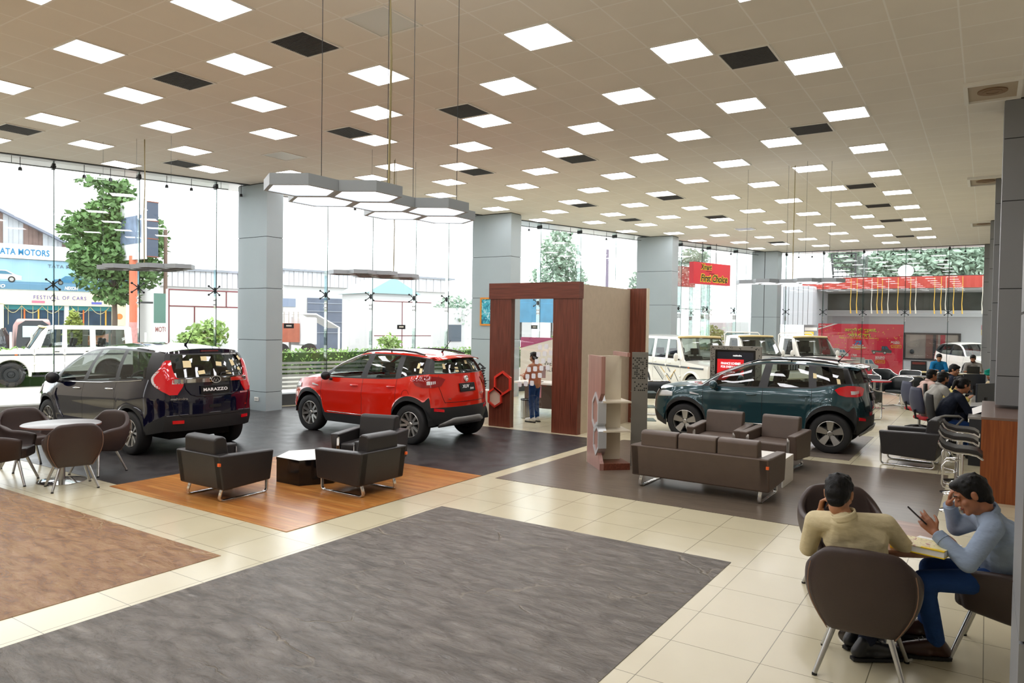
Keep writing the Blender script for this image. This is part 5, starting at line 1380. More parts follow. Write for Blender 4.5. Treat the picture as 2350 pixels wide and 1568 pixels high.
# ------------------------------------------------------------------ people: one continuous remeshed body each, clothing and hair as children
M_skin = pm('brown skin', '9c6546', .55, var=.05, vscale=25)
M_skin2 = pm('light brown skin', 'b27c59', .55, var=.05, vscale=25)
M_hair = pm('black hair', '0a0908', .5, bump=.35, bscale=220, stretch=(1, 1, .2), spec=.25)
M_eye = pm('eye white', 'e8e4dc', .3); M_iris = pm('dark iris', '1b100b', .2); M_lip = pm('lips', '8a4a3d', .5)
def fabric(name, col): return pm(name, col, .85, var=.07, vscale=10, bump=1., bscale=11, stretch=(1, 1, 1.8), spec=.2)
M_shoe = pm('brown leather shoe', '3a2119', .35); M_shoeb = pm('black leather shoe', '17181c', .35)
def caps(m, a, b, ra, rb, n=12, mat=None):
    """tapered capsule"""
    a, b = Vector(a), Vector(b); d = (b-a); L = d.length
    if L < 1e-5: m.ell(a, (ra, ra, ra), n, 8); return
    d.normalize(); P = []; Q = []
    for k in range(0, 4): t = -PI/2+PI/2*k/3.; P.append(a+d*ra*math.sin(t)); Q.append(max(.0008, ra*math.cos(t)))
    for k in range(0, 4): t = PI/2*k/3.; P.append(b+d*rb*math.sin(t)); Q.append(max(.0008, rb*math.cos(t)))
    m.tube(P, Q, n)
def fuse(m, name, mat, parent, vox, it=4, fac=.5, adapt=0):
    o = m.build(name, mat, None, merge=False)
    md = o.modifiers.new('r', 'REMESH'); md.mode = 'VOXEL'; md.voxel_size = vox
    if it: s_ = o.modifiers.new('s', 'SMOOTH'); s_.factor = fac; s_.iterations = it
    dg = bpy.context.evaluated_depsgraph_get(); dg.update()
    me = bpy.data.meshes.new_from_object(o.evaluated_get(dg)); old = o.data
    o.modifiers.clear(); o.data = me; bpy.data.meshes.remove(old); me.name = name
    me.polygons.foreach_set('use_smooth', [True]*len(me.polygons))
    me.materials.clear(); me.materials.append(mat); me.update()
    o.parent = parent
    return o
def axes(fwd, up=(0, 0, 1)):
    f = Vector(fwd).normalized(); r = f.cross(Vector(up)).normalized(); u = r.cross(f)
    return r, f, u                                   # right, forward, up
def add_hand(m, w, d, back, side, curl=.5, spread=.1, s=1., thumb=.6, curls=None):
    """palm from wrist w along d; back = direction out of the back of the hand; side=+1 if the thumb lies to d x back"""
    d = Vector(d).normalized(); b = Vector(back); b = (b-d*b.dot(d)).normalized(); t = d.cross(b)*side; w = Vector(w)
    for k in range(5): x = (k-2)*.0165*s; caps(m, w+t*x*.55+d*.008*s, w+t*x+d*.082*s, .0145*s, .0125*s, 8)
    L = [.072, .08, .074, .058]
    for k in range(4):
        x = (1.5-k)*.0215*s; c = (curls[k] if curls else curl)
        p = w+t*x+d*(.088-.004*abs(k-1.2))*s; a = 0.
        for q, (fr, rr) in enumerate(((.46, .0092), (.31, .0084), (.23, .0074))):
            a += c*(.75, 1.05, .8)[q]
            dd = (d*math.cos(a)-b*math.sin(a)+t*(1.5-k)*spread*.4).normalized(); p2 = p+dd*L[k]*fr*s
            caps(m, p, p2, rr*s, rr*.93*s, 8); p = p2
    p = w+t*.026*s+d*.02*s; dd = (d*.75+t*.8-b*thumb*.5).normalized(); p2 = p+dd*.042*s; caps(m, p, p2, .013*s, .0105*s, 8)
    dd = (d*.95+t*.25-b*thumb).normalized(); p3 = p2+dd*.032*s; caps(m, p2, p3, .0105*s, .009*s, 8); p4 = p3+(d*.9-b*thumb*1.1).normalized()*.024*s; caps(m, p3, p4, .009*s, .0078*s, 8)
def add_head(m, c, fwd, up, s=1.):
    r, f, u = axes(fwd, up); T0 = m.T; M_ = Matrix.Identity(4)
    for i, v in enumerate((r, f, u)):
        for j in range(3): M_[j][i] = v[j]
    M_ = Matrix.Translation(c) @ M_ @ Matrix.Scale(s, 4); m.T = M_
    m.ell((0, -.012, .035), (.076, .096, .088), 18, 14); m.ell((0, .022, -.03), (.064, .068, .082), 16, 12); m.ell((0, .045, -.075), (.042, .042, .034), 12, 8); m.ell((0, .075, -.09), (.024, .018, .02), 10, 8)
    caps(m, (0, .083, .02), (0, .106, -.022), .010, .0155, 8); m.ell((.012, .094, -.028), (.010, .011, .008), 8, 6); m.ell((-.012, .094, -.028), (.010, .011, .008), 8, 6)
    for e in (-1, 1):
        caps(m, (e*.012, .083, .032), (e*.05, .066, .03), .0115, .010, 8); m.ell((e*.045, .055, -.025), (.024, .024, .022), 10, 8)
        m.ell((e*.077, -.012, -.002), (.010, .021, .031), 10, 8); m.ell((e*.082, -.02, .012), (.007, .015, .016), 8, 6)
    m.ell((0, .085, -.052), (.022, .012, .012), 10, 6)
    caps(m, (0, -.022, -.05), (0, -.03, -.085), .05, .05, 14)
    m.T = T0
    return M_
def face_bits(M_, t, body_mat, beard=None, s=1., brow=M_hair, closed=False):
    m = MB(); m.T = M_
    for e in (-1, 1): m.ell((e*.031, .0765, .008), (.013, .0105, .0085), 10, 8)
    m.build('eyelid' if closed else 'eye', body_mat if closed else M_eye, t, smooth=180)
    m = MB(); m.T = M_
    for e in (-1, 1):
        if closed: m.tube([(e*.019, .0845, .003), (e*.031, .0872, -.001), (e*.043, .082, .003)], .0022, 5)
        else: m.ell((e*.031, .0862, .006), (.0062, .0022, .0062), 8, 6)
    m.build('eyelash' if closed else 'iris', M_iris, t, smooth=180)
    m = MB(); m.T = M_
    for e in (-1, 1): m.tube([(e*.012, .0945, .031), (e*.03, .0885, .037), (e*.052, .073, .031)], [.003, .004, .002], 6)
    m.build('eyebrow', brow, t, smooth=180)
    m = MB(); m.T = M_; m.tube([(-.024, .083, -.053), (-.01, .096, -.050), (0, .0975, -.052), (.01, .096, -.050), (.024, .083, -.053)], [.002, .0042, .004, .0042, .002], 6); m.tube([(-.02, .085, -.058), (0, .097, -.060), (.02, .085, -.058)], [.002, .005, .002], 6)
    m.build('lips', M_lip, t, smooth=180)
    if beard:
        m = MB(); m.T = M_; m.ell((0, .035, -.062), (.064, .057, .05), 14, 10); m.ell((0, .07, -.092), (.03, .022, .022), 10, 8)
        b = fuse(m, 'beard', beard, t, .008, 2)
def add_hair(M_, t, mat, style='short', vox=.007):
    m = MB(); m.T = M_; rnd = random.Random(11)
    m.ell((0, -.022, .045), (.083, .101, .091), 18, 14); m.ell((0, -.045, .0), (.078, .078, .075), 16, 12); m.ell((0, .045, .092), (.058, .045, .032), 12, 8)
    for e in (-1, 1): m.ell((e*.068, .012, .028), (.015, .028, .042), 10, 8)
    if style == 'short': m.ell((0, -.07, -.055), (.056, .035, .04), 12, 8)
    if style == 'pony':
        caps(m, (0, -.10, .045), (0, -.15, .03), .03, .035); caps(m, (0, -.15, .03), (0, -.165, -.10), .036, .02)
    if style == 'bun': m.ell((0, -.12, .02), (.045, .045, .045), 12, 8)
    for k in range(60):
        a = rnd.uniform(0, 2*PI); z = rnd.uniform(.02, .12); q = math.sqrt(max(0, 1-((z-.045)/.091)**2)) if abs(z-.045) < .091 else 0
        m.ell((.079*q*math.cos(a), -.022+.097*q*math.sin(a)*(1 if math.sin(a) < .3 else .8), z), (.012, .012, .012), 6, 5)
    return fuse(m, 'hair', mat, t, vox, 2, .4)
def person(label, J, shirt, trousers, shoe, skin=M_skin, vox=.012, hair='short', beard=None, group=None, hands=None, s=1., sleeves=True, turban=None, legs=True, mask=None, foot=True, hairmat=M_hair, lbl_shirt=None, closed=False):
    """J: joints in world space (head, fwd, neck, chest, hip, sh/el/wr/hipj/kn/an/toe as (left, right))"""
    V = {k: ([Vector(a) for a in v] if isinstance(v[0], (tuple, list)) else Vector(v)) for k, v in J.items()}
    o0 = Vector((V['hip'].x, V['hip'].y, 0)); t = thing('person', label, 'person', o0, 0, group)
    for k in list(V):
        if k in ('fwd', 'up', 'hd', 'hb'): continue
        V[k] = [a-o0 for a in V[k]] if isinstance(V[k], list) else V[k]-o0
    up = V.get('up', Vector((0, 0, 1)))
    m = MB(); HM = add_head(m, V['head'], V['fwd'], up, s)
    caps(m, V['head']-Vector((0, 0, .06))*s, V['neck'], .05*s, .055*s)
    caps(m, V['neck']-Vector((0, 0, .03)), V['chest'], .055*s, .10*s); caps(m, V['chest'], V['hip'], .11*s, .115*s)
    for i in (0, 1):
        caps(m, V['neck']-Vector((0, 0, .03)), V['sh'][i], .042*s, .045*s); caps(m, V['sh'][i], V['el'][i], .046*s, .036*s); caps(m, V['el'][i], V['wr'][i], .038*s, .025*s)
        h = (hands or [{}, {}])[i]; d = V['wr'][i]-V['el'][i]
        add_hand(m, V['wr'][i], h.get('d', d), h.get('b', (0, 0, 1)), h.get('side', 1 if i == 0 else -1), h.get('curl', .45), h.get('spread', .1), s*.98, h.get('thumb', .5), h.get('curls'))
        if legs:
            caps(m, V['hipj'][i], V['kn'][i], .072*s, .052*s); caps(m, V['kn'][i], V['an'][i], .05*s, .036*s)
            if foot: caps(m, V['an'][i], V['toe'][i], .036*s, .03*s)
    body = fuse(m, 'body', skin, t, vox, 3, .45)
    face_bits(HM, t, skin, beard, s, closed=closed)
    if turban:
        m = MB(); m.T = HM
        m.ell((0, -.015, .075), (.105, .125, .085), 18, 12); m.ell((0, -.05, .03), (.098, .09, .07), 14, 10)
        for k in range(6): m.tube([(.112*math.cos(a)*(1-.03*k), -.015+.128*math.sin(a)*(1-.03*k), .04+.02*k+.02*math.sin(a*1+k)) for a in [2*PI*q/16 for q in range(16)]], .014, 6, closed=True)
        fuse(m, 'turban', turban, t, .01, 1)
    else: add_hair(HM, t, hairmat, hair, max(.007, vox*.8))
    if mask:
        m = MB(); m.T = HM; m.ell((0, .05, -.045), (.06, .06, .045), 12, 8); fuse(m, 'face_mask', mask, t, .01, 1)
    # shirt
    m = MB(); e = .016*s
    caps(m, V['neck']-Vector((0, 0, .02)), V['chest'], .074*s, .105*s+e); caps(m, V['chest'], V['hip'], .118*s+e, .125*s+e)
    sr = (V['sh'][1]-V['sh'][0]).normalized()
    for q in (-1, 1):
        caps(m, V['chest']+sr*.07*s*q, V['hip']+sr*.055*s*q, .098*s+e, .10*s+e); caps(m, V['neck']+sr*.03*q-Vector((0, 0, .035)), V['chest']+sr*.08*s*q, .055*s, .10*s+e)
    for i in (0, 1):
        caps(m, V['neck']-Vector((0, 0, .022)), V['sh'][i], .062*s, .052*s+e)
        a, b, c_ = V['sh'][i], V['el'][i], V['wr'][i]
        caps(m, a, b, .052*s+e, .042*s+e*.9); 
        if sleeves:
            caps(m, b, b+(c_-b)*.86, .043*s+e*.9, .030*s+e*.7)
            # folds round the elbow and cuff
            for f_ in (.08, .2, .32): m.tube([b+(c_-b)*f_+Vector(((.05*s+e*.4)*math.cos(q*PI/4)*.0, 0, 0)), b+(c_-b)*(f_+.03)], .052*s+e*.5-.03*f_*s, 10)
        else: m.tube([b-(b-a)*.1, b+(b-a)*.02], .05*s+e, 10)
    o = fuse(m, 'shirt', shirt, t, max(.009, vox*.9), 3, .5)
    if lbl_shirt: o['label'] = lbl_shirt
    # collar
    r_, f_, u_ = axes(V['fwd'] if abs(V['fwd'].z) < .7 else (V['fwd'].x, V['fwd'].y, 0)); cdir = (V['head']-V['chest']).normalized()
    m = MB(); n0 = V['neck']+cdir*.005; a1 = cdir.orthogonal().normalized(); a2 = cdir.cross(a1)
    G = [[n0+a1*math.cos(q)*(.072-.0*k)*s+a2*math.sin(q)*(.072)*s*.95+cdir*(k*.014-.01)*s*(1) for q in [2*PI*i/20 for i in range(20)]] for k in range(4)]
    m.grid(G, wrap=True); m.build('collar', shirt, t, smooth=180, solid=.008, off=0)
    for i in (0, 1):
        if sleeves:
            c_ = V['wr'][i]; b = V['el'][i]; MB().tube([b+(c_-b)*.74, b+(c_-b)*.93], [.036*s+e*.6, .033*s+e*.6], 14).build('cuff', shirt, t, smooth=40)
    if legs:
        m = MB()
        caps(m, V['hip'], V['hip']-Vector((0, 0, .03)), .125*s+e*.6, .12*s)
        for i in (0, 1):
            caps(m, V['hipj'][i], V['kn'][i], .084*s+e*.5, .06*s+e*.5); caps(m, V['kn'][i], V['kn'][i]+(V['an'][i]-V['kn'][i])*.95, .06*s+e*.5, .047*s+e*.5)
        fuse(m, 'trousers', trousers, t, max(.009, vox*.9), 3, .5)
        if foot:
            for i in (0, 1):
                a, b = V['an'][i], V['toe'][i]; d = b-a; d.z = 0; d.normalize(); sd = Vector((-d.y, d.x, 0)); g0 = b.z-.026
                m = MB(); heel = a-d*.05; 
                caps(m, Vector((heel.x, heel.y, g0+.042)), a+Vector((0, 0, .015)), .04, .043); caps(m, Vector((heel.x, heel.y, g0+.036)), b+Vector((0, 0, .008)), .036, .034); caps(m, a+Vector((0, 0, -.01)), b-d*.03+Vector((0, 0, .015)), .042, .036)
                for q in (-1, 1): caps(m, a+d*.06+sd*q*.012+Vector((0, 0, g0+.03-a.z)), b+sd*q*.01-d*.02, .034, .026)
                sh_ = fuse(m, 'shoe', shoe, t, .008, 2, .5)
                so = MB(); so.prism([(p.x, p.y) for p in [heel-d*.035+sd*.022, heel-d*.035-sd*.022, heel+d*.03-sd*.034, b-d*.06-sd*.046, b+d*.01-sd*.038, b+d*.036, b+d*.01+sd*.038, b-d*.06+sd*.046, heel+d*.03+sd*.034]], g0-.012, g0+.008)
                so.build('sole', M_bk, sh_)
                lc = MB()
                for q in range(3): p = a+d*(.055+.022*q)+Vector((0, 0, .038-.014*q)); lc.tube([p-sd*.022, p+sd*.022+d*.006], .003, 5)
                lc.build('laces', M_bk, sh_)
    return t, V, HM, o0
# ---- the two men at the wood table
M_cshirt = fabric('beige shirt cotton', 'd6c8a2'); M_bshirt = fabric('grey blue shirt cotton', '909fb4'); M_jean = fabric('dark blue denim', '203f72'); M_navyt = fabric('navy trousers', '1d2232')
JA = dict(head=(-.735, 4.80, 1.098), fwd=(.05, 1, -.42), up=(0, .3, 1), neck=(-.69, 4.74, .975), chest=(-.645, 4.85, .83), hip=(-.60, 4.90, .53),
    sh=((-.865, 4.80, .915), (-.49, 4.93, .925)), el=((-.93, 4.93, .70), (-.395, 5.08, .765)), wr=((-.865, 4.955, .945), (-.52, 5.30, .79)),
    hipj=((-.70, 4.95, .52), (-.51, 4.98, .52)), kn=((-.70, 5.34, .52), (-.47, 5.36, .50)), an=((-.66, 5.22, .10), (-.56, 5.12, .10)), toe=((-.60, 5.05, .03), (-.44, 5.16, .03)))
JA['toe'] = ((-.58, 5.36, .045), (-.42, 5.20, .045)); JA['an'] = ((-.68, 5.22, .11), (-.60, 5.06, .11))
tA, VA, HA, oA = person('man in a beige shirt seated with his back to us, phone at his left ear', JA, M_cshirt, M_navyt, M_shoeb, M_skin2, .0055, hands=[dict(d=(.28, -.18, 1), b=(-.9, .3, .2), side=-1, curl=.75, thumb=.5), dict(d=(-.6, .8, 0), b=(0, 0, 1), side=-1, curl=.3)], s=.97)
m = MB(); m.T = Matrix.Translation((-.822, 4.94, 1.04)) @ Euler((R(18), R(12), R(15))).to_matrix().to_4x4(); m.bx(-.006, -.036, -.075, .004, .036, .075)
tag(m.build('mobile_phone', pm('dark blue phone', '14203a', .25), None, bevel=.004), 'dark phone held at the ear of the man in the beige shirt', 'phone')
JB = dict(head=(-.055, 5.33, 1.092), fwd=(-1, -.10, -.62), up=(-.5, 0, 1), neck=(.035, 5.37, .985), chest=(.10, 5.44, .83), hip=(.14, 5.58, .545),
    sh=((.06, 5.235, .925), (-.01, 5.575, .90)), el=((-.06, 5.045, .735), (-.14, 5.66, .795)), wr=((-.235, 5.145, .868), (-.178, 5.52, .985)),
    hipj=((.08, 5.47, .53), (.08, 5.65, .53)), kn=((-.30, 5.24, .53), (-.28, 5.56, .53)), an=((-.22, 5.35, .11), (-.30, 5.66, .12)), toe=((-.42, 5.28, .045), (-.47, 5.60, .05)))
tB, VB, HB, oB = person('man in a grey blue shirt leaning on the table, looking at his phone', JB, M_bshirt, M_jean, M_shoe, M_skin, .0055, hands=[dict(d=(-.62, .22, .62), b=(.35, -.75, -.3), side=1, curls=[.25, .35, .5, .6], thumb=.7), dict(d=(.12, -.42, 1), b=(-1, .1, .1), side=1, curl=.42, thumb=.4)], s=.97, lbl_shirt='grey blue shirt', closed=True)
m = MB(); m.T = Matrix.Translation((-.335, 5.172, .958)) @ Euler((R(12), R(-42), R(14))).to_matrix().to_4x4(); m.bx(-.038, -.075, -.004, .038, .075, .005)
m.T = Matrix.Identity(4)
ph = MB(); r_ = frame_m((-.338, 5.168, .952), (-.75, .12, .65), (.15, -1, .2)); ph.T = r_; ph.bx(-.072, -.036, -.004, .072, .036, .005)
tag(ph.build('mobile_phone', pm('black phone', '0e1018', .2), None, bevel=.004), 'dark phone held up by the man in the grey blue shirt', 'phone')
b = thing('book', 'thick yellow edged book lying on the wood table', 'book', (-.30, 5.135, .75), R(-14))
MB().bx(-.15, -.105, .0, .15, .105, .006).build('back_cover', M_yellow, b); MB().bx(-.145, -.1, .006, .148, .1, .04).build('pages', M_paper, b)
cv = bpy.data.materials.new('book cover print'); cv.use_nodes = True; n_ = cv.node_tree; tx = nd(n_, 'ShaderNodeTexNoise', i_Scale=14., i_Detail=2., i_Distortion=2.); tc_ = nd(n_, 'ShaderNodeTexCoord'); n_.links.new(tc_.outputs['Object'], tx.inputs['Vector'])
rp_ = nd(n_, 'ShaderNodeValToRGB'); cr = rp_.color_ramp; cr.elements[0].color = (*s2l('a13a4a'), 1); cr.elements[0].position = .3; cr.elements[1].color = (*s2l('efe3b8'), 1); cr.elements[1].position = .45
e_ = cr.elements.new(.66); e_.color = (*s2l('e9dca0'), 1); e_ = cr.elements.new(.74); e_.color = (*s2l('8fa04a'), 1)
n_.links.new(tx.outputs[0], rp_.inputs[0]); n_.links.new(rp_.outputs[0], n_.nodes['Principled BSDF'].inputs['Base Color'])
fc = MB(); fc.bx(-.15, -.105, .04, .15, .105, .046); fc.build('front_cover', cv, b); MB().bx(-.153, -.106, .0, -.145, .106, .046).build('spine', M_yellow, b); MB().bx(.02, -.1055, .041, .15, -.08, .0465).build('yellow_band', M_yellow, b)
p_ = MB(); p_.T = place(-.25, 5.34, .7505, R(-20)); p_.bx(-.13, -.1, 0, .13, .1, .0015); tag(p_.build('paper_sheet', M_paper), 'white sheet of paper lying behind the yellow book', 'paper')

# ---- staff and customers further back
M_dj = fabric('navy jacket', '161b28'); M_pinks = fabric('pale pink shirt', 'c9aaa0'); M_greys = fabric('light grey shirt', 'a5a39c'); M_yel = fabric('pale yellow cloth', 'd2bf74'); M_blues = fabric('bright blue shirt', '1d74a8'); M_grey2 = fabric('grey polo shirt', '8f8c86'); M_beard = pm('dark beard', '17120f', .7)
def seated(hx, hy, hz, ang, lean=.1, arms='desk', s=.95):
    """joints of a seated person; ang = heading of the body"""
    f = Vector((math.cos(ang), math.sin(ang), 0)); l = Vector((-f.y, f.x, 0)); H_ = Vector((hx, hy, hz))
    nk = H_-f*(.05+lean*.3)-Vector((0, 0, .13)); hip = nk-f*(.06+lean)-Vector((0, 0, nk.z-.56)); ch = nk+(hip-nk)*.4-f*.03
    J = dict(head=H_, fwd=f-Vector((0, 0, .3)), neck=nk, chest=ch, hip=hip, sh=(nk+l*.175-Vector((0, 0, .06)), nk-l*.175-Vector((0, 0, .06))))
    el = lambda q: nk+l*.23*q-Vector((0, 0, .30))+f*.12
    wr = lambda q: Vector((hip.x, hip.y, .80))+l*.12*q+f*.50
    J['el'] = (el(1), el(-1)); J['wr'] = (wr(1), wr(-1))
    J['hipj'] = (hip+l*.09-Vector((0, 0, .02)), hip-l*.09-Vector((0, 0, .02))); J['kn'] = (hip+l*.12+f*.42-Vector((0, 0, .04)), hip-l*.12+f*.42-Vector((0, 0, .04)))
    J['an'] = tuple(Vector((k.x+f.x*.02, k.y+f.y*.02, .11)) for k in J['kn']); J['toe'] = tuple(a+f*.17-Vector((0, 0, .065)) for a in J['an'])
    return {k: (tuple(v) if isinstance(v, Vector) else tuple(tuple(a) for a in v)) for k, v in J.items()}
J = seated(-.30, 14.22, 1.19, R(20), .18); J['fwd'] = (.8, .45, -.25); J['wr'] = ((.02, 14.35, .83), (-.02, 14.02, .80))
person('woman with a ponytail in a navy jacket bent over the desk', J, M_dj, M_jean, M_shoeb, M_skin, .012, 'pony')
J = seated(-.66, 15.75, 1.21, R(35), .12); J['fwd'] = (.75, .65, -.15)
person('man in a light grey shirt with dark beard, second seat from the counter', J, M_greys, M_navyt, M_shoeb, M_skin, .013, beard=M_beard)
J = seated(-.93, 17.35, 1.17, R(35), .1); J['fwd'] = (.8, .5, -.1); J['wr'] = ((-.62, 17.75, .85), (-.80, 17.36, 1.08))
person('man in a pale pink shirt with very short hair seated at the desk', J, M_pinks, M_navyt, M_shoeb, M_skin, .013)
J = seated(-.40, 16.55, 1.09, R(0), .2); J['fwd'] = (.75, -.2, -.5)
person('woman in pale yellow bending over papers behind the bearded man', J, M_yel, M_navyt, M_shoeb, M_skin2, .014, 'bun')
J = seated(-.58, 18.6, 1.24, R(20), .1); J['fwd'] = (.8, -.2, -.3)
person('dark haired man half hidden behind the seated customers', J, M_navyt, M_navyt, M_shoeb, M_skin2, .014)
J = seated(.10, 19.75, 1.10, R(215), .14); J['fwd'] = (-.75, -.6, -.35)
person('man in a green turban working at the far end of the desk', J, fabric('cream patterned shirt', 'bba98a'), M_navyt, M_shoeb, M_skin, .013, beard=M_beard, turban=fabric('green turban cloth', '0f7f6c'))
J = seated(-1.30, 27.62, 1.20, R(-80), .12); J['fwd'] = (.15, -1, -.45)
person('man in a bright blue shirt reading papers at the far desk', J, M_blues, M_navyt, M_shoeb, M_skin2, .014)
J = seated(-.36, 27.62, 1.20, R(-95), .12); J['fwd'] = (-.05, -1, -.45)
person('bearded man in a grey polo shirt typing on a black laptop', J, M_grey2, M_navyt, M_shoeb, M_skin, .014, beard=M_beard, sleeves=False)
f = Vector((-1, .35, 0)).normalized()
J = dict(head=(-8.16, 13.25, 1.40), fwd=(-1, .25, -.1), neck=(-8.12, 13.25, 1.25), chest=(-8.12, 13.26, 1.10), hip=(-8.13, 13.27, .82), sh=((-8.14, 13.09, 1.20), (-8.10, 13.43, 1.20)), el=((-8.22, 13.02, .97), (-8.18, 13.5, .97)), wr=((-8.38, 13.16, 1.0), (-8.36, 13.36, 1.02)),
    hipj=((-8.13, 13.18, .80), (-8.13, 13.36, .80)), kn=((-8.15, 13.18, .44), (-8.14, 13.36, .44)), an=((-8.12, 13.17, .09), (-8.11, 13.36, .09)), toe=((-8.29, 13.2, .04), (-8.28, 13.4, .04)))
person('woman in a salmon top and dark jeans standing in the booth, wearing a black mask', J, fabric('salmon top', 'bd8468'), M_jean, pm('white trainer', 'd8d4cc', .6), M_skin2, .012, 'bun', mask=M_bk, s=.9, sleeves=False)

# ------------------------------------------------------------------ office chairs, tub chairs with chrome rims, desks
def office_chair(label, loc, rz, back, seat, arms=True):
    t = thing('office_chair', label, 'chair', loc, rz, 'office chairs at the staff desk')
    m = MB(); G = []
    for j in range(9):
        v = j/8; z = .56+.48*v; w_ = .19+.05*math.sin(PI*min(1, v*1.2))-(.03 if v > .9 else 0)
        G.append([(w_*c, -.24-.06*v-.02*math.sin(PI*v)+.035*abs(c)**2, z) for c in [-1+2*k/8 for k in range(9)]])
    m.grid(G); m.build('backrest', back, t, smooth=180, solid=.03, off=0)
    MB().prism(rrect(-.24, -.22, .24, .25, .09, 4), .43, .50).build('seat', seat, t, bevel=.03, seg=3)
    MB().tube([(0, -.1, .43), (0, -.26, .46), (0, -.29, .62)], .02, 8).build('back_bracket', M_bk, t)
    if arms:
        for s in (-1, 1): MB().tube([(s*.23, .0, .45), (s*.29, .02, .5), (s*.31, .16, .68), (s*.30, .10, .715), (s*.29, -.10, .71), (s*.24, -.24, .66)], [.014, .016, .018, .02, .02, .014], 8).build('armrest', pm('grey armrest', '77756f', .4), t, smooth=60)
    MB().lathe([(.03, .1), (.03, .28), (.022, .28), (.022, .44)], 14).build('gas_lift', M_steel, t, smooth=40)
    bs = MB()
    for k in range(5):
        a = 2*PI*k/5; bs.tube([(0, 0, .12), (.16*math.cos(a), .16*math.sin(a), .105), (.29*math.cos(a), .29*math.sin(a), .07)], [.03, .022, .016], 8)
    b = bs.build('star_base', M_steel if arms else M_bk, t, smooth=50)
    for k in range(5):
        a = 2*PI*k/5; MB().cyl((.30*math.cos(a)-.02*math.sin(a), .30*math.sin(a)+.02*math.cos(a), .03), (.30*math.cos(a)+.02*math.sin(a), .30*math.sin(a)-.02*math.cos(a), .03), .03, n=10).build('castor', M_bk, b)
    return t
M_mesh = pm('black mesh', '1d1a18', .8, bump=.3, bscale=300); M_redf = pm('red seat fabric', 'a3151c', .8); M_bluef = pm('blue grey chair back', '2a2d44', .6); M_brs = pm('brown seat leather', '6d4432', .5)
office_chair('black mesh office chair with brown seat under the woman in navy', (-.52, 14.1, 0), R(-75), M_mesh, M_brs)
office_chair('blue backed office chair with red seat under the man in light grey', (-.86, 15.62, 0), R(-58), M_bluef, M_redf, False)
office_chair('blue backed office chair with red seat under the man in pale pink', (-1.14, 17.22, 0), R(-58), M_bluef, M_redf, False)
office_chair('black mesh office chair under the woman in pale yellow', (-.72, 16.5, 0), R(-90), M_mesh, M_bk, False)
office_chair('black office chair under the half hidden dark haired man', (-.78, 18.5, 0), R(-70), M_mesh, M_bk, False)
office_chair('black office chair under the man in the green turban', (.26, 19.9, 0), R(125), M_mesh, M_bk, False)
office_chair('black office chair under the man in the bright blue shirt', (-1.33, 27.86, 0), R(190), M_mesh, M_bk, False)
office_chair('black office chair under the man with the laptop', (-.34, 27.86, 0), R(175), M_mesh, M_bk, False)
M_tubb = pm('black green leather', '20262a', .4, bump=.1, bscale=200)
def rim_chair(label, loc, rz):
    t = thing('cantilever_chair', label, 'chair', loc, rz, 'black chairs with chrome rims')
    N = 21; A = [-1+2*i/(N-1) for i in range(N)]
    def P(a, z, k=1.):
        b = abs(a); s_ = 1 if a >= 0 else -1; th = b*PI*.5
        if b < .55: x = .30*math.sin(b/.55*PI/2); y = -.28+.10*(1-math.cos(b/.55*PI/2))
        else: x = .30; y = -.18+.46*(b-.55)/.45
        return (s_*x*k, y*k, z)
    top = [P(a, .80-.16*sm(max(0, min(1, (abs(a)-.25)/.75)))) for a in A]; bot = [P(a, .40, .95) for a in A]
    G = [[tuple(Vector(b).lerp(Vector(q), v)) for b, q in zip(bot, top)] for v in (0, .33, .66, 1)]
    MB().grid(G).build('shell', M_tubb, t, smooth=180, solid=.03, off=0)
    MB().prism(rrect(-.26, -.2, .26, .26, .08, 4), .38, .46).build('seat', M_tubb, t, bevel=.02)
    m = MB(); m.tube([(q[0], q[1], q[2]+.012) for q in top], .016, 8); m.build('rim', M_chrome, t, smooth=60)
    m = MB()
    for s_ in (-1, 1): m.tube([(s_*.30, .28, .64), (s_*.30, .285, .40), (s_*.30, .285, .06), (s_*.30, .26, .02), (s_*.30, .22, .014), (s_*.30, -.25, .014)], .013, 8)
    m.tube([(-.30, -.25, .014), (.30, -.25, .014)], .013, 8); m.build('sled_frame', M_chrome, t, smooth=60)
for loc, rz, lab in (((-1.98, 22.25, 0), R(150), 'black chrome rimmed chair in front of the red banner, turned side on'), ((-2.42, 18.75, 0), R(-30), 'black chrome rimmed chair beside the tail of the teal car'), ((-2.75, 22.5, 0), R(185), 'black chrome rimmed chair behind the red edged round table'),
    ((-2.75, 26.2, 0), R(210), 'black chrome rimmed chair nearest the right end of the red banner'), ((-2.0, 26.0, 0), R(180), 'black chrome rimmed chair behind the plain round table'), ((-1.75, 23.2, 0), R(0), 'black chrome rimmed chair with its back to us before the plain round table'), ((-5.75, 16.1, 0), R(150), 'black chrome rimmed chair beside the striped white vehicle'), ((-6.6, 16.4, 0), R(30), 'brown chair behind the bonnet of the teal car')):
    rim_chair(lab, loc, rz)
def small_table(label, loc, edge, r=.4):
    t = thing('round_table', label, 'table', loc)
    MB().lathe([(.0, .725), (r, .725), (r, .75), (.0, .75)], 32, caps=False).build('tabletop', pm('dark table top', '33302f', .3), t, smooth=40)
    MB().lathe([(r+.001, .722), (r+.006, .727), (r+.006, .748), (r+.001, .753)], 32, caps=False).build('edge_band', edge, t)
    MB().cyl((0, 0, .01), (0, 0, .725), .03, n=12).build('pedestal', M_steel, t, smooth=40); MB().lathe([(.0, 0), (.26, 0), (.26, .012), (.03, .03), (.0, .03)], 24, caps=False).build('base', M_chrome, t, smooth=40)
small_table('small round table with a red edge behind the teal car', (-2.48, 21.45, 0), M_red); small_table('small round table with a plain edge before the far desk', (-1.8, 24.45, 0), M_steel)
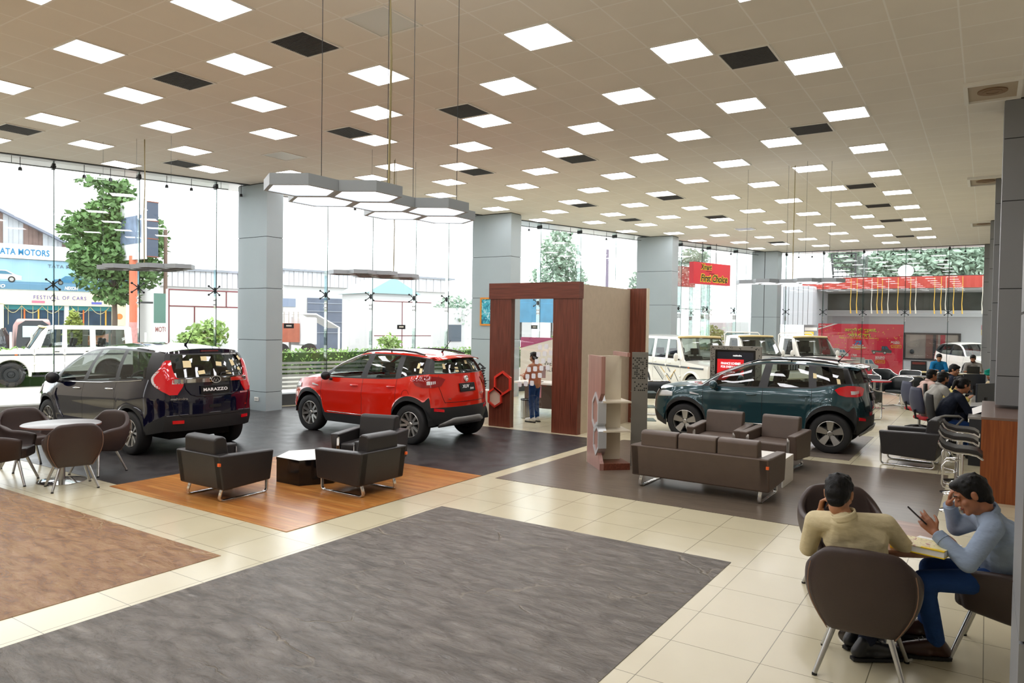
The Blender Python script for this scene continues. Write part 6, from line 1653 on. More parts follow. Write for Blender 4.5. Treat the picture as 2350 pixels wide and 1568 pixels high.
def desk(label, x0, y0, x1, y1, top, panel, name='desk'):
    t = thing(name, label, 'desk', ((x0+x1)/2, (y0+y1)/2, 0)); a, b = (x1-x0)/2, (y1-y0)/2
    MB().bx(-a, -b, .73, a, b, .76).build('desktop', top, t)
    for s_ in (-1, 1): MB().bx(*((s_*a, -b+.02, 0, s_*(a-.03), b-.02, .73) if a > b else (-a+.02, s_*b, 0, a-.02, s_*(b-.03), .73))).build('side_panel', panel, t)
    MB().bx(*((-a+.03, .0, .12, a-.03, .02, .73) if a > b else (.0, -b+.03, .12, .02, b-.03, .73))).build('modesty_panel', panel, t)
    return t
M_dtop = pm('cream desk top', 'cfc3a0', .4); M_dpan = pm('dark desk panel', '23262c', .5)
desk('long cream topped desk before the far glass where two men work', -2.2, 26.6, .05, 27.2, M_dtop, M_dpan)
desk('grey staff desk along the right hand columns', -.22, 13.4, .06, 19.3, pm('grey desk top', '8f8b86', .4), M_dpan)
def laptop(label, loc, rz, mat):
    t = thing('laptop', label, 'laptop', loc, rz)
    MB().bx(-.17, -.12, 0, .17, .12, .018).build('base', mat, t); m = MB(); m.prism([(.11, .018), (.12, .018), (.19, .23), (.18, .235)], -.17, .17, ax='x'); m.build('screen', mat, t)
laptop('black laptop used by the man in the grey polo shirt', (-.33, 26.95, .76), R(180), pm('black laptop', '15171b', .35))
def monitor(label, loc, rz):
    t = thing('monitor', label, 'monitor', loc, rz)
    MB().bx(-.25, -.012, .12, .25, .02, .44).build('screen', pm('dark monitor back', '2b2f36', .4), t, bevel=.006); MB().bx(-.03, -.02, 0, .03, .02, .2).build('neck', M_bk, t); MB().bx(-.1, -.08, 0, .1, .08, .012).build('stand_base', M_bk, t)
monitor('dark monitor on the staff desk in front of the woman in navy', (.0, 15.0, .76), R(60)); monitor('dark monitor on the staff desk near the turbaned man', (-.2, 18.05, .76), R(40))
k = thing('keyboard', 'black keyboard on the staff desk', 'keyboard', (-.08, 14.6, .76), R(80)); MB().bx(-.2, -.07, 0, .2, .07, .02).build('case', M_bk, k); MB().bx(-.19, -.06, .02, .19, .06, .024).build('keys', M_dkmetal, k)
pp = MB(); pp.T = frame_m((-.02, 13.55, .90), (.9, -.1, .42), (0, .7, .3)); pp.bx(-.16, -.11, 0, .16, .11, .002); tag(pp.build('paper_sheet', M_paper), 'large white sheet tilted at the near end of the staff desk', 'paper')
for (x, y, r, lab, mt) in ((-1.28, 26.85, 5, 'white papers in front of the man in bright blue', M_paper), (-1.75, 26.85, -12, 'yellow folder on the far desk', M_yellow), (-.75, 26.8, 20, 'white papers between the two men at the far desk', M_paper)):
    m = MB(); m.T = place(x, y, .76, R(r)); m.bx(-.16, -.11, 0, .16, .11, .006); tag(m.build('document', mt), lab, 'document')
c_ = MB(); t = thing('cabinet', 'small black cabinet standing before the far glass', 'cabinet', (-1.98, 29.2, 0)); MB().bx(-.24, -.2, 0, .24, .2, 1.02).build('body', pm('black cabinet', '1b1d20', .4), t); MB().bx(-.2, -.205, .08, .2, -.2, .85).build('door', pm('dark cabinet door', '2a2d31', .3), t); MB().bx(-.2, -.206, .9, .2, -.2, .98).build('control_strip', pm('red brown strip', '6b2a22', .5), t)
# ------------------------------------------------------------------ the street outside the glass, laid out parallel to the glass front
OA = math.atan2(GD.y, GD.x); OP = Vector((-18.12, 0, 0))
def op(s, t, z=0): return OP+GD*s-GN*t+Vector((0, 0, z))
def oth(name, label, cat, s, t, z=0, group=None, da=0.): return thing(name, label, cat, op(s, t, z), OA+da, group)
def solid(name, mat, parent, *a, **k): return MB().bx(*a).build(name, mat, parent, **k)
gm = pm('pale concrete apron', 'c2beb6', .85, var=.08, vscale=.6)
struct(MB().add([(-170, -120, -.03), (90, -120, -.03), (90, 190, -.03), (-170, 190, -.03)], [(0, 1, 2, 3)]).build('ground', gm))
rd = MB(); q = [op(-60, 12.5), op(140, 12.5), op(140, 28.5), op(-60, 28.5)]; rd.prism([(p.x, p.y) for p in q], -.03, -.015); struct(rd.build('road', pm('grey asphalt', '8c8a87', .9, var=.06, vscale=2)))
M_leaf = [pm('leaf green %d' % k, c, .6, var=.25, vscale=1.5) for k, c in enumerate(('5a7d45', '6b8f3e', '8fa593', '8f9d45', '86a358'))]  # the pale grey green has outdoor haze and overexposure put into its colour
M_bark = pm('grey brown bark', '5d5044', .9, bump=.4, bscale=20)
def leaves(m, blobs, n, size, rnd, droop=.3):
    tot = sum(b[1][0]*b[1][1]*b[1][2] for b in blobs)
    for c, r in blobs:
        for _ in range(int(n*(r[0]*r[1]*r[2])/tot)):
            d = Vector((rnd.gauss(0, 1), rnd.gauss(0, 1), rnd.gauss(0, 1))).normalized(); k = rnd.random()**.45
            p = Vector((c[0]+d.x*r[0]*k, c[1]+d.y*r[1]*k, c[2]+d.z*r[2]*k)); L = size*rnd.uniform(.6, 1.4)
            a = Vector((rnd.gauss(0, 1), rnd.gauss(0, 1), rnd.gauss(0, .6)-droop)).normalized(); b = a.orthogonal().normalized(); b = (b*math.cos(6.28*rnd.random())+a.cross(b)*math.sin(6.28*rnd.random()))
            o = len(m.v); m.v += [tuple(p-a*L*.5), tuple(p+b*L*.24), tuple(p+a*L*.5), tuple(p-b*L*.24)]; m.f.append([o, o+1, o+2, o+3]); m.m.append(0)
def tree(label, s, t, blobs, trunk_h, n, size, mat, seed, name='tree', group=None, tr=.16, cat='tree'):
    T_ = oth(name, label, cat, s, t, 0, group); rnd = random.Random(seed)
    m = MB(); leaves(m, blobs, n, size, rnd); m.build('foliage', mat, T_, merge=False)
    k = MB(); k.tube([(0, 0, -.03), (.05, .02, trunk_h*.5), (0, 0, trunk_h)], [tr, tr*.8, tr*.6], 10)
    for c, r in blobs[:7]: k.tube([(0, 0, trunk_h*.8), tuple(Vector((0, 0, trunk_h)).lerp(Vector(c), .5)), tuple(c)], [tr*.5, tr*.35, tr*.12], 6)
    k.build('trunk', M_bark, T_, smooth=60); return T_
tree('big dense green tree behind the billboard pole', 12.9, 26, [((0, 0, 7.2), (1.6, 1.5, 1.4)), ((.1, 0, 8.8), (1.0, .9, .8)), ((-1.4, 0, 6.6), (1.2, 1.1, 1.1)), ((1.5, .2, 6.4), (1.3, 1.1, 1.5)), ((-.4, -.2, 5.2), (1.8, 1.4, 1.2)), ((1.2, 0, 4.6), (1.4, 1.1, 1.0)), ((-1.1, 0, 4.2), (.9, .9, .7)), ((-.9, 0, 9.2), (.9, .6, .35)), ((.2, 0, 3.4), (1.2, .9, .7))], 4.2, 9500, .34, M_leaf[0], 1)
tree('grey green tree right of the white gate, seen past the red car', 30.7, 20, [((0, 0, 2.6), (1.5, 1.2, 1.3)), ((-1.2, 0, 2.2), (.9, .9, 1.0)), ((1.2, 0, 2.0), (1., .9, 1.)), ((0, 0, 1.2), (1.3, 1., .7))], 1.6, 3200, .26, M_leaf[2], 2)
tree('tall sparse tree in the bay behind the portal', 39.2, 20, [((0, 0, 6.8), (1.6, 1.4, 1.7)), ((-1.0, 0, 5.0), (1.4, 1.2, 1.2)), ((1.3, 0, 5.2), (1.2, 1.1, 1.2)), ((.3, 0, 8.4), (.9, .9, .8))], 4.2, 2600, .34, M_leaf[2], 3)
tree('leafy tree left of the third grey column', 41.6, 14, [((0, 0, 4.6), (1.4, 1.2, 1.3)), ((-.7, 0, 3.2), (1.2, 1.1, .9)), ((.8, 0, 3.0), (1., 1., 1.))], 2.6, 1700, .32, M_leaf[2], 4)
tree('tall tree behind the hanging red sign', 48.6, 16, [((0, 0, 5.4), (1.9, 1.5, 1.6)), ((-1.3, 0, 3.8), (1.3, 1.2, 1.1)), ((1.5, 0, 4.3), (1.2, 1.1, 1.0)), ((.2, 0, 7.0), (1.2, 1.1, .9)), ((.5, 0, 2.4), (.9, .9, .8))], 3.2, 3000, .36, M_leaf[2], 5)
tree('small slim yellow green tree before the blue shop front', 11.55, 30, [((0, 0, 1.2), (.55, .5, .7)), ((.0, 0, 1.75), (.42, .4, .6)), ((.03, 0, 2.2), (.24, .22, .4))], .8, 1300, .22, M_leaf[3], 6, 'sapling')
tree('drooping light green bush left of the first grey column', 14.1, 14, [((0, 0, 1.3), (.75, .6, .7)), ((-.55, 0, 1.0), (.6, .5, .6)), ((.5, 0, 1.5), (.55, .5, .7)), ((0, 0, .5), (.8, .6, .5))], .7, 1500, .26, M_leaf[4], 7, 'bush', cat='bush')
tree('pale bush seen past the red car roof', 20.0, 9, [((0, 0, 1.2), (.5, .45, .45)), ((.3, 0, .8), (.5, .4, .4))], .7, 600, .2, M_leaf[4], 8, 'bush', cat='bush')
tree('yellow green bush inside the portal view', 26.9, 6, [((0, 0, 1.1), (.8, .7, .6)), ((.6, 0, 1.4), (.6, .6, .6))], .7, 900, .22, M_leaf[4], 9, 'bush', cat='bush')
tree('light green shrub left of the far white building', 38.6, 7, [((0, 0, 1.5), (.9, .8, .7)), ((.7, 0, 1.2), (.7, .7, .6))], .7, 900, .24, M_leaf[4], 10, 'bush', cat='bush')
def hedge(label, s0, s1, t, z0, z1, seed, n):
    rnd = random.Random(seed); T_ = oth('hedge', label, 'hedge', (s0+s1)/2, t); m = MB(); h = (s1-s0)/2
    for _ in range(n):
        p = Vector((rnd.uniform(-h, h), rnd.uniform(-.35, .35), rnd.uniform(z0, z1)+.06*math.sin(rnd.random()*9))); L = .11*rnd.uniform(.6, 1.4)
        a = Vector((rnd.gauss(0, 1), rnd.gauss(0, 1), rnd.gauss(0, 1))).normalized(); b = a.orthogonal().normalized()*.5; o = len(m.v)
        m.v += [tuple(p-a*L*.5), tuple(p+b*L*.6), tuple(p+a*L*.5), tuple(p-b*L*.6)]; m.f.append([o, o+1, o+2, o+3]); m.m.append(0)
    m.build('foliage', M_leaf[1], T_, merge=False); solid('core', pm('hedge core', '2f4a1e', .9), T_, -h, -.25, -.03, h, .25, z1-.08)
hedge('clipped green hedge behind the dusty white vehicle', 3.0, 11.8, 9.6, .3, 1.12, 20, 7000)
hedge('clipped green hedge seen between the white glass stripes', 13.2, 27.5, 6.3, .2, 1.12, 21, 9000)
wb = oth('kerb_wall', 'low white kerb wall in front of the striped hedge', 'wall', 19.5, 5.7); solid('wall', pm('white kerb paint', 'd2d0cc', .8), wb, -6.5, -.12, -.03, 6.5, .12, .32)
for k in range(12):
    f = oth('fence_post', 'white fence post along the hedge left of the navy car, %s from the left' % oname(k+1), 'post', 5.2+k*.55, 10.3, 0, 'white posts along the hedge'); solid('post', pm('white post paint', 'e2e2de', .6), f, -.03, -.03, -.03, .03, .03, 1.62)
for k in range(14):
    f = oth('fence_picket', 'white picket outside, %s from the left, between the red car and the second column' % oname(k+1), 'picket', 27.6+k*.3, 10.5, 0, 'white pickets by the grey green tree'); m = MB(); m.prism([(-.05, -.03), (.05, -.03), (.05, 1.25), (0, 1.36), (-.05, 1.25)], -.015, .015, ax='y'); m.build('picket', pm('white post paint', 'e2e2de', .6), f)
# ---- blue bannered car showroom across the road
B_ = oth('building', 'blue bannered car showroom across the road with a white name band', 'building', 8.5, 38)
M_w = pm('white facade', 'd9dadb', .6, var=.03, vscale=1); M_bl = pm('pale blue printed banner', '8fb6cc', .6, var=.12, vscale=.8); M_cyan = pm('cyan letters', '0a6f9f', .5); M_cream2 = pm('cream printed arch', 'dfd3b4', .6)
solid('upper_wall', M_w, B_, -12, .0, 3.6, 7.5, 6, 5.75); solid('name_band', M_w, B_, -12, -.3, 5.75, 4.3, .0, 6.65)
text('TATA MOTORS', 'lettering', M_cyan, B_, 2.85, .40, frame_m((1.25, -.32, 6.17), (1, 0, 0), (0, 0, 1)), .02, .02, 1.05)
solid('banner', M_bl, B_, -12, -.12, 3.82, 7.1, .0, 5.72); solid('banner_road', pm('blue grey printed road', '56809b', .7), B_, -12, -.125, 3.82, 7.1, -.12, 4.32)
text('TATA MOTORS', 'lettering', pm('grey letters', '5d6b75', .5), B_, 2.4, .22, frame_m((3.8, -.16, 5.38), (1, 0, 0), (0, 0, 1)), .01, .01, 1.05)
def print_car(parent, x, z, L, body, glassc, y=-.14, name='car_print'):
    m = MB(); H_ = L*.30
    m.prism([(x, z+.08*L), (x+.02*L, z+.16*L), (x+.2*L, z+.19*L), (x+.34*L, z+.29*L), (x+.7*L, z+.29*L), (x+.88*L, z+.19*L), (x+L, z+.16*L), (x+L, z+.06*L)], y-.004, y, body, ax='y')
    m.prism([(x+.25*L, z+.19*L), (x+.36*L, z+.27*L), (x+.68*L, z+.27*L), (x+.83*L, z+.19*L)], y-.006, y-.004, glassc, ax='y')
    for wx in (.2, .8): m.prism([(x+wx*L+.075*L*math.cos(a), z+.07*L+.075*L*math.sin(a)) for a in [2*PI*k/14 for k in range(14)]], y-.008, y-.004, M_bk, ax='y'); m.prism([(x+wx*L+.045*L*math.cos(a), z+.07*L+.045*L*math.sin(a)) for a in [2*PI*k/14 for k in range(14)]], y-.010, y-.008, M_steel, ax='y')
    return m.build(name, body, parent)
pw, pb_, pgl = pm('printed white car', 'd9cfc8', .5), pm('printed blue car', '2f6f96', .5), pm('printed car glass', '3d6f88', .4)
print_car(B_, -1.4, 4.25, 2.6, pw, pgl, -.14); print_car(B_, 2.9, 4.2, 2.0, pb_, pgl, -.14); print_car(B_, 6.0, 4.15, 2.0, pb_, pgl, -.14)
for s_, x, w_ in (('TIGOR ARGO', -.6, 1.9), ('NEXON', 3.9, .75), ('NEXON', 6.5, .6)): text(s_, 'lettering', pm('white lettering', 'f4f4f4', .5), B_, w_, .22, frame_m((x, -.16, 4.0), (1, 0, 0), (0, 0, 1)), .01, .03, 1., .2)
solid('arch_top', M_cream2, B_, -12, -.5, 2.85, 7.05, .0, 3.68); solid('arch_left', M_cream2, B_, -.5, -.5, 0, .25, .0, 2.9); solid('arch_right', M_cream2, B_, 6.25, -.5, 0, 7.05, .0, 2.9); solid('arch_middle', M_w, B_, 3.5, -.3, 0, 3.75, .0, 2.85)
text('FESTIVAL OF CARS', 'lettering', pm('violet lettering', '5a4f9a', .5), B_, 2.9, .24, frame_m((3.25, -.52, 3.35), (1, 0, 0), (0, 0, 1)), .01, .01, 1.25)
solid('pink_tab', pm('pink tab', 'c96a82', .6), B_, 1.7, -.52, 2.98, 2.4, -.5, 3.13); solid('blue_tab', pm('violet tab', '5a5fb0', .6), B_, 5.0, -.52, 2.98, 5.6, -.5, 3.13)
M_shop = pm('dark shop glass', '2c4258', .15, var=.35, vscale=1.2); solid('shop_window', M_shop, B_, .25, .0, 0, 3.5, .1, 2.85); solid('shop_window', M_shop, B_, 3.75, .0, 0, 6.25, .1, 2.85)
solid('teal_blind', pm('teal blind', '2f8b98', .6), B_, .25, -.04, 2.55, 3.5, .0, 2.85); solid('teal_blind', pm('teal blind', '2f8b98', .6), B_, 3.75, -.04, 2.55, 6.25, .0, 2.85)
gl = MB()
for a, b_ in ((.3, 1.2), (1.2, 2.3), (2.3, 3.4), (3.9, 5.0), (5.0, 6.1)): gl.tube([(a+(b_-a)*k/8, -.06, 2.8-.45*math.sin(PI*k/8)) for k in range(9)], .02, 5)
for x in (.5, 1.2, 1.8, 2.6, 3.2, 4.3, 4.9, 5.6): gl.tube([(x, -.06, 2.8), (x, -.06, 1.6)], .015, 4)
gl.build('garland', pm('cream garland', 'd9cfa2', .7), B_)
for x, c1 in ((1.35, 'c8682f'), (2.1, 'd6a33c'), (4.6, 'c8682f'), (5.9, 'd6a33c')): solid('marigold_string', pm('marigold %s' % c1, c1, .7), B_, x-.04, -.1, 1.0, x+.04, -.04, 2.6)
print_car(B_, 6.35, 1.2, .6, pm('printed red car', 'a82f38', .5), pgl, -.52); print_car(B_, 6.35, .7, .6, pm('printed blue small car', '2f55a0', .5), pgl, -.52)
sb = MB(); sb.prism([(6.65+.2*math.cos(a), 2.2+.2*math.sin(a)) for a in [2*PI*k/16 for k in range(16)]], -.515, -.5, ax='y'); sb.build('orange_disc', pm('orange print', 'd98244', .6), B_)
R_ = oth('shed', 'tall rusty corrugated metal shed behind the bannered showroom', 'building', 8.6, 46)
rs = MB()
for k in range(46):
    x = -9+k*.3; h = lambda x: 9.9-.5*max(0, x)
    rs.prism([(x, 5.5), (x+.3, 5.5), (x+.3, h(x+.3)), (x, h(x))], (k % 2)*.05, .3, pm('rusty metal sheet', '6b5852', .7, var=.3, vscale=1.2) if (k//4) % 2 else pm('pale metal sheet', 'a3a7ac', .6, var=.1, vscale=1), ax='y')
rs.build('wall', M_w, R_); rf = MB(); rf.prism([(-9, 9.95), (0, 9.95), (4.9, 7.5), (4.9, 7.3), (0, 9.75), (-9, 9.75)], -.5, 8, ax='y'); rf.build('roof', pm('grey shed roof', '6c7280', .6), R_)
# ---- billboard on an orange pole
T_ = oth('billboard', 'white and blue billboard on an orange pole before the big tree', 'billboard', 13.45, 24)
MB().cyl((0, 0, -.03), (0, 0, 5.3), .2, n=16).build('pole', pm('orange painted pole', 'c2694a', .5, var=.1, vscale=3), T_, smooth=60)
MB().cyl((0, 0, .3), (0, 0, 1.9), .215, n=16).build('pole_wrap', pm('pink poster wrap', 'c78f8a', .6, var=.2, vscale=5), T_, smooth=60)
bb = MB(); bb.T = Matrix.Rotation(R(-78), 4, 'Z'); bb.bx(-1.3, -.12, 5.1, 1.3, .12, 8.1); bb.build('panel', pm('white billboard', 'e3e4e6', .6), T_)
bb = MB(); bb.T = Matrix.Rotation(R(-78), 4, 'Z'); bb.bx(-1.2, -.14, 5.9, 1.2, -.12, 7.3); bb.build('print', pm('blue grey print', '6f7f97', .6, var=.4, vscale=1.6), T_)
fr_ = MB(); fr_.T = Matrix.Rotation(R(-78), 4, 'Z') @ Matrix.Translation((1.3, 0, 0)); fr_.bx(0, .1, 5.2, .1, .62, 8.0, pm('dark billboard side', '3f4a5c', .6)); 
for z in (5.2, 6.1, 7.0, 7.95): fr_.bx(-.02, .1, z, .12, .64, z+.05, pm('rust frame', '7a4636', .7))
fr_.build('side_frame', M_dkmetal, T_)
T_ = oth('utility_pole', 'brown utility pole right of the billboard', 'pole', 15.2, 25); MB().cyl((0, 0, -.03), (0, 0, 6.9), .11, .09, n=10).build('pole', pm('brown pole', '6d5a4f', .8), T_); solid('crossarm', M_dkmetal, T_, -1.6, -.05, 2.9, .4, .05, 3.0)
T_ = oth('transformer', 'grey transformer box on its frame beside the orange pole', 'transformer', 14.55, 22); solid('tank', pm('grey tank', '8a8f93', .6), T_, -.4, -.3, 2.0, .4, .3, 2.7); solid('band', pm('orange band', 'b86a55', .6), T_, -.41, -.31, 2.3, .41, .31, 2.42); solid('legs', M_dkmetal, T_, -.4, -.05, -.03, -.32, .05, 2.0); solid('legs', M_dkmetal, T_, .32, -.05, -.03, .4, .05, 2.0)
for x in (-.25, 0, .25): MB().lathe([(.05, 2.7), (.07, 2.75), (.03, 2.8), (.06, 2.86), (.02, 2.95)], 10, o=(x, 0, 0)).build('insulator', M_dkmetal, T_)
T_ = oth('sign_board', 'green and white MOTORS sign board standing beside the orange pole', 'sign', 14.0, 20); solid('board', pm('pale sign', 'd6dad8', .6), T_, -.45, -.04, .9, .45, .04, 3.3); solid('green_field', pm('dull green print', '4c6f64', .6), T_, -.45, -.045, 1.9, .45, -.04, 3.3); text('MOTORS', 'lettering', pm('red brown lettering', '8c5552', .6), T_, .75, .25, frame_m((0, -.05, 1.6), (1, 0, 0), (0, 0, 1)), .005, .02); solid('post', M_dkmetal, T_, -.04, -.03, -.03, .04, .03, .9)
T_ = oth('water_tank', 'dark ribbed water tank beside the utility pole', 'tank', 15.9, 26); MB().lathe([(.5, -.03), (.55, 1.), (.5, 1.3), (.55, 1.4), (.5, 1.6), (.55, 1.7), (.5, 1.9), (.55, 2.0), (.45, 2.3), (.15, 2.45), (.15, 2.55)], 20).build('drum', pm('dark tank plastic', '3a4552', .5), T_, smooth=40)
# ---- white industrial buildings behind the gates
M_rib = pm('white ribbed cladding', 'c9cacf', .6); M_wb = pm('white building wall', 'c4c4c4', .7, var=.03, vscale=.6)
def ribbed(label, s0, s1, t, h, extra):
    T_ = oth('warehouse', label, 'building', s0, t); w_ = s1-s0; solid('wall', M_wb, T_, 0, 0, -.03, w_, 8, h-1.1)
    m = MB(); n = int(w_/.35)
    for k in range(n): m.prism([(k*.35, h-1.2), (k*.35+.32, h-1.2), (k*.35+.32, h-.1), (k*.35, h-.1)], -.25+(k % 2)*.03, .2, ax='y')
    m.build('cladding', M_rib, T_); MB().prism([(-.3, h-.15), (w_+.3, h-.15), (w_+.3, h), (-.3, h)], -.4, 8.2, ax='y').build('roof_edge', pm('grey roof edge', '8a8f98', .6), T_); extra(T_, w_)
def e1(T_, w_): pass
ribbed('white ribbed warehouse behind the white gate, left of the first grey column', 16.9, 23.0, 34, 5.45, e1)
def e2(T_, w_):
    g = solid('gateway', pm('dark gateway', '5b6577', .7, var=.15, vscale=.8), T_, 1.8, -.08, 0, 4.9, .0, 3.8)
    for z in (1.2, 2.0, 2.8, 3.4): solid('gateway_bar', pm('grey bar', '8b93a0', .6), T_, 1.8, -.12, z, 4.9, -.08, z+.06)
    for k in range(9): solid('louvre', pm('grey louvre', '7e8590', .6), T_, 5.25, -.06, 1.15+k*.25, 7.0, .0, 1.27+k*.25)
    solid('small_window', pm('blue grey window', '7d8aa0', .4), T_, -.3, -.05, 3.1, .9, .0, 3.7)
ribbed('long white warehouse with a dark gateway and louvres, seen over the red car', 25.1, 39.4, 34, 5.85, e2)
T_ = oth('truck', 'orange truck seen at the left edge of the bay behind the red car', 'truck', 20.9, 22); solid('cargo_box', pm('orange brown truck body', '9a5540', .7, var=.15, vscale=3), T_, -.9, 0, .9, .6, 1.8, 1.95)
for k in range(6): solid('stake', pm('pale stake', 'a9a29c', .7), T_, -.85+k*.27, 0, 1.95, -.80+k*.27, .05, 2.6)
solid('cab', pm('pale truck cab', 'cfcfd2', .5), T_, .65, .1, .7, 1.7, 1.7, 2.3, bevel=.1)
for x in (-.4, 1.2): MB().cyl((x, 0, .4), (x, .3, .4), .43, n=18).build('wheel', M_tyre, T_, smooth=40)
T_ = oth('awning', 'white sloping awning beside the orange truck', 'awning', 22.9, 23); MB().prism([(-1.6, 2.55), (.0, 2.55), (1.5, 1.75), (1.5, 1.68), (.0, 2.47), (-1.6, 2.47)], 0, 2, ax='y').build('sheet', M_w, T_); solid('post', M_w, T_, -1.6, 0, -.03, -1.5, .1, 2.5); solid('post', M_w, T_, 1.4, 0, -.03, 1.5, .1, 1.7)
T_ = oth('gate', 'white walled gate outlined in dark red, left of the first grey column', 'gate', 14.4, 15); M_mar = pm('dark red outline', '6b2f35', .6)
solid('wall', M_w, T_, -1.35, 0, -.03, 2.6, .4, 3.35)
om = MB()
for a in ((-1.35, 3.30, 2.6, 3.35), (-1.35, 2.62, 2.6, 2.67), (-1.35, 0, -1.3, 3.3), (.95, 2.65, 1.0, 3.3), (-.35, 0, -.3, 2.65)): om.bx(a[0], -.02, a[1], a[2], 0, a[3])
om.build('outline', M_mar, T_)
T_ = oth('gate', 'white wall panel outlined in dark red seen over the red car bonnet', 'gate', 24.6, 16); solid('wall', M_w, T_, -1.8, 0, .7, 1.9, .3, 3.25); solid('footing', M_w, T_, -1.8, 0, -.03, 1.9, .3, .7)
om = MB()
for a in ((-1.6, 3.15, 1.8, 3.19), (-1.6, 1.38, 1.8, 1.42), (.0, .75, .04, 3.15)): om.bx(a[0], -.02, a[1], a[2], 0, a[3])
om.build('outline', M_mar, T_)
T_ = oth('building', 'pale hut with a pointed roof right of the white gate', 'building', 29.3, 26); solid('wall', M_wb, T_, -1.5, 0, -.03, 2., 4, 4.0); MB().prism([(-1.8, 4.0), (.2, 5.1), (2.3, 4.0)], -.3, 4.2, ax='y').build('roof', pm('teal roof', '8fb0b5', .6), T_)
T_ = oth('sign_board', 'blue hoarding seen through the portal doorway', 'sign', 31.9, 14); solid('board', pm('blue hoarding', '3f7ea0', .6, var=.2, vscale=2), T_, -1.0, 0, 2.2, 1.6, .1, 3.6); solid('board_upper', pm('dark blue board', '34567a', .6), T_, -1.6, .05, 2.9, -.4, .12, 4.1); solid('post', M_dkmetal, T_, -.9, .02, -.03, -.8, .1, 2.2); solid('post', M_dkmetal, T_, 1.4, .02, -.03, 1.5, .1, 2.2)
T_ = oth('building', 'white low building behind the blue hoarding', 'building', 31.0, 19); solid('wall', M_wb, T_, -3, 0, -.03, 5, 4, 3.0)
for x in (-1.5, .2, 1.9): solid('window', pm('dark small window', '4b5560', .4), T_, x, -.04, 1.0, x+.9, .0, 2.0)
T_ = oth('notice_pillar', 'dark blue pillar sign outside the glass behind the booth', 'sign', 27.3, 4.2); solid('pillar', pm('navy pillar', '2c3b4e', .5), T_, -.3, -.1, -.03, .3, .1, 2.25)
T_ = oth('light_pole', 'slim purple grey pole left of the third grey column', 'pole', 38.8, 15); MB().cyl((0, 0, -.03), (0, 0, 6.9), .09, n=10).build('pole', pm('purple grey pole', '776c80', .7), T_)
T_ = oth('building', 'small yellow fronted house beyond the trees', 'building', 59.5, 24); solid('wall', pm('cream house wall', 'c4bfb2', .7), T_, -1.5, .1, -.03, 3.5, 5, 4.8); solid('yellow_front', pm('mustard front', 'c0a94a', .6), T_, -.2, 0, .0, 2.0, .1, 2.5); solid('window', pm('dark small window', '4b5560', .4), T_, .3, -.03, 1.0, 1.3, 0, 2.0); solid('window', pm('dark small window', '4b5560', .4), T_, .2, .05, 3.2, 1.2, .1, 4.0)
T_ = oth('building', 'white shop canopy behind the pickups, left of the fourth grey column', 'building', 48.4, 12.2); solid('canopy', M_w, T_, -1.7, -.3, 1.75, 1.9, 2, 2.45); solid('glass_front', pm('teal shop glass', '5d8a8a', .2), T_, -1.5, .2, 0, 1.7, .3, 1.75); solid('pier', M_w, T_, -1.7, -.2, -.03, -1.3, .3, 1.75); solid('pier', M_w, T_, 1.5, -.2, -.03, 1.9, .3, 1.75)
T_ = oth('dome_sign', 'yellow and black rounded object above the first pickup', 'sign', 43.6, 7.0); MB().lathe([(.42, 1.5), (.42, 1.75), (.36, 1.95), (.22, 2.1), (.0, 2.15)], 18).build('yellow_dome', M_yellow, T_, smooth=60); MB().lathe([(.30, 2.03), (.25, 2.12), (.12, 2.19), (.0, 2.2)], 18).build('black_cap', M_bk, T_, smooth=60); solid('post', M_dkmetal, T_, -.05, -.05, -.03, .05, .05, 1.5)
# ---- vehicles across the road
def far_car(label, s, t, pnt, name='car', da=0., scale=1.):
    c = Car(dict(XUV, paint=pnt, step=.3, rimstyle='steel', seats=[])); T_ = oth(name, label, 'car', s, t, 0, None, da); c.build(T_); T_.scale = (scale,)*3
far_car('dark car at the left picture edge behind the hedge', 3.8, 20, paint('dark grey car paint', '20262e', .2, .25), da=R(0), scale=1.05)
far_car('orange brown hatchback parked before the blue shop front', 12.4, 31.5, paint('orange car paint', '9c5a3a', .2, .3), da=R(-70))
T_ = oth('auto_rickshaw', 'pink and black three wheeler seen from behind over the hedge', 'rickshaw', 8.75, 19)
ar = MB(); ar.prism([(-.62, .35), (.62, .35), (.62, 1.1), (.55, 1.75), (.3, 1.95), (-.3, 1.95), (-.55, 1.75), (-.62, 1.1)], 0, .06, ax='y'); ar.build('rear_panel', pm('dark rickshaw canvas', '34383d', .7), T_)
ar = MB(); ar.prism([(.0, .4), (2.2, .4), (2.5, .9), (2.0, 1.85), (.3, 2.0), (.0, 1.8)], -.6, .6, ax='x'); ar.T = Matrix.Identity(4)
m = MB(); m.prism([(.07, .35), (2.2, .35), (2.6, .9), (2.1, 1.8), (.4, 2.02), (.07, 1.9)], -.6, .6, ax='x'); m.build('body', pm('pink grey canopy', 'b08a86', .7), T_, bevel=.1)
solid('rear_window', pm('pale rear window', 'bcd0d2', .4), T_, -.4, -.02, 1.25, .4, 0, 1.72); solid('red_strip', pm('dull red strip', 'b03a48', .5), T_, -.5, -.02, .62, .5, 0, .72)
for x, y in ((-.5, .25), (.5, .25), (0, 2.2)): MB().cyl((x-.06, y, .24), (x+.06, y, .24), .25, n=16).build('wheel', M_tyre, T_, smooth=40)
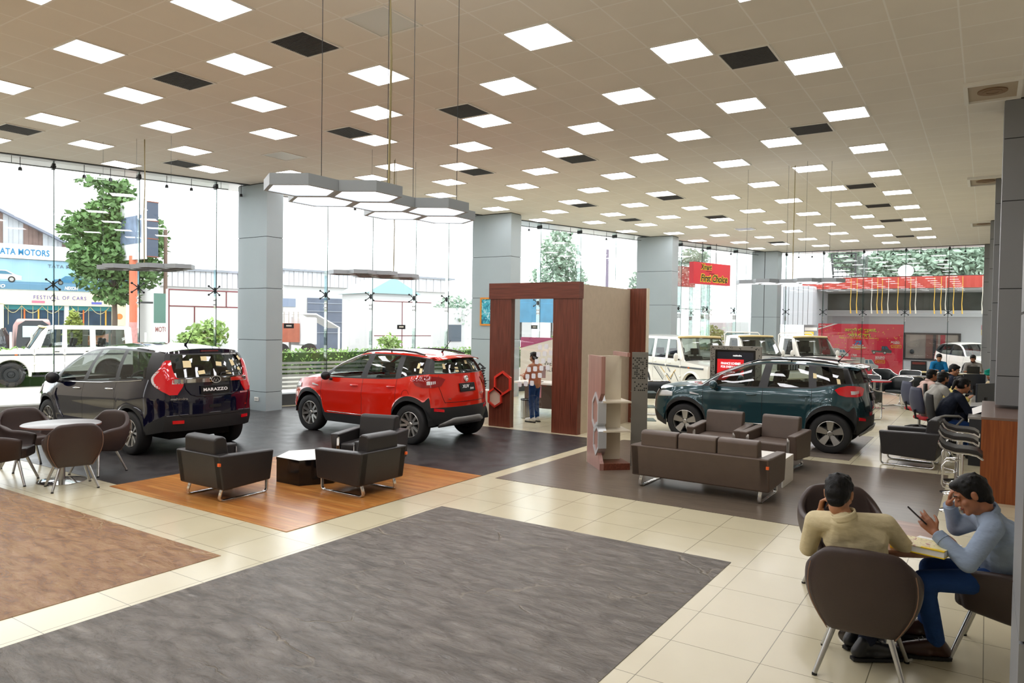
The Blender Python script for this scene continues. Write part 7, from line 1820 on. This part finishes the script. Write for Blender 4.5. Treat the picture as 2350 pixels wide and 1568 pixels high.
# ---- frosted stripes on the lower glass
fb = thing('glass_film', 'white horizontal frosted stripes on the glass left of the red car', 'window film', gp(11.6, GOFF, 0), OA)
for k in range(7): solid('frosted_stripe', pm('white frosted film', 'eef0f2', .5), fb, .1, .008, .38+k*.105, 5.2, .012, .44+k*.105)
for Y, zz, lab in ((11.9, 1.98, 'small dark label on the glass left of the red car'), (14.95, 1.98, 'small dark label on the glass above the red car bonnet'), (19.55, 2.02, 'small dark label on the glass seen through the portal')):
    p = gp(Y, GOFF-.02, zz); t = thing('glass_label', lab, 'label', p, OA, 'small dark labels on the glass'); solid('plate', M_dkmetal, t, -.13, -.006, -.06, .13, 0, .06); solid('pale_mark', M_offw, t, -.07, -.008, -.015, .07, -.006, .02)

# ---- red roofed canopy building beyond the far glass, banner, roof ladder
T_ = thing('building', 'grey service building with a red corrugated canopy beyond the far glass', 'building', (-3.8, 37, 0))
rc = MB(); M_rc = pm('red corrugated sheet', 'a8382e', .6, var=.1, vscale=3)
for k in range(62):
    x = -3.75+k*.15; rc.add([(x, -.03*(k % 2), 3.98), (x+.15, -.03*((k+1) % 2), 3.98), (x+.15, -.03*((k+1) % 2), 4.5), (x, -.03*(k % 2), 4.5)], [(0, 1, 2, 3)])
rc.build('red_fascia', M_rc, T_, solid=.02); rr_ = MB()
for k in range(14): rr_.lathe([(.1, 0), (.1, .03)], 8, o=(-3.4+k*.67, .1, 4.5))
rr_.bx(-4.1, .0, 4.49, 5.6, 3.2, 4.53); rr_.build('roof_sheet', M_dkmetal, T_)
solid('soffit', pm('grey canopy soffit', '8f9294', .7), T_, -3.75, .05, 3.9, 5.6, 3.0, 3.98); solid('upper_glazing', pm('dark upper glazing', '38413f', .15, var=.5, vscale=1.), T_, -3.2, 3.0, 3.05, 5.6, 3.1, 3.9)
solid('white_band', pm('pale band', 'b9bfc2', .5), T_, -3.4, 2.8, 2.75, 5.6, 3.0, 3.05); solid('rear_wall', pm('pale grey wall', '9da1a3', .6, var=.06, vscale=.6), T_, -3.4, 2.9, -.03, 5.6, 6, 2.75)
for k in range(7): solid('cladding_panel', pm('white ribbed panel', 'b9bcc2', .5), T_, -4.6+k*.22, -.9, 2.27, -4.4+k*.22, 2.9, 4.1)
solid('lower_pier', pm('grey pier', '8d9196', .6), T_, -3.55, -.4, -.03, -2.9, 2.9, 2.27); solid('yellow_notice', M_yellow, T_, -3.5, -.42, 1.62, -3.1, -.4, 1.95); solid('white_notice', M_paper, T_, -3.5, -.42, 2.0, -2.95, -.4, 2.15)
wf = solid('office_window', pm('dim office interior', '6d675f', .5, var=.25, vscale=1.5), T_, .45, 2.86, .7, 2.72, 2.9, 1.93); fr_ = MB(); fr_.ring([(.4, .66), (2.78, .66), (2.78, 1.97), (.4, 1.97)], [(.5, .74), (2.68, .74), (2.68, 1.89), (.5, 1.89)], 2.82, 2.88, ax='y'); fr_.build('office_window_frame', M_bk, T_)
solid('dark_cupboard', pm('brown cupboard', '54382f', .5), T_, 1.35, 2.85, .74, 1.85, 2.87, 1.89); solid('red_curtain', pm('deep red curtain', '7c1c26', .6), T_, 1.95, 2.85, .74, 2.15, 2.87, 1.89); solid('dark_gap', M_bk, T_, 1.65, 2.845, .74, 1.78, 2.855, 1.89)
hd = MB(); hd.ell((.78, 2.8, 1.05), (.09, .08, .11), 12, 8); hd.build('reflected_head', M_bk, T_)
T_ = thing('roof_ladder', 'dark steel stair frame standing on the red canopy roof', 'stair', (-5.9, 38.5, 4.53))
ld = MB()
for x in (-.5, .48): ld.tube([(x, 0, 0), (x-.12 if x < 0 else x, 0, 1.28)], .05, 6)
for k in range(6): ld.bx(-.55, -.04, .12+k*.22, .5, .04, .17+k*.22)
for k in range(8): ld.tube([(.55+k*.06, 0, .05), (.58+k*.06, .0, 1.1)], .02, 5)
for k in range(4): ld.tube([(-.3+.2*k, 0, .1), (-.32+.2*k, 0, .6)], .015, 4)
ld.build('frame', M_dkmetal, T_)
T_ = thing('satellite_dish', 'white satellite dish on the red canopy roof', 'dish', (-3.3, 39, 4.53)); d_ = MB(); d_.T = Matrix.Translation((0, 0, .32)) @ Matrix.Rotation(R(70), 4, 'X'); d_.lathe([(.0, 0), (.2, .03), (.34, .09)], 20, caps=False); d_.build('reflector', M_w, T_, smooth=60, solid=.01); MB().cyl((0, .1, 0), (0, .1, .3), .03, n=8).build('mast', M_dkmetal, T_)
for k, (x, y, n_, sd) in enumerate(((-7.2, 47, 1500, 31), (-4.6, 48, 3200, 32), (-2.0, 47, 3200, 33), (.4, 48, 2600, 34))):
    t = thing('tree', ('thin tree left of the roof stair', 'leafy tree right of the roof stair', 'leafy tree above the satellite dish', 'leafy tree above the right end of the red canopy')[k], 'tree', (x, y, 0), 0, 'trees behind the red canopy'); rnd = random.Random(sd); m = MB()
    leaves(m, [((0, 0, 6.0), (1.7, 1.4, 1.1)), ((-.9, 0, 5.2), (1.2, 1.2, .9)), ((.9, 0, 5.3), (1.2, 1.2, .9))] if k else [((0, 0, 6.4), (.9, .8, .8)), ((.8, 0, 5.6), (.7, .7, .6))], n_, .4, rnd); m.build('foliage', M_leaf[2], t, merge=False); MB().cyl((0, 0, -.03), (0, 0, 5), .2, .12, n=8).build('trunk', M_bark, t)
for k, px in enumerate((1952, 1966, 2000, 2013, 2024, 2038, 2060, 2089, 2101, 2144, 2159, 2170, 2188, 2208, 2254)):
    d = ray_dir(px, 690); X = d.x/d.y*36.8
    t = thing('hanging_string', '%s tasselled string hanging from the red canopy, %s from the left' % (('yellow', 'pale')[k % 3 == 2], oname(k+1)), 'string', (X, 36.8, 4.45), 0, 'festive strings hanging from the canopy')
    MB().tube([(0, 0, 0), (.01, 0, -.7), (-.01, 0, -1.2), (.02, 0, -1.62)], [.012, .014, .016, .03], 6).build('string', pm('yellow string', 'c9a23c', .7) if k % 3 != 2 else pm('pale string', 'c9c6b8', .7), t)
t = thing('red_banner', 'large red festive banner standing outside the far glass', 'banner', (-4.42, 33.0, 0))
M_br = pm('crimson banner', 'ea2448', .5, var=.03, vscale=1); solid('print', M_br, t, -1.62, 0, .18, 1.6, .03, 2.32); solid('frame_post', M_dkmetal, t, -1.62, .03, -.03, -1.56, .08, 2.3); solid('frame_post', M_dkmetal, t, 1.54, .03, -.03, 1.6, .08, 2.3)
def btxt(s, x, z, w_, h_, mat, y=-.008, bold=.02, shear=0., sp=1.): return text(s, 'lettering', mat, t, w_, h_, frame_m((x, y, z), (1, 0, 0), (0, 0, 1)), .001, bold, sp, shear)
M_yl = pm('yellow print', 'f2cf2a', .5); M_wp = pm('white print', 'f4f4f4', .5); M_dm = pm('maroon print', '7d1024', .5); M_bp = pm('blue print', '2d8fd0', .5); M_op = pm('orange print b', 'e8922a', .5)
for mt, o, y in ((M_dm, .02, -.004), (M_yl, 0, -.008)):
    btxt('\u0924\u0930\u0915\u094d\u0915\u0940 \u0915\u0940 \u0936\u0941\u0930\u0941\u0906\u0924,', .02+o, 2.06-o, 1.2, .19, mt, y, .03); btxt('\u092d\u0930\u094b\u0938\u0947 \u0915\u0947 \u0938\u093e\u0925.', -.02+o, 1.87-o, .88, .18, mt, y, .03)
btxt('\u092e\u0939\u093f\u0902\u0926\u094d\u0930\u093e \u0915\u0947 75 \u0938\u093e\u0932 \u0915\u0947 \u0907\u0938 \u091c\u0936\u094d\u0928 \u092e\u0947\u0902 \u092a\u093e\u090f\u0902 \u0936\u093e\u0928\u0926\u093e\u0930 \u0932\u093e\u092d.', -.04, 1.73, 1.5, .08, M_yl)
btxt('Mahindra', -1.45, 2.25, .26, .05, M_wp); sw_ = MB(); sw_.prism([(-1.62, 2.06), (-.85, 2.32), (-1.0, 2.32), (-1.62, 2.12)], -.003, -.001, ax='y'); sw_.build('white_swoosh', M_wp, t)
btxt('75', -.05, 1.54, .3, .17, M_bp, -.01, .04, .2); rb = MB(); rb.prism([(-.38, 1.34), (-.05, 1.24), (.3, 1.34), (-.05, 1.44)], -.004, -.001, ax='y'); rb.build('orange_ribbon', M_op, t); btxt('PLATINUM', -.05, 1.43, .42, .07, M_wp, -.008); btxt('CELEBRATIONS', -.05, 1.34, .56, .07, M_wp, -.008)
btxt('BOLERO', 1.32, 1.60, .3, .07, M_wp); btxt('CAMPER', 1.36, 1.54, .24, .04, M_wp); btxt('BOLERO', .78, .96, .34, .08, M_wp); btxt('MAXITRUCK', .78, .89, .34, .04, M_wp); btxt('BOLERO', -1.42, 1.30, .32, .07, M_wp); btxt('PICKUP', -1.42, 1.23, .26, .05, M_wp)
btxt('1700', -.2, 1.02, .22, .09, M_wp); btxt('\u092a\u0947\u0932\u094b\u0921', -.22, .90, .2, .08, M_dm)
for x, z in ((1.36, 1.42), (.78, .78)): bx_ = MB(); bx_.ring([(x-.18, z-.06), (x+.18, z-.06), (x+.18, z+.06), (x-.18, z+.06)], [(x-.165, z-.045), (x+.165, z-.045), (x+.165, z+.045), (x-.165, z+.045)], -.004, -.001, ax='y'); bx_.build('yellow_box', M_yl, t); btxt('\u092a\u093e\u090f\u0902 \u0932\u093e\u092d', x, z, .26, .06, M_yl)
def print_truck(x, z, L, body, box=True):
    m = MB(); y = -.006
    if box: m.prism([(x, z+.16*L), (x+.5*L, z+.14*L), (x+.5*L, z+.50*L), (x, z+.52*L)], y, y+.004, pm('printed pale box', 'b9b4b2', .5), ax='y')
    m.prism([(x, z+.10*L), (x+.5*L, z+.08*L), (x+.98*L, z+.05*L), (x+L, z+.2*L), (x+.86*L, z+.27*L), (x+.76*L, z+.44*L), (x+.5*L, z+.44*L), (x+.48*L, z+.18*L), (x, z+.2*L)], y-.003, y+.001, body, ax='y')
    m.prism([(x+.68*L, z+.28*L), (x+.84*L, z+.27*L), (x+.75*L, z+.42*L), (x+.66*L, z+.42*L)], y-.005, y-.003, pgl, ax='y'); m.prism([(x+.53*L, z+.28*L), (x+.63*L, z+.28*L), (x+.62*L, z+.41*L), (x+.53*L, z+.41*L)], y-.005, y-.003, pgl, ax='y')
    for wx in (.12, .66): 
        for rr2, mm, dy in ((.10, M_bk, -.006), (.06, M_steel, -.008)): m.prism([(x+wx*L+rr2*L*.8*math.cos(a), z+.08*L+rr2*L*math.sin(a)) for a in [2*PI*k/14 for k in range(14)]], y+dy, y+dy+.002, mm, ax='y')
    m.build('truck_print', body, t)
print_truck(-1.12, .92, .72, pm('printed white truck', 'd6d3d4', .5)); print_truck(-.32, .40, 1.05, pm('printed white truck', 'd6d3d4', .5)); print_truck(.46, 1.10, .74, pm('printed grey truck', '5a4f50', .5), False)
cf = MB(); rnd = random.Random(4)
for k in range(70):
    x = rnd.choice((-1, 1))*rnd.uniform(.5, 1.5); z = rnd.uniform(1.25, 2.2); a = rnd.random()*6; cf.prism([(x+.025*math.cos(a), z+.025*math.sin(a)), (x-.012*math.sin(a), z+.012*math.cos(a)), (x-.025*math.cos(a), z-.025*math.sin(a)), (x+.012*math.sin(a), z-.012*math.cos(a))], -.003, -.001, ax='y')
cf.build('confetti', M_yl, t)
sv = Car(dict(XUV, paint=M_wht, step=.2, rimstyle='star5', seats=[], rearmat=M_cardark)); t = thing('suv', 'white estate car outside the far glass behind the man with the laptop', 'car', (.55, 33.9, 0), R(118)); sv.build(t)
sv.patch(t, 'tail_lamp', M_lampred, lambda a, b: (-.06+.16*a, .84+.36*b), 5, 8)
t = thing('notice_sheet', 'narrow red, yellow and white notice on the farthest right hand column', 'notice', (-.17, 31.75, 1.6)); solid('red_part', M_red, t, -.012, -.15, .55, 0, .15, .72); solid('yellow_part', M_yellow, t, -.012, -.15, .35, 0, .15, .55); solid('white_part', M_paper, t, -.012, -.15, -.4, 0, .15, .35)
